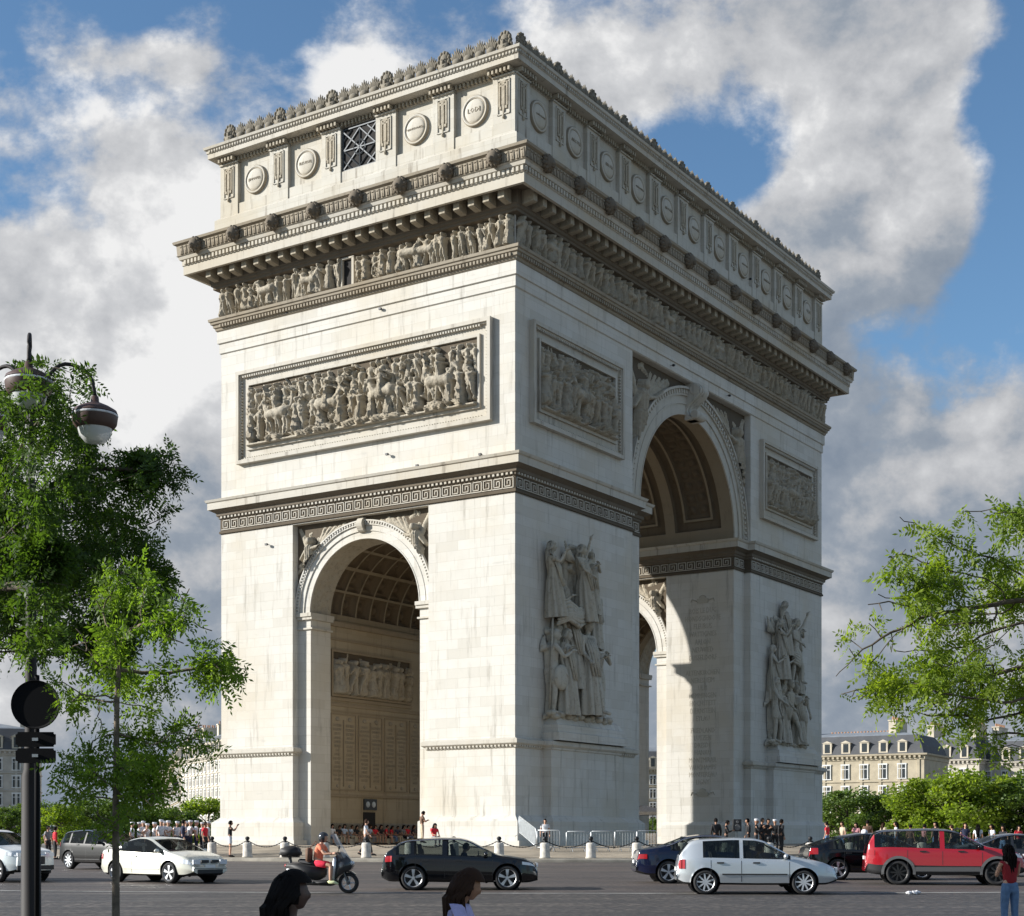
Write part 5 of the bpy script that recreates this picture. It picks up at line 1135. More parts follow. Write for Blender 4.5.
def hair_mesh(hc, tilt, style):
    v, f, ds = head_pts(hc, 1.0, inflate=.014 if style != 'bushy' else .04, tilt=tilt)
    keep = [q for q in f if not all((ds[i].x > .25 and ds[i].z < .50) or ds[i].z < -.45 for i in q)]
    mb = MB(); mb.add(v, keep)
    if style in ('long', 'bushy'):
        h = Vector(hc); rnd = random.Random(3 if style == 'long' else 8); big = style == 'bushy'; rot = Matrix.Rotation(tilt, 3, 'Y')
        for k in range(230 if big else 170):
            a = rnd.uniform(-2.15, 2.15)+PI; el = rnd.uniform(-.1, 1.45); d = Vector((math.cos(el)*math.cos(a), math.cos(el)*math.sin(a), math.sin(el)))
            p0 = h+rot @ Vector((.098*d.x, .082*d.y, .125*d.z))+Vector((-.004, 0, .0)); out = Vector((d.x*.6-.35, d.y, 0)); L = rnd.uniform(.24, .34) if big else rnd.uniform(.38, .60)
            sp = (.075 if big else .034); w1, w2 = rnd.uniform(-.02, .02), rnd.uniform(-.03, .03)
            low = Vector((h.x-.06+.05*d.x, h.y+d.y*(.10 if big else .07), h.z-.10))
            pts = [p0, p0+out*sp*.5+Vector((0, 0, .01)), p0.lerp(low, .5)+out*sp*.8, low+out*sp+Vector((w1, w2, 0)), low+out*sp*.9+Vector((w2, w1, -L*.45)), low+out*sp*.5+Vector((w1*1.5, w2*1.5, -L))]
            mb.tube(pts, [.016, .019, .021, .020, .015, .004], 5)
    if style == 'cap':
        h = Vector(hc); mb = MB(); mb.lathe([(.0, .13), (.08, .128), (.112, .115), (.118, .10), (.10, .07), (.098, .04)], 18, h); mb.lathe([(.09, .03), (.15, .02)], 10, h+Vector((.02, 0, 0)), 'z', -.9, .9)
    return mb.mesh('hair')
CACHE = {}
def person(label, loc, rz, pose='stand', top='cloth_white', legs='cloth_black', topk='shirt', legk='trousers', female=False, hair='hair_brown', style='short', skin='skin', shoe='cloth_black', H=1.72, group=None, extra=None, z0=None):
    k = (pose, female, topk, legk, SUB[0])
    if k not in CACHE: CACHE[k] = make_body(pose, female, topk, legk)
    B = CACHE[k]; hk = (pose, style)
    if hk not in CACHE: CACHE[hk] = hair_mesh(B['hc'], B['tilt'], style)
    loc = Vector(loc); 
    if z0 is not None: loc.z = z0
    o = thing('person', label, 'person', loc, rz, group); s = H/1.72; o.scale = (s, s, s)
    b = link_mesh('body', B['body'].copy(), skin, o, True); 
    link_mesh({'jacket': 'jacket', 'tank': 'tank_top'}.get(topk, 'shirt'), B['shirt'].copy(), top, o, True); link_mesh('shorts' if legk == 'shorts' else 'trousers', B['pants'].copy(), legs, o, True)
    link_mesh('shoes', B['shoes'].copy(), shoe, o, True); link_mesh('cap' if style == 'cap' else ('helmet' if style == 'helmet' else 'hair'), CACHE[hk].copy(), 'cloth_white' if style == 'cap' else hair, o, True)
    if extra: extra(o)
    return o
# ================================================================ VEHICLES
def smooth_interp(pts, xs, k=3):
    px = [p[0] for p in pts]; pz = [p[1] for p in pts]; y = np.interp(xs, px, pz)
    for _ in range(k): y[1:-1] = (y[:-2]+2*y[1:-1]+y[2:])/4
    return y
def build_wheel(parent, x, y, R_, W_, rimk, spokes, out):
    w = MB(); w.lathe([(R_*.30, -W_*.3), (R_*.32, W_*.1), (0, W_*.12)], 14, (x, y, R_), 'y') ; hub = w.obj('wheel', 'plastic_grey', parent)
    s = out; t = MB(); t.lathe([(R_*.73, -W_*.5), (R_*.92, -W_*.5), (R_*.985, -W_*.36), (R_, 0), (R_*.985, W_*.36), (R_*.92, W_*.5), (R_*.73, W_*.5), (R_*.71, 0), (R_*.73, -W_*.5)], 32, (x, y, R_), 'y'); t.obj('tyre', 'rubber', hub, True)
    r = MB(); f = s*W_*.38; r.lathe([(R_*.745, s*W_*.49), (R_*.70, s*W_*.42), (R_*.69, -s*W_*.3)], 32, (x, y, R_), 'y'); r.lathe([(0, f+s*.012), (R_*.13, f+s*.01), (R_*.15, f-s*.03)], 12, (x, y, R_), 'y')
    for k in range(spokes):
        a = 2*PI*k/spokes+.3
        for q in ((-.11, .11) if spokes <= 5 else (0,)):
            c0 = Vector((x+R_*.1*math.cos(a), y+f, R_+R_*.1*math.sin(a))); c1 = Vector((x+R_*.71*math.cos(a+q), y+f, R_+R_*.71*math.sin(a+q))); d = (c1-c0); m = (c0+c1)/2; rot = Matrix.Rotation(-math.atan2(d.z, d.x), 3, 'Y'); r.cbox(m, (d.length/2, .012, R_*(.065 if spokes > 5 else .062)), rot)
    r.obj('rim', rimk, hub); bk = MB(); bk.lathe([(0, -s*W_*.1), (R_*.69, -s*W_*.1)], 20, (x, y, R_), 'y'); bk.obj('brake_disc', 'plastic_black', hub)
def car(label, loc, rz, sp, group='cars driving round the square', cat='car'):
    o = thing('parked_car' if sp.get('parked') else 'car', label, cat, loc, rz, group)
    L, Wd = sp['L'], sp['W']; n = int(L/.045)+1; xs = np.linspace(-L/2, L/2, n)
    zt = smooth_interp(sp['top'], xs, 2); zb = smooth_interp(sp['bot'], xs, 3); zl = smooth_interp(sp['belt'], xs, 3)
    c = sp.get('round', .75); t = np.clip((np.abs(xs)-(L/2-c))/c, 0, 1); hw = Wd/2*(1-.24*t**2.4)
    lean = sp.get('lean', .40)
    def section(i):
        w, b, T = hw[i], zb[i], zt[i]; l = min(zl[i], T-.02); g = max(0, T-l-.03); e = min(1, g/.25); H_ = l-b
        wr = w*.955-g*lean; P = [(0, b), (w-.14, b), (w-.035, b+.05), (w, b+.36*H_), (w*.992, b+.62*H_), (w*.965, l-.035), (w*.95, l)]
        P += [(wr*e+w*.92*(1-e), T-.045*e-.004), (wr*e+w*.85*(1-e)-.09, T-.006), (0, T+.022)]
        return P
    seg = [2, 1, 3, 3, 2, 1, 6, 2, 5]; rows = []; sid = []
    for i in range(n):
        P = section(i); r = []
        for k, m in enumerate(seg):
            for j in range(m):
                a = j/m; r.append((P[k][0]*(1-a)+P[k+1][0]*a, P[k][1]*(1-a)+P[k+1][1]*a))
                if i == 0: sid.append(k)
        r.append(P[-1]); rows.append(r)
    m = len(rows[0]); A = np.array(rows)
    yy = np.concatenate([-A[:, :, 0], A[:, ::-1, 0][:, 1:]], 1); zz = np.concatenate([A[:, :, 1], A[:, ::-1, 1][:, 1:]], 1); M2 = yy.shape[1]
    sid2 = sid+sid[::-1]; X = np.repeat(xs[:, None], M2, 1); V = np.stack([X, yy, zz], -1)
    Rw = sp['R']; Ra = Rw+sp.get('gap', .065); axles = (sp['xr'], sp['xf']); ins = np.zeros((n, M2), bool)
    for xa in axles:
        dx = V[..., 0]-xa; dz = V[..., 2]-Rw; d = np.hypot(dx, dz); k = (d < Ra) & (np.abs(V[..., 1]) > Wd/2-.42); ins |= k
    ns = np.array([not (s_ in (6, 7, 8)) for s_ in sid2]+[True])
    q = []; idx = np.arange(n*M2).reshape(n, M2)
    Vn = V.copy()
    for xa in axles:
        dx = V[..., 0]-xa; dz = V[..., 2]-Rw; d = np.hypot(dx, dz)+1e-6; k = (d < Ra) & (np.abs(V[..., 1]) > Wd/2-.42) & (dz > -.25)
        Vn[..., 0] = np.where(k, xa+dx/d*Ra, Vn[..., 0]); Vn[..., 2] = np.where(k, Rw+dz/d*Ra, Vn[..., 2])
    cats = {'body': [], 'side_window': [], 'windscreen': [], 'rear_window': [], 'roof': [], 'sill': []}
    for i in range(n-1):
        xm = (xs[i]+xs[i+1])/2; g = zt[i]-zl[i]
        for j in range(M2-1):
            if ins[i, j] and ins[i+1, j] and ins[i, j+1] and ins[i+1, j+1]: continue
            s_ = sid2[j]; qd = (idx[i, j], idx[i, j+1], idx[i+1, j+1], idx[i+1, j]); cat_ = 'body'
            if s_ == 6 and g > .1 and any(a < xm < b_ for a, b_ in sp['wins']): cat_ = 'side_window'
            if s_ == 8 and sp['ws'][0] < xm < sp['ws'][1]: cat_ = 'windscreen'
            if s_ == 8 and sp['rw'][0] < xm < sp['rw'][1]: cat_ = 'rear_window'
            if s_ in (7, 8) and sp.get('roofm') and cat_ == 'body' and sp['rw'][1] <= xm <= sp['ws'][0]: cat_ = 'roof'
            if s_ in (0, 1) or (s_ == 2 and sp.get('clad')): cat_ = 'sill'
            cats[cat_].append(qd)
    VF = Vn.reshape(-1, 3)
    cap = [tuple(idx[0, :]), tuple(idx[-1, ::-1])]
    def sub(name, qs, mt, parent=o, caps=()):
        if not qs: return None
        u = sorted(set(i for q_ in list(qs)+list(caps) for i in q_)); mp = {a: b_ for b_, a in enumerate(u)}; mb = MB(); mb.add([tuple(VF[i]) for i in u], [tuple(mp[i] for i in q_) for q_ in list(qs)+list(caps)]); return mb.obj(name, mt, parent, True, fix=False)
    body = sub('body', cats['body'], sp['paint'], caps=cap); bmx = body.data
    for p in bmx.polygons:
        if len(p.vertices) > 8: p.use_smooth = False
    sub('side_windows', cats['side_window'], 'car_glass') if False else None
    for a, b_ in sp['wins']:
        for sg in (-1, 1): sub('side_window', [q_ for q_ in cats['side_window'] if a < VF[q_[0]][0]+.02 < b_ and VF[q_[0]][1]*sg > 0], 'car_glass')
    sub('windscreen', cats['windscreen'], 'car_glass'); sub('rear_window', cats['rear_window'], 'car_glass'); sub('roof_panel', cats['roof'], sp.get('roofm'), body) if cats['roof'] else None; sub('sill', cats['sill'], 'plastic_black')
    def Y(x, z):
        i = int(round((x+L/2)/L*(n-1))); i = max(0, min(n-1, i)); P = section(i)[1:8]; zs = [p[1] for p in P]; return float(np.interp(z, zs, [p[0] for p in P]))
    def patch(name, x0, x1, z0, z1, mt, off=.008, parent=body, sides=(-1, 1), nx=6, nz=3, slope=0., thick=.015):
        for sg in sides:
            P = np.zeros((nz+1, nx+1, 3))
            for a in range(nz+1):
                for b_ in range(nx+1):
                    u = b_/nx; v = a/nz; x = max(-L/2+.02, min(L/2-.02, x0+(x1-x0)*u)); z = min(z0+(z1-z0)*v+slope*u, float(np.interp(x, xs, zt))-.05+.02*v); P[a, b_] = (x, sg*(Y(x, z)+off), z)
            mb = MB(); fl = [tuple(p) for p in P.reshape(-1, 3)]; k = len(fl); w_ = nx+1
            back = [(p[0], p[1]-sg*(thick+off), p[2]) for p in fl]; fs = [(a*w_+b_, a*w_+b_+1, (a+1)*w_+b_+1, (a+1)*w_+b_) for a in range(nz) for b_ in range(nx)]
            rim = [b_ for b_ in range(nx+1)]+[a*w_+nx for a in range(1, nz+1)]+[nz*w_+b_ for b_ in range(nx-1, -1, -1)]+[a*w_ for a in range(nz-1, 0, -1)]
            fs += [(rim[i], rim[(i+1) % len(rim)], k+rim[(i+1) % len(rim)], k+rim[i]) for i in range(len(rim))]
            mb.add(fl+back, fs); mb.obj(name, mt, parent)
    for x in sp.get('seams', ()): patch('door_seam', x, x+.014, zb[n//2]+.08, float(np.interp(x, xs, zl))-.0, 'plastic_black', .002, nx=1, nz=8)
    for x in sp.get('handles', ()): patch('door_handle', x-.09, x+.09, sp['hz'], sp['hz']+.035, sp.get('hm', 'plastic_black'), .03, nx=2, nz=1)
    if 'strip' in sp: z, h, mt = sp['strip']; patch('rub_strip', sp['xr']+Ra+.05, sp['xf']-Ra-.05, z, z+h, mt, .014, nx=10, nz=1)
    if sp.get('clad'):
        for xa in axles:
            for sg in (-1, 1):
                vs = []; K = 22
                for k in range(K+1):
                    a = -.12+(PI+.24)*k/K
                    for rr in (Ra-.005, Ra+.075): x = xa+rr*math.cos(a); z = max(Rw+rr*math.sin(a), .2); vs.append((x, sg*(Y(min(L/2, max(-L/2, x)), max(z, zb.min()+.06))+.014), z))
                mb = MB(); mb.add(vs, [(2*k, 2*k+1, 2*k+3, 2*k+2) for k in range(K)]); mb.obj('arch_trim', 'plastic_grey', body)
        patch('side_cladding', sp['xr']+Ra+.06, sp['xf']-Ra-.06, zb[n//2]+.03, zb[n//2]+.25, 'plastic_grey', .012, nx=10, nz=2)
    for x0, x1, z0, z1, sl in sp['tail']: patch('tail_light', x0, x1, z0, z1, 'tail_red', .012, slope=sl)
    for x0, x1, z0, z1, sl in sp['head']: patch('headlight', x0, x1, z0, z1, 'lamp_clear', .012, slope=sl)
    we = hw[-1]
    for nm, y0, y1, z0, z1, mt in sp.get('front', ()):
        for sg in ((-1, 1) if y0 > 0 else (0,)):
            a, b_ = (y0*we, y1*we) if sg >= 0 else (-y1*we, -y0*we)
            mb = MB(); mb.box(L/2-.04, L/2+.007, a, b_, z0, z1); mb.obj(nm, mt, body)
    for nm, y0, y1, z0, z1, mt in sp.get('rear', ()):
        for sg in ((-1, 1) if y0 > 0 else (0,)):
            a, b_ = (y0*we, y1*we) if sg >= 0 else (-y1*we, -y0*we)
            mb = MB(); mb.box(-L/2-.007, -L/2+.04, a, b_, z0, z1); mb.obj(nm, mt, body)
    # roof rail / window trim
    if sp.get('rail'):
        for sg in (-1, 1):
            pts = []
            for x in np.linspace(*sp['rail'], 14):
                i = int((x+L/2)/L*(n-1)); P = section(i)[7]; pts.append((x, sg*(P[0]+.01), P[1]+.015))
            mb = MB(); mb.tube(pts, .014, 5); mb.obj('roof_rail', sp.get('railm', 'chrome'), body)
    for sg in (-1, 1):
        x = sp['mx']; z = float(np.interp(x, xs, zl))+.06; y = Y(x, z-.06); mb = MB(); mb.ell((x, sg*(y+.12), z+.02), (.06, .10, .065), 10, 7); mb.tube([(x, sg*(y-.03), z-.05), (x, sg*(y+.08), z)], [.03, .025], 6); mb.obj('wing_mirror', sp.get('mirm', sp['paint']), body, True)
    for xa in axles:
        for sg in (-1, 1):
            mb = MB(); yo = Wd/2-.05; mb.lathe([(Ra+.004, sg*yo), (Ra+.004, sg*(yo-.33)), (0, sg*(yo-.33))], 28, (xa, 0, Rw), 'y', -.25, PI+.25); mb.obj('wheel_arch', 'plastic_black', body, True)
            build_wheel(o, xa, sg*(Wd/2-.12), Rw, .205, sp.get('rim', 'alloy'), sp.get('spokes', 5), sg)
    mb = MB(); zf = .34
    mb.box(sp['wins'][0][0]-.1, sp['ws'][1]-.1, -Wd/2+.2, Wd/2-.2, zf-.02, zf+.02)
    for xs_, back in ((.15, .12), (-.75, .10)):
        for sg in (-1, 1):
            mb.cbox((xs_, sg*.37, .52), (.26, .24, .08)); mb.cbox((xs_-.30, sg*.37, .82), (.06, .23, .30), Matrix.Rotation(-.2, 3, 'Y')); mb.cbox((xs_-.38, sg*.37, 1.18), (.04, .12, .08), Matrix.Rotation(-.2, 3, 'Y'))
    mb.box(sp['ws'][1]-.55, sp['ws'][1]-.05, -Wd/2+.16, Wd/2-.16, .6, .86); mb.tube([(.52+.0, .37+.17*math.cos(a), .88+.17*math.sin(a)) for a in np.linspace(0, 2*PI, 15)], .014, 5)
    mb.obj('cabin_seats', 'seat_dark', o)
    return o
HATCH = dict(L=4.15, W=1.735, paint='paint_silver', top=[(-2.075, .50), (-2.06, .92), (-2.0, 1.02), (-1.74, 1.36), (-1.55, 1.42), (-.6, 1.46), (-.05, 1.445), (.2, 1.385), (.88, 1.0), (1.1, .95), (1.7, .83), (1.98, .70), (2.06, .60), (2.075, .5)],
    bot=[(-2.075, .36), (-1.9, .26), (0, .24), (1.8, .25), (2.075, .34)], belt=[(-2.075, .92), (-1.3, .95), (.9, .90), (2.075, .8)], R=.315, xr=-1.335, xf=1.20, wins=[(-1.42, -.47), (-.36, .84)], ws=(.24, .86), rw=(-1.98, -1.74), seams=(-.415, .82, -1.2), handles=(-.95, -.02), hz=.80,
    strip=(.50, .035, 'plastic_black'), tail=[(-2.06, -1.86, .66, .90, .0)], head=[(1.80, 2.05, .60, .72, -.05)], front=[('headlight', .55, .98, .56, .70, 'lamp_clear'), ('grille', -.5, .5, .58, .68, 'plastic_black'), ('bumper_strip', -1, 1, .44, .50, 'plastic_black')], rear=[('number_plate', -.3, .3, .6, .7, 'plate_white'), ('bumper_strip', -1, 1, .44, .50, 'plastic_black')], mx=.72, spokes=9, mirm='paint_silver', lean=.36)
def V_(base, **k): d = dict(base); d.update(k); return d
def pcar(label, px, D, rz, sp, **k): p = at(px, D); return car(label, p, R(rz), sp, **k), p
c1, p1 = pcar('silver five door hatchback with red tail lights, nearest car in front of the arch', 754, 41.0, -3, HATCH)
# bumper strips on the silver hatchback's sides come with its body; the black sporty hatchback
c2, p2 = pcar('black sporty five door hatchback with big five spoke wheels', 460, 43.4, 1, V_(HATCH, L=4.31, W=1.785, paint='paint_black', top=[(-2.155, .50), (-2.14, .92), (-2.02, 1.03), (-1.66, 1.30), (-1.45, 1.38), (-.5, 1.43), (0, 1.42), (.25, 1.36), (.98, .98), (1.2, .94), (1.8, .84), (2.06, .72), (2.14, .6), (2.155, .5)],
    bot=[(-2.155, .34), (-1.95, .23), (0, .21), (1.9, .2), (2.155, .26)], belt=[(-2.155, .95), (-1.3, .98), (.9, .90), (2.155, .8)], R=.335, xr=-1.27, xf=1.31, wins=[(-1.75, -1.32), (-1.26, -.46), (-.36, .9)], ws=(.28, .96), rw=(-2.0, -1.7), strip=(.30, .02, 'paint_black'), tail=[(-2.14, -1.86, .76, .92, .02)],
    head=[(1.72, 2.13, .70, .78, -.05)], spokes=5, front=[('headlight', .6, 1.0, .64, .74, 'lamp_clear'), ('grille', -.45, .45, .36, .74, 'chrome'), ('grille_mesh', -.40, .40, .40, .70, 'plastic_black'), ('number_plate', -.28, .28, .45, .55, 'plate_white')], mirm='paint_black', rail=(-1.6, .2), railm='chrome', seams=(-.415, .9, -1.22)))
SEDAN = V_(HATCH, L=4.8, W=1.83, paint='paint_navy', top=[(-2.4, .50), (-2.38, .93), (-2.28, 1.0), (-1.65, 1.10), (-1.45, 1.16), (-.85, 1.40), (-.4, 1.46), (.1, 1.45), (.4, 1.38), (1.15, 1.0), (1.4, .95), (2.1, .84), (2.33, .70), (2.4, .5)], bot=[(-2.4, .36), (-2.1, .25), (0, .23), (2.1, .24), (2.4, .32)],
    belt=[(-2.4, .95), (-1.4, .99), (1.1, .92), (2.4, .8)], R=.34, xr=-1.43, xf=1.44, wins=[(-1.35, -.52), (-.42, 1.05)], ws=(.42, 1.12), rw=(-1.5, -.9), seams=(-.47, .95, -1.15), handles=(-1.0, 0.05), hz=.84, strip=(.34, .02, 'paint_navy'), tail=[(-2.36, -2.08, .74, .88, .0)], head=[(1.95, 2.37, .66, .78, -.04)], rail=(-1.5, .9), mirm='paint_navy', mx=.9, spokes=5)
c3, p3 = pcar('dark blue saloon with chrome window line, half hidden by the silver hatchback', 711, 47.8, 2, SEDAN)
FAST = V_(SEDAN, L=4.6, W=1.8, paint='paint_black', top=[(-2.3, .5), (-2.28, .98), (-2.15, 1.08), (-1.3, 1.36), (-.5, 1.49), (.1, 1.48), (.5, 1.38), (1.3, 1.0), (1.9, .88), (2.25, .72), (2.3, .5)], bot=[(-2.3, .36), (-2.0, .24), (0, .22), (2.0, .24), (2.3, .3)], xr=-1.35, xf=1.38, wins=[(-1.5, -.42), (-.34, 1.1)], ws=(.5, 1.26), rw=(-2.1, -1.3), tail=[(-2.28, -1.98, .82, 1.02, 0)], head=[(1.9, 2.27, .66, .78, -.04)], rail=None, mirm='paint_black')
c4, p4 = pcar('black fastback saloon with roof sign, tucked behind the silver hatchback nose', 872, 50.5, 3, FAST)
SUVR = V_(HATCH, L=4.64, W=1.86, paint='paint_red', top=[(-2.32, .5), (-2.31, 1.0), (-2.2, 1.28), (-2.02, 1.56), (-1.8, 1.62), (-.5, 1.66), (.1, 1.64), (.4, 1.57), (1.2, 1.14), (1.4, 1.10), (2.05, .98), (2.27, .82), (2.32, .5)], bot=[(-2.32, .40), (-2.0, .30), (0, .28), (2.0, .3), (2.32, .38)], belt=[(-2.32, 1.10), (-1.6, 1.12), (1.1, 1.04), (2.32, .95)],
    R=.36, xr=-1.36, xf=1.48, wins=[(-2.05, -.14), (-.04, 1.12)], ws=(.42, 1.2), rw=(-2.26, -2.03), seams=(-.09, 1.05, -1.1), handles=(-.65, .45), hz=.98, strip=(.40, .02, 'plastic_grey'), clad=True, tail=[(-2.30, -2.05, .90, 1.05, -.02)], head=[(1.9, 2.28, .84, .95, -.04)], rim='black_alloy', roofm='paint_black', rail=(-2.0, .3), mirm='paint_black', mx=.95,
    front=[('headlight', .55, 1, .8, .92, 'lamp_clear'), ('grille', -.5, .5, .5, .9, 'plastic_black')], rear=[('number_plate', -.3, .3, .75, .85, 'plate_white')])
c5, p5 = pcar('bright red sport utility car with black roof pillars and dark wheels', 942, 46.8, -9, SUVR)
c6, p6 = pcar('graphite saloon behind the red car, cut by the right edge', 1018, 53.5, 0, V_(SEDAN, paint='paint_graphite', mirm='paint_graphite'))
CAB = V_(HATCH, L=4.35, W=1.78, paint='paint_white', top=[(-2.175, .5), (-2.16, .92), (-2.05, 1.0), (-1.45, 1.04), (-1.25, 1.08), (-.75, 1.33), (-.3, 1.41), (.05, 1.40), (.3, 1.34), (1.15, .96), (1.35, .92), (1.85, .82), (2.1, .68), (2.175, .5)], bot=[(-2.175, .34), (-1.95, .24), (0, .22), (1.9, .22), (2.175, .3)], belt=[(-2.175, .95), (-1.3, .98), (.9, .90), (2.175, .8)],
    R=.32, xr=-1.25, xf=1.27, wins=[(-1.1, .98)], ws=(.32, 1.13), rw=(-1.3, -.78), seams=(-.45, .92), handles=(-.3,), hz=.80, hm='paint_white', strip=(.42, .02, 'paint_white'), tail=[(-2.16, -1.95, .72, .88, 0)], head=[(1.72, 2.16, .62, .76, -.06)], spokes=5, mirm='paint_white', mx=.85, round=.95,
    front=[('headlight', .60, 1.0, .58, .72, 'lamp_clear'), ('grille', .08, .52, .62, .71, 'plastic_black'), ('lower_grille', -.75, .75, .30, .42, 'plastic_black'), ('number_plate', -.3, .3, .47, .56, 'plate_white'), ('bumper_strip', -1, 1, .44, .46, 'plastic_grey')])
c7, p7 = pcar('cream coupe convertible with closed roof, facing the camera on the left', 163, 48.6, -37, CAB)
c8, p8 = pcar('dark grey compact sport utility car behind the cream coupe', 106, 62.5, -40, V_(SUVR, L=4.4, W=1.83, paint='paint_dark', mirm='paint_dark', roofm=None, clad=False, rim='alloy', rail=(-1.7, .3), top=[(-2.2, .5), (-2.19, 1.0), (-2.08, 1.12), (-1.72, 1.45), (-1.5, 1.54), (-.5, 1.6), (.0, 1.58), (.35, 1.5), (1.12, 1.1), (1.3, 1.06), (1.95, .94), (2.16, .8), (2.2, .5)], xr=-1.3, xf=1.3, wins=[(-1.75, -1.3), (-1.22, -.30), (-.2, 1.02)], ws=(.36, 1.1), rw=(-2.06, -1.74), tail=[(-2.19, -1.95, .92, 1.08, 0)], head=[(1.8, 2.17, .82, .94, -.04)], bot=[(-2.2, .38), (-1.9, .27), (0, .25), (1.9, .27), (2.2, .36)], belt=[(-2.2, 1.02), (-1.5, 1.06), (1.0, 1.0), (2.2, .9)]))
c9, p9 = pcar('pale silver people carrier half behind the dark pole at the left edge', -10, 50, -34, V_(SUVR, L=4.5, paint='paint_pale', roofm='paint_pale', mirm='paint_pale', clad=False, rim='alloy', rail=None, front=[('headlight', .55, 1, .8, .92, 'lamp_clear'), ('grille', -.5, .5, .55, .8, 'plastic_black'), ('lower_grille', -1, 1, .38, .52, 'plastic_black')]))
# a roof sign on the black fastback
t = thing('roof_sign', 'small white dome lamp on the roof of the black fastback', 'sign', p4+Vector((-.25, 0, 1.50))); mb = MB(); mb.ell((0, 0, .03), (.10, .20, .10), 12, 8); mb.obj('dome', 'cloth_white', t, True); mb = MB(); mb.box(-.12, .12, -.22, .22, -.02, .0); mb.obj('foot', 'plastic_black', t)
def driver(cp, rz, label, shirt, fwd=.08, side=.37, zup=.40): 
    d = Vector((math.cos(R(rz)), math.sin(R(rz)), 0)); s = Vector((-d.y, d.x, 0)); return person(label, cp+d*fwd+s*side+Vector((0, 0, zup)), R(rz), 'drive', shirt, 'cloth_black', H=1.66)
driver(p1, -3, 'driver in a grey top inside the silver hatchback', 'cloth_grey'); driver(p2, 1, 'driver in a dark top inside the black hatchback', 'cloth_navy', .05); driver(p7, -37, 'driver in a pink top inside the cream coupe', 'cloth_pink', .0); driver(p5, -9, 'driver in a white top inside the red car', 'cloth_white', .3, .4, .55)

# scooter and rider
sc = at(322, 41.0); S = thing('motor_scooter', 'large dark maxi scooter with tall windscreen and black top box', 'scooter', sc, R(-8))
def pr(name, poly, w0, mt, parent=S, bev=.03, y0=0):
    me = MB(); me.prism(poly, lambda p, t: (p[0], t+y0, p[1]), -w0, w0); m = me.mesh(name); bm = bmesh.new(); bm.from_mesh(m); bmesh.ops.bevel(bm, geom=bm.edges[:], offset=bev, segments=2, affect='EDGES', clamp_overlap=True); bm.to_mesh(m); bm.free(); return link_mesh(name, m, mt, parent, True)
for x, r_, n_ in ((.72, .28, 'front_wheel'), (-.70, .27, 'rear_wheel')):
    w = MB(); w.lathe([(0, -.05), (.05, -.05), (.05, .05), (0, .05)], 12, (x, 0, r_), 'y'); h = w.obj(n_, 'plastic_grey', S); w = MB(); w.lathe([(r_*.66, -.06), (r_*.9, -.06), (r_, 0), (r_*.9, .06), (r_*.66, .06), (r_*.64, 0), (r_*.66, -.06)], 28, (x, 0, r_), 'y'); w.obj('tyre', 'rubber', h, True)
    w = MB(); w.lathe([(r_*.67, -.05), (r_*.62, 0), (r_*.67, .05)], 24, (x, 0, r_), 'y')
    for k in range(5): a = k*2*PI/5; w.tube([(x+.03*math.cos(a), 0, r_+.03*math.sin(a)), (x+r_*.65*math.cos(a), 0, r_+r_*.65*math.sin(a))], [.025, .018], 5)
    w.obj('rim', 'alloy', h)
pr('floorboard', [(-.45, .22), (.30, .20), (.42, .30), (.40, .36), (-.40, .34)], .17, 'plastic_black')
pr('rear_fairing', [(-.98, .70), (-.55, .40), (-.10, .34), (.10, .45), (.12, .68), (-.25, .74), (-.62, .80), (-.95, .78)], .15, 'plastic_black')
pr('side_panel', [(-.95, .60), (-.62, .42), (-.35, .46), (-.45, .62), (-.9, .68)], .165, 'alloy')
pr('seat', [(-.62, .80), (-.40, .76), (.12, .70), (.16, .78), (-.15, .80), (-.30, .90), (-.62, .92)], .14, 'seat_dark')
ff = pr('front_fairing', [(.35, .34), (.58, .55), (.78, .62), (.86, .78), (.72, .98), (.52, 1.10), (.40, 1.02), (.42, .7), (.34, .5)], .19, 'paint_graphite')
pr('leg_shield', [(.30, .36), (.38, .34), (.44, .95), (.36, .98)], .22, 'alloy', bev=.02)
mb = MB(); mb.ell((.80, -.10, .80), (.06, .07, .06), 10, 6); mb.ell((.80, .10, .80), (.06, .07, .06), 10, 6); mb.obj('headlight', 'lamp_clear', ff, True)
mb = MB(); mb.tube([(.72, -.08, .28), (.56, -.10, .7)], .025, 6); mb.tube([(.72, .08, .28), (.56, .10, .7)], .025, 6); mb.obj('fork', 'plastic_grey', S)
pr('front_mudguard', [(.50, .52), (.62, .60), (.80, .59), (.93, .50), (.90, .48), (.78, .56), (.64, .57), (.54, .50)], .08, 'paint_graphite', bev=.01)
vs = []
for k in range(9):
    for j in range(9): u = k/8*2-1; v = j/8; vs.append((.74-.36*v-.10*u*u, u*(.26-.08*v), .95+.62*v))
mb = MB(); mb.add(vs, [(a*9+b_, a*9+b_+1, a*9+b_+10, a*9+b_+9) for a in range(8) for b_ in range(8)]); mb.obj('windscreen', 'screen_glass', S, True)
mb = MB(); mb.tube([(.46, -.36, 1.06), (.50, -.2, 1.08), (.52, 0, 1.02), (.50, .2, 1.08), (.46, .36, 1.06)], .018, 7); mb.ell((.55, -.34, 1.22), (.03, .06, .05), 8, 5); mb.tube([(.5, -.3, 1.08), (.55, -.33, 1.2)], .01, 5); mb.obj('handlebar', 'plastic_black', S, True)
pr('top_box', [(-1.10, .96), (-1.14, 1.12), (-1.02, 1.24), (-.72, 1.26), (-.58, 1.14), (-.60, .96)], .22, 'plastic_black', bev=.05)
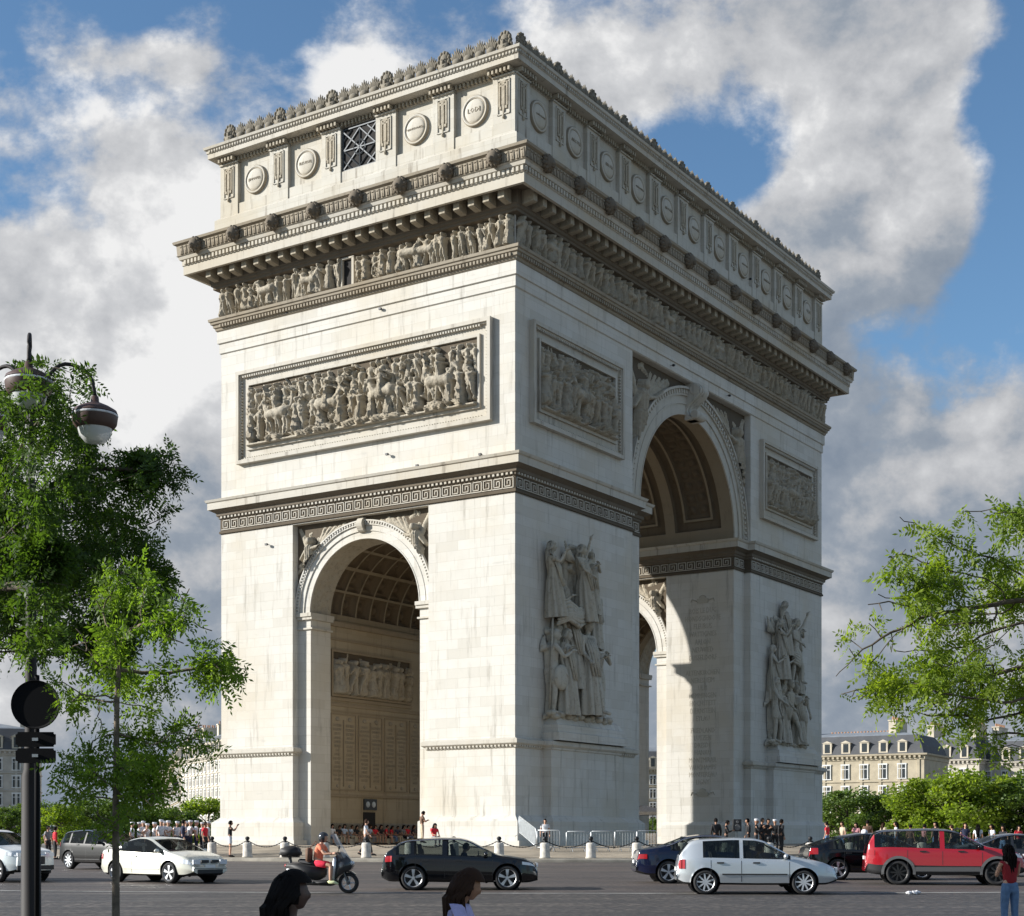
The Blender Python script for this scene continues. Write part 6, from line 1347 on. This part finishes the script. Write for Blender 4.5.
mb = MB(); mb.tube([(-.85, -.05, .80), (-.88, -.05, .98)], .03, 6); mb.tube([(-.85, .05, .80), (-.88, .05, .98)], .03, 6); mb.obj('box_rack', 'plastic_grey', S); mb = MB(); mb.tube([(-.2, -.17, .3), (-.55, -.19, .32), (-.95, -.2, .42)], [.03, .055, .06], 10); mb.obj('exhaust', 'alloy', S, True)
pr('tail_light', [(-1.0, .70), (-.93, .70), (-.93, .77), (-1.0, .77)], .09, 'tail_red', bev=.01)
def helmet(o):
    B = CACHE[('ride', False, 'shirt', 'shorts', 1)]; h = B['hc']; v, f, ds = head_pts(h, 1.0, inflate=.038); mb = MB(); mb.add(v, [q for q in f if not all((ds[i].x > .3 and -.75 < ds[i].z < .35) or ds[i].z < -.7 for i in q)]); mb.obj('helmet', 'paint_graphite', o, True)
    mb = MB(); mb.cbox(h+Vector((-.20, 0, -.34)), (.09, .15, .2)); m = mb.mesh('bag'); 
person('scooter rider in orange shirt, red shorts and dark helmet', sc+Vector((-.12, 0, 0)), R(-8), 'ride', 'cloth_orange', 'cloth_red_shorts', legk='shorts', skin='skin', shoe='shoe_lime', extra=helmet, H=1.72)
b_ = thing('shoulder_bag', 'tan bag hanging at the back of the scooter rider', 'bag', sc+Vector((-.34, -.02, 1.02)), R(-8)); mb = MB(); mb.cbox((0, 0, 0), (.07, .14, .19)); m_ = mb.mesh('b'); bm = bmesh.new(); bm.from_mesh(m_); bmesh.ops.bevel(bm, geom=bm.edges[:], offset=.035, segments=3, affect='EDGES'); bm.to_mesh(m_); bm.free(); link_mesh('pouch', m_, 'cloth_brown', b_, True); mb = MB(); mb.tube([(0, .1, .18), (.16, .1, .36), (.3, .06, .2)], .012, 5); mb.obj('strap', 'cloth_brown', b_)

# ---- people
def P_(px, D): return at(px, D)
def camera_box(o):
    mb = MB(); mb.cbox((.46, 0, 1.55), (.02, .075, .045)); tag(mb.obj('camera_held', 'plastic_black', o))
person('man in black shirt and white shorts photographing beside the bollards', P_(230, 77), R(15), 'photo', 'cloth_black', 'cloth_white', legk='shorts', style='short', hair='hair_black', H=1.78)
person('man in white shirt and dark trousers walking past the side arch', P_(366, 76), R(0), 'walk', 'cloth_white', 'cloth_black', hair='hair_brown', H=1.76)
ped = P_(422, 83.5); person('person in dark top standing on the pier step, left of the woman in red', ped+Vector((0, 0, .25)), R(20), 'phone', 'cloth_brown', 'cloth_beige', hair='hair_black', H=1.7)
person('woman in red top sitting at the foot of the lit pier', P_(434, 83.0)+Vector((0, 0, .42)), R(-60), 'sit', 'cloth_red', 'cloth_grey', female=True, style='long', hair='hair_black', H=1.66)
person('person in white top standing behind the metal railing', P_(545, 79), R(-90), 'stand', 'cloth_white', 'cloth_black', hair='hair_black', H=1.62)
rr = random.Random(6)
for k, (px, D, pose) in enumerate(((716, 76.2, 'stand'), (726, 76, 'phone'), (748, 77, 'stand'), (756, 76, 'play'), (762, 77.4, 'stand'), (768, 76.2, 'play'), (775, 77, 'stand'), (781, 76.3, 'stand'))):
    lab = ['leftmost of the people in black before the far pier', 'person in black looking down, second left of the loudspeaker', 'person in black just right of the loudspeaker stand', 'musician in black with white cap, arms raised, by the loudspeaker', 'person in black behind the white capped musician', 'musician in black in the middle of the right-hand knot, arms raised', 'person in black with white cap near the right end of the knot', 'rightmost of the people in black before the far pier'][k]
    person(lab, P_(px, D), rr.uniform(-3, 3), pose, 'cloth_black', 'cloth_black', topk='jacket', style='cap' if k in (3, 6) else 'short', hair='hair_black', H=rr.uniform(1.66, 1.8), group='people in black in front of the far pier', skin='skin_tan')
words_l = ['first from the left end of the band', 'second from the left end of the band', 'third from the left end of the band', 'left of the taller middle player of the band', 'taller middle player of the band', 'right of the taller middle player of the band', 'just left of the man in navy', 'just right of the man in navy', 'second right of the man in navy', 'near the right end of the band', 'right end of the band, beside the red shirt', 'back row of the band on the left', 'back row of the band in the middle', 'back row of the band on the right']
for k, px in enumerate((132, 139, 147, 154, 161, 168, 177, 190, 196, 202, 208, 143, 164, 186)):
    person('band player in white shirt and cap, '+words_l[k], P_(px, 79.2+rr.uniform(-.4, .4)+(1.2 if k > 10 else 0)), R(rr.uniform(-60, 40)), 'play' if k % 2 else 'stand', 'cloth_white', 'cloth_navy', style='cap', H=rr.uniform(1.66, 1.8) if k != 4 else 1.86, group='band players in white shirts', hair='hair_brown')
person('man in navy jacket among the white shirted band', P_(183, 78.6), R(10), 'stand', 'cloth_navy', 'cloth_navy', topk='jacket', hair='hair_black', H=1.84)
person('person in red shirt at the right end of the band', P_(205, 78), R(-20), 'stand', 'cloth_red', 'cloth_black', hair='hair_brown', H=1.72)
person('person in red jacket by the bollards left of the dark grey car', P_(55, 82), R(30), 'stand', 'cloth_red', 'cloth_black', topk='jacket', hair='hair_black', H=1.7)
person('person in grey top beside the person in red jacket at far left', P_(48, 83), R(-30), 'stand', 'cloth_grey', 'cloth_black', hair='hair_black', H=1.74)
tops = ['cloth_white', 'cloth_pink', 'cloth_brown', 'cloth_grey', 'cloth_black', 'cloth_beige', 'cloth_paleblue', 'cloth_red', 'cloth_navy']
cn = {'cloth_white': 'white', 'cloth_pink': 'pink', 'cloth_brown': 'brown', 'cloth_grey': 'grey', 'cloth_black': 'black', 'cloth_beige': 'beige', 'cloth_paleblue': 'pale blue', 'cloth_red': 'red', 'cloth_navy': 'navy'}
ordw = ['first', 'second', 'third', 'fourth', 'fifth', 'sixth', 'seventh', 'eighth', 'ninth', 'tenth', 'eleventh', 'twelfth', 'thirteenth', 'fourteenth', 'fifteenth', 'sixteenth', 'seventeenth', 'eighteenth', 'nineteenth', 'twentieth', 'twenty-first', 'twenty-second']
for k in range(17):
    y = 2.75+k*.60+rr.uniform(-.1, .1); p = Vector((.17, 86, 1.2))+A_*y+B_*(LY-6.4-.38); c = rr.choice(tops) if k else 'cloth_white'
    person('person in %s top sitting along the side arch wall, %s from the left' % (cn[c], ordw[k]), p+Vector((0, 0, .38)), -PI/2+(PI/2-AL)+rr.uniform(-.5, .5), 'sit', c, rr.choice(['denim', 'cloth_black', 'cloth_grey', 'cloth_beige']), female=k % 2 == 0, style='long' if k % 2 == 0 else 'short', hair=rr.choice(['hair_black', 'hair_brown']), H=rr.uniform(1.58, 1.76), group='people sitting along the step of the side arch', skin=rr.choice(['skin', 'skin_tan']), legk=rr.choice(['trousers', 'shorts']))
for k in range(15):
    px = 828+k*13.6+rr.uniform(-2, 2); c = rr.choice(tops)
    person('person in %s top in the crowd right of the arch, %s from the left' % (cn[c], ordw[k]), P_(px, rr.uniform(77.6, 80)), rr.uniform(-3, 3), 'stand', c, rr.choice(['denim', 'cloth_black']), hair=rr.choice(['hair_black', 'hair_brown']), H=rr.uniform(1.55, 1.74), group='crowd on the plaza right of the arch', style=rr.choice(['short', 'long']), skin=rr.choice(['skin', 'skin_tan']))
# the three pedestrians nearest the camera
def place_fg(label, px, D, head_top, rz, **k):
    x = (px-512)/F*D; ztop = 1.7-(head_top-HY)/F*D; H = (ztop-.14); SUB[0] = 2; return person(label, (x, D, .14), R(rz), H=H*1.72/1.775, **k)
place_fg('dark haired woman in silhouette facing right at the bottom, left of the centre', 289, 8.1, 871, 0, pose='walk', top='cloth_black', legs='cloth_black', topk='jacket', female=True, hair='hair_black', style='bushy', skin='skin_shade')
place_fg('woman with wavy brown hair in a lilac striped shirt looking down', 460, 10.1, 867, -8, pose='phone', top='cloth_lilac', legs='denim', female=True, hair='hair_brown', style='bushy', skin='skin_tan')
def phone(o): mb = MB(); mb.cbox((.42, 0, 1.26), (.006, .04, .075)); mb.obj('phone', 'plastic_black', o)
place_fg('young woman with long black hair, red top and blue jeans, seen from behind', 1010, 24.5, 843, 100, pose='phone', top='cloth_dark_red', legs='denim', topk='tank', female=True, hair='hair_black', style='long', skin='skin')

# ================================================================ STREET FURNITURE
def bollard():
    o = thing('bollard', 'stone bollard with black ball top', 'bollard'); mb = MB(); mb.lathe([(0, 0), (.26, 0), (.26, .05), (.235, .09), (.225, .66), (.19, .73), (.0, .75)], 20); mb.obj('post', 'bollard_stone', o, True)
    mb = MB(); mb.lathe([(0, .74), (.09, .745), (.06, .80), (.05, .84), (.09, .87), (.115, .94), (.09, 1.01), (0, 1.04)], 14); mb.obj('ball_cap', 'black_iron', o, True); return o
RB = 38.0; a0 = math.atan2(72.9-CY, 1.55-CX); da = 2.16/RB
ks = list(range(-13, 12)); bpos = []
def px_of(p): return 512+F*p[0]/p[1]
proto = bollard()
for i, k in enumerate(ks):
    a = a0+k*da; x, y = CX+RB*math.cos(a), CY+RB*math.sin(a); o = proto if i == 0 else copy_tree(proto); o.location = (x, y, gz(x, y)); bpos.append(Vector((x, y, gz(x, y)+.86)))
    o['label'] = 'stone bollard with black ball top, %s of its row from the left' % (ordw+['twenty-third', 'twenty-fourth', 'twenty-fifth'])[i]; o['group'] = 'bollards round the plaza'
for i, (p, q) in enumerate(zip(bpos, bpos[1:])):
    c = (p+q)/2; o = thing('chain', 'sagging iron chain hung after the %s bollard from the left' % (ordw[i] if i < 22 else ['twenty-third', 'twenty-fourth'][i-22]), 'chain', c, 0, 'chains between the bollards'); mb = MB(); n_ = 30
    pts = [p.lerp(q, j/n_)-c-Vector((0, 0, .34*(1-(2*j/n_-1)**2))) for j in range(n_+1)]
    for j in range(n_):
        m_ = (pts[j]+pts[j+1])/2; d = (pts[j+1]-pts[j]); mb.tube([pts[j]-d*.2, m_, pts[j+1]+d*.2], [.016, .034 if j % 2 else .022, .016], 5)
    mb.obj('chain_links', 'black_iron', o)
def barrier(p, q, h, label):
    p, q = Vector(p), Vector(q); d = q-p; L = d.length; o = thing('crowd_barrier', label, 'barrier', p, math.atan2(d.y, d.x), 'crowd barriers beside the near pier'); sl = d.z/math.hypot(d.x, d.y) if 1 else 0; Lh = math.hypot(d.x, d.y); mb = MB()
    Z = lambda x, z: (x, 0, z+sl*x)
    mb.tube([Z(.02, .15), Z(.02, h-.06), Z(.08, h), Z(Lh-.08, h), Z(Lh-.02, h-.06), Z(Lh-.02, .15)], .026, 6); mb.tube([Z(.02, .22), Z(Lh-.02, .22)], .02, 6); mb.obj('frame', 'galvanised', o, True); mb = MB(); nb = int(Lh/.14)
    for j in range(1, nb): mb.tube([Z(j*Lh/nb, .22), Z(j*Lh/nb, h)], .008, 4)
    mb.obj('bars', 'galvanised', o); 
    for x in (.3, Lh-.3): mb = MB(); mb.tube([(x, -.28, sl*x+.02), (x, 0, sl*x+.2), (x, .28, sl*x+.02)], .018, 5); mb.obj('foot', 'galvanised', o)
def bp(px, D, dz=0): p = at(px, D); return (p.x, p.y, p.z+dz)
barrier(bp(519, 84.2, .55), bp(536, 78.6, .05), 1.1, 'sloping metal barrier going down from the corner of the near pier')
barrier(bp(536.5, 78.5), bp(560, 78.2), 1.1, 'metal crowd barrier with a gap after it, leftmost of the level row')
for k, (a, b_) in enumerate(((566, 590), (590.5, 614), (614.5, 636), (636.5, 657))): barrier(bp(a, 78+k*.3), bp(b_, 78.2+k*.3), 1.05, 'metal crowd barrier, %s of the joined level row by the near pier' % ['first', 'second', 'third', 'last'][k])
# street lamp and road sign
lp = Vector(((31-512)/F*21.5, 21.5, .14)); lamp = thing('street_lamp', 'tall multi armed street lamp with brown bowl lanterns above the leafy tree', 'street lamp', lp)
mat('lamp_brown', (.075, .042, .034), .5); mat('pole_brown', (.012, .008, .0075), .7, .0)  # pole brown taken near black, its shade painted into the colour
mb = MB(); mb.lathe([(.0, 0), (.20, 0), (.20, .12), (.14, .2), (.125, 2.4), (.10, 2.5), (.085, 3.0), (.06, 6.2), (.045, 7.3), (0, 7.4)], 16); mb.obj('post', 'pole_brown', lamp, True)
m = bpy.data.materials.new('lamp_glass'); m.use_nodes = True; t_ = NT(m.node_tree); b = t_.n['Principled BSDF']; t_.set(b.inputs['Base Color'], (.75, .76, .75)); b.inputs['Roughness'].default_value = .15; b.inputs['Alpha'].default_value = .75; M['lamp_glass'] = m
for k, (dx, dy, zt) in enumerate(((.82, .25, 7.62), (.14, -.55, 7.86), (-.72, .3, 7.6))):
    end = Vector((dx, dy, zt)); mb = MB(); pts = [Vector((0, 0, 7.0)), Vector((dx*.12, dy*.12, 7.7)), Vector((dx*.45, dy*.45, zt+.52)), Vector((dx*.88, dy*.88, zt+.45)), Vector((dx, dy, zt+.13))]
    sm = [pts[0]]
    for i in range(4):
        for j in range(1, 6):
            u = j/5; P0 = pts[max(i-1, 0)]; P1 = pts[i]; P2 = pts[i+1]; P3 = pts[min(i+2, 4)]; sm.append(.5*((2*P1)+(P2-P0)*u+(2*P0-5*P1+4*P2-P3)*u*u+(3*P1-P0-3*P2+P3)*u**3))
    mb.tube(sm, .028, 7); arm = mb.obj('arm', 'pole_brown', lamp, True)
    mb = MB(); mb.lathe([(0, .14), (.05, .12), (.06, .04), (.20, -.02), (.30, -.08), (.315, -.12)], 24, end); mb.lathe([(.315, -.16), (.30, -.27), (.255, -.33), (.21, -.34)], 24, end); sh_ = mb.obj('lantern', 'lamp_brown', arm, True)
    mb = MB(); mb.lathe([(.312, -.13), (.322, -.145), (.312, -.16)], 24, end); mb.obj('lantern_band', 'cloth_white', sh_, True); mb = MB(); mb.lathe([(.24, -.33), (.215, -.43), (.14, -.52), (0, -.55)], 24, end); mb.obj('lantern_glass', 'lamp_glass', sh_, True)
sg = Vector(((37-512)/F*21, 21, .14)); sign = thing('road_sign', 'back of a round road sign with two small plates on a thin dark pole', 'sign', sg, R(0))
mb = MB(); mb.lathe([(0, 0), (.035, 0), (.035, 3.75), (0, 3.76)], 10); mb.obj('pole', 'sign_shade_black', sign, True); zc_ = 1.7+(HY-705)/F*21-.14
mb = MB(); mb.lathe([(0, -.02), (.30, -.02), (.325, -.035), (.33, -.02), (.33, .01), (0, .01)], 40, (.0, -.06, zc_), 'y'); mb.obj('round_plate', 'sign_shade_black', sign)
for z in (zc_-.47, zc_-.69):
    mb = MB(); mb.box(-.27, .27, -.07, -.045, z-.10, z+.10); m2 = mb.mesh('p'); bm = bmesh.new(); bm.from_mesh(m2); bmesh.ops.bevel(bm, geom=[e for e in bm.edges if abs(e.verts[0].co.y-e.verts[1].co.y) > .01], offset=.03, segments=3, affect='EDGES'); bm.to_mesh(m2); bm.free(); pl = link_mesh('small_plate', m2, 'sign_shade_black', sign); mb = MB(); mb.cbox((0, -.08, z), (.04, .012, .02)); mb.obj('clamp', 'galvanised', pl)
# loudspeaker, gazebo, table, litter, kiosk roof
p = at(737, 76.5); o = thing('loudspeaker', 'black loudspeaker on a stand between the people in black', 'loudspeaker', p); mb = MB(); mb.box(-.2, .2, -.17, .17, 1.15, 1.75); b = mb.obj('cabinet', 'plastic_black', o); mb = MB(); mb.lathe([(0, -.175), (.13, -.185), (.15, -.172)], 18, (0, 0, 1.35), 'y'); mb.lathe([(0, -.175), (.06, -.18), (.07, -.172)], 14, (0, 0, 1.62), 'y'); mb.obj('cone', 'plastic_grey', b)
mb = MB(); mb.tube([(0, 0, .3), (0, 0, 1.15)], .02, 6); mb.obj('pole', 'plastic_black', o)
for k in range(3): a = k*2.1; mb = MB(); mb.tube([(0, 0, .55), (.4*math.cos(a), .4*math.sin(a), 0)], .014, 5); mb.obj('leg', 'plastic_black', o)
gp = at(644, 128); gp.z = gz(gp.x, gp.y); o = thing('gazebo', 'white canopy tent standing behind the great arch opening', 'tent', gp, R(20)); mb = MB(); mb.sweep((-1.6, 1.6, -1.6, 1.6), [(0, 2.3), (.03, 2.3), (.03, 2.55), (-1.5, 3.1)], False, True); mb.obj('canopy', 'cloth_white', o)
for x in (-1.5, 1.5):
    for y in (-1.5, 1.5): mb = MB(); mb.tube([(x, y, 0), (x, y, 2.4)], .035, 6); mb.obj('leg', 'cloth_white', o)
gp2 = at(655, 122); o = thing('folding_table', 'table under a white cloth in front of the canopy tent', 'table', gp2, R(10)); mb = MB(); mb.sweep((-1.3, 1.3, -.5, .5), [(.12, .0), (.08, .4), (.01, .78), (0, .8)], False, True); mb.obj('tablecloth', 'cloth_white', o)
mb = MB()
for x in (-1.2, 1.2):
    for y in (-.4, .4): mb.tube([(x, y, 0), (x, y, .75)], .02, 5)
mb.obj('legs', 'galvanised', o)
lt = at(913, 40.4); o = thing('litter', 'crumpled white plastic bag lying on the road below the red car', 'litter', lt); rg = random.Random(2); mb = MB()
for k in range(6): mb.ell((rg.uniform(-.13, .13), rg.uniform(-.08, .08), .045), (rg.uniform(.06, .12), rg.uniform(.05, .08), rg.uniform(.03, .06)), 7, 5)
mb.v = [(x+rg.uniform(-.02, .02), y+rg.uniform(-.02, .02), max(.0, z+rg.uniform(-.015, .015))) for x, y, z in mb.v]; mb.obj('bag', 'cloth_white', o, fix=False)


# ================================================================ the carved figures of the two great groups, in the round
def add_mesh(mb, me, Mx):
    k = len(mb.v); mb.v += [tuple(Mx @ v.co) for v in me.vertices]; mb.f += [tuple(i+k for i in p.vertices) for p in me.polygons]
def statue(mb, x, z, H, pose='stand', turn=0., lean=0., robe=0, female=False, y=-.62, nude=False, wings=0, tilt=0.):
    key = (pose, female, 'shirt', 'shorts', 1)
    if key not in CACHE: CACHE[key] = make_body(pose, female, 'shirt', 'shorts')
    B = CACHE[key]; s_ = H/1.72; Mx = Matrix.Translation((x, y, z)) @ Matrix.Rotation(lean, 4, 'Y') @ Matrix.Rotation(tilt, 4, 'X') @ Matrix.Rotation(-PI/2+turn, 4, 'Z') @ Matrix.Scale(s_, 4)
    add_mesh(mb, B['body'], Mx)
    if not nude: add_mesh(mb, B['shirt'], Mx)
    hk = ('st', pose)
    if hk not in CACHE: CACHE[hk] = hair_mesh(B['hc'], B['tilt'], 'long' if female else 'short')
    add_mesh(mb, CACHE[hk], Mx)
    if robe:                                   # long gown with hanging folds
        t = MB(); n = 44; ph = x*3
        rows = [(1.16, .15), (1.02, .165), (.85, .20), (.6, .235), (.35, .27), (.12, .30), (.03, .31)]
        vs = [((r*.82*(1+f*math.sin(10*a+ph+zz*2)))*math.cos(a)+.02, (r*(1+f*math.sin(10*a+ph+zz*2)))*math.sin(a), zz) for zz, r in rows for f in ((.03 if zz > 1 else .17),) for a in [2*PI*k/n for k in range(n)]]
        t.add(vs, [(i*n+k, i*n+(k+1) % n, (i+1)*n+(k+1) % n, (i+1)*n+k) for i in range(len(rows)-1) for k in range(n)]); add_mesh(mb, t.mesh(), Mx)
        t = MB()
        for k in range(9): a = -1.1+k*.27; t.tube([(.10*math.cos(a), .15*math.sin(a)*1.1, 1.40), (.19*math.cos(a+.3), .19*math.sin(a+.3), 1.15), (.24*math.cos(a+.7), .25*math.sin(a+.7), .72)], [.022, .030, .016], 5)
        add_mesh(mb, t.mesh(), Mx)
    elif nude == 2 or not nude:
        add_mesh(mb, B['pants'], Mx)
    if wings:
        for sd in (-1, 1):
            if wings == 2 and sd == 1: continue
            for j in range(9):
                a = .35+j*.16; L = H*.30*(1-.05*abs(j-4)); c = Vector((x+sd*H*(.10+.03*j), y+.35, z+H*.78)); d = Vector((sd*math.cos(a)*.9, .05, math.sin(a))); mb.tube([c, c+d*L*.5+Vector((0, -.08, 0)), c+d*L], [.09*s_*.5, .10*s_*.55, .02], 6)
def cloth_roll(mb, pts, r, n=7): 
    for j in range(n):
        o = Vector((0, -.12*math.sin(j/n*PI), -.16*j)); mb.tube([Vector(p)+o+Vector((0, 0, .10*math.sin(k*1.9+j))) for k, p in enumerate(pts)], [r*.5]+[r]*(len(pts)-2)+[r*.4], 7)
mb = MB(); X0 = 2.55; Z0 = 7.4
statue(mb, X0+1.85, Z0, 5.0, 'stand', .25, 0, 1, True); statue(mb, X0+4.0, Z0+.1, 5.7, 'walk', -.1, 0, 1, y=-.8); statue(mb, X0+5.6, Z0, 4.9, 'play', -.5, 0, 0, nude=2, y=-.55); statue(mb, X0+1.0, Z0+5.6, 4.3, 'photo', .5, -.12, 1, True, y=-.45); statue(mb, X0+4.9, Z0+6.2, 3.8, 'play', -.5, .05, 1, y=-.4); statue(mb, X0+2.9, Z0+1.6, 5.0, 'stand', .1, 0, 1, y=-.35); statue(mb, X0+5.0, Z0+.9, 5.0, 'stand', -.3, 0, 1, y=-.3); statue(mb, X0+.65, Z0, 4.9, 'play', .7, .03, 0, nude=2, y=-.5)
statue(mb, X0+3.8, Z0+5.6, 4.5, 'reach', .35, -.10, 1, True, y=-.75, wings=1); statue(mb, X0+2.2, Z0+4.4, 3.6, 'phone', .5, -.25, 0, y=-.45); statue(mb, X0+5.2, Z0+4.2, 3.8, 'stand', -.6, .12, 1, y=-.4)
cloth_roll(mb, [(X0+.7, -.7, Z0+6.2), (X0+1.6, -.95, Z0+6.5), (X0+2.6, -1.0, Z0+6.3), (X0+3.4, -.95, Z0+6.6)], .17)
mb.tube([(X0+.3, -.5, Z0+.3), (X0+.55, -.6, Z0+6.9)], .06, 6); mb.lathe([(0, -.16), (.5, -.14), (.72, -.04), (.74, .05)], 22, (X0+.9, -.95, Z0+2.2), 'y')
for k in range(26): a = k*2.4; mb.ell((X0+.3+k*.26, -.6-.2*math.sin(a), Z0+.05+.1*math.cos(a)), (.35, .3, .2), 8, 5)
mb.obj('sculpture_group', 'stone_group', BASES[0], True)
mb = MB(); X0 = LX-11.3
for x, p, H, t_, nu, rb in ((.75, 'reach', 4.8, .4, 2, 0), (2.1, 'stand', 4.3, .1, 0, 1), (3.6, 'walk', 4.8, -.1, 2, 0), (4.7, 'play', 4.5, -.3, 0, 1), (5.8, 'stand', 4.7, -.5, 2, 0)): statue(mb, X0+x, Z0, H, p, t_, 0, rb, nude=nu)
statue(mb, X0+1.9, Z0+4.7, 4.5, 'photo', .3, -.05, 1, True, y=-.6, wings=2); statue(mb, X0+4.1, Z0+4.6, 4.9, 'reach', .0, .05, 0, nude=2, y=-.75); statue(mb, X0+3.0, Z0+3.6, 3.6, 'play', .2, 0, 0, y=-.4); statue(mb, X0+5.3, Z0+3.9, 3.6, 'stand', -.4, .08, 1, y=-.4); statue(mb, X0+1.0, Z0+3.2, 4.0, 'play', .4, -.05, 1, y=-.35); statue(mb, X0+3.0, Z0+6.6, 4.1, 'stand', .1, 0, 1, True, y=-.4); statue(mb, X0+5.0, Z0+5.6, 3.9, 'play', -.4, .06, 1, y=-.35)
cloth_roll(mb, [(X0+3.3, -.8, Z0+7.0), (X0+4.1, -1.0, Z0+6.8), (X0+5.0, -.8, Z0+6.2)], .15, 5); mb.tube([(X0+.4, -.5, Z0+4), (X0+.2, -.6, Z0+7.2)], .06, 6)
for k in range(24): a = k*2.4; mb.ell((X0+.3+k*.26, -.55-.2*math.sin(a), Z0+.05+.1*math.cos(a)), (.33, .3, .18), 8, 5)
mb.obj('sculpture_group', 'stone_group', BASES[1], True)
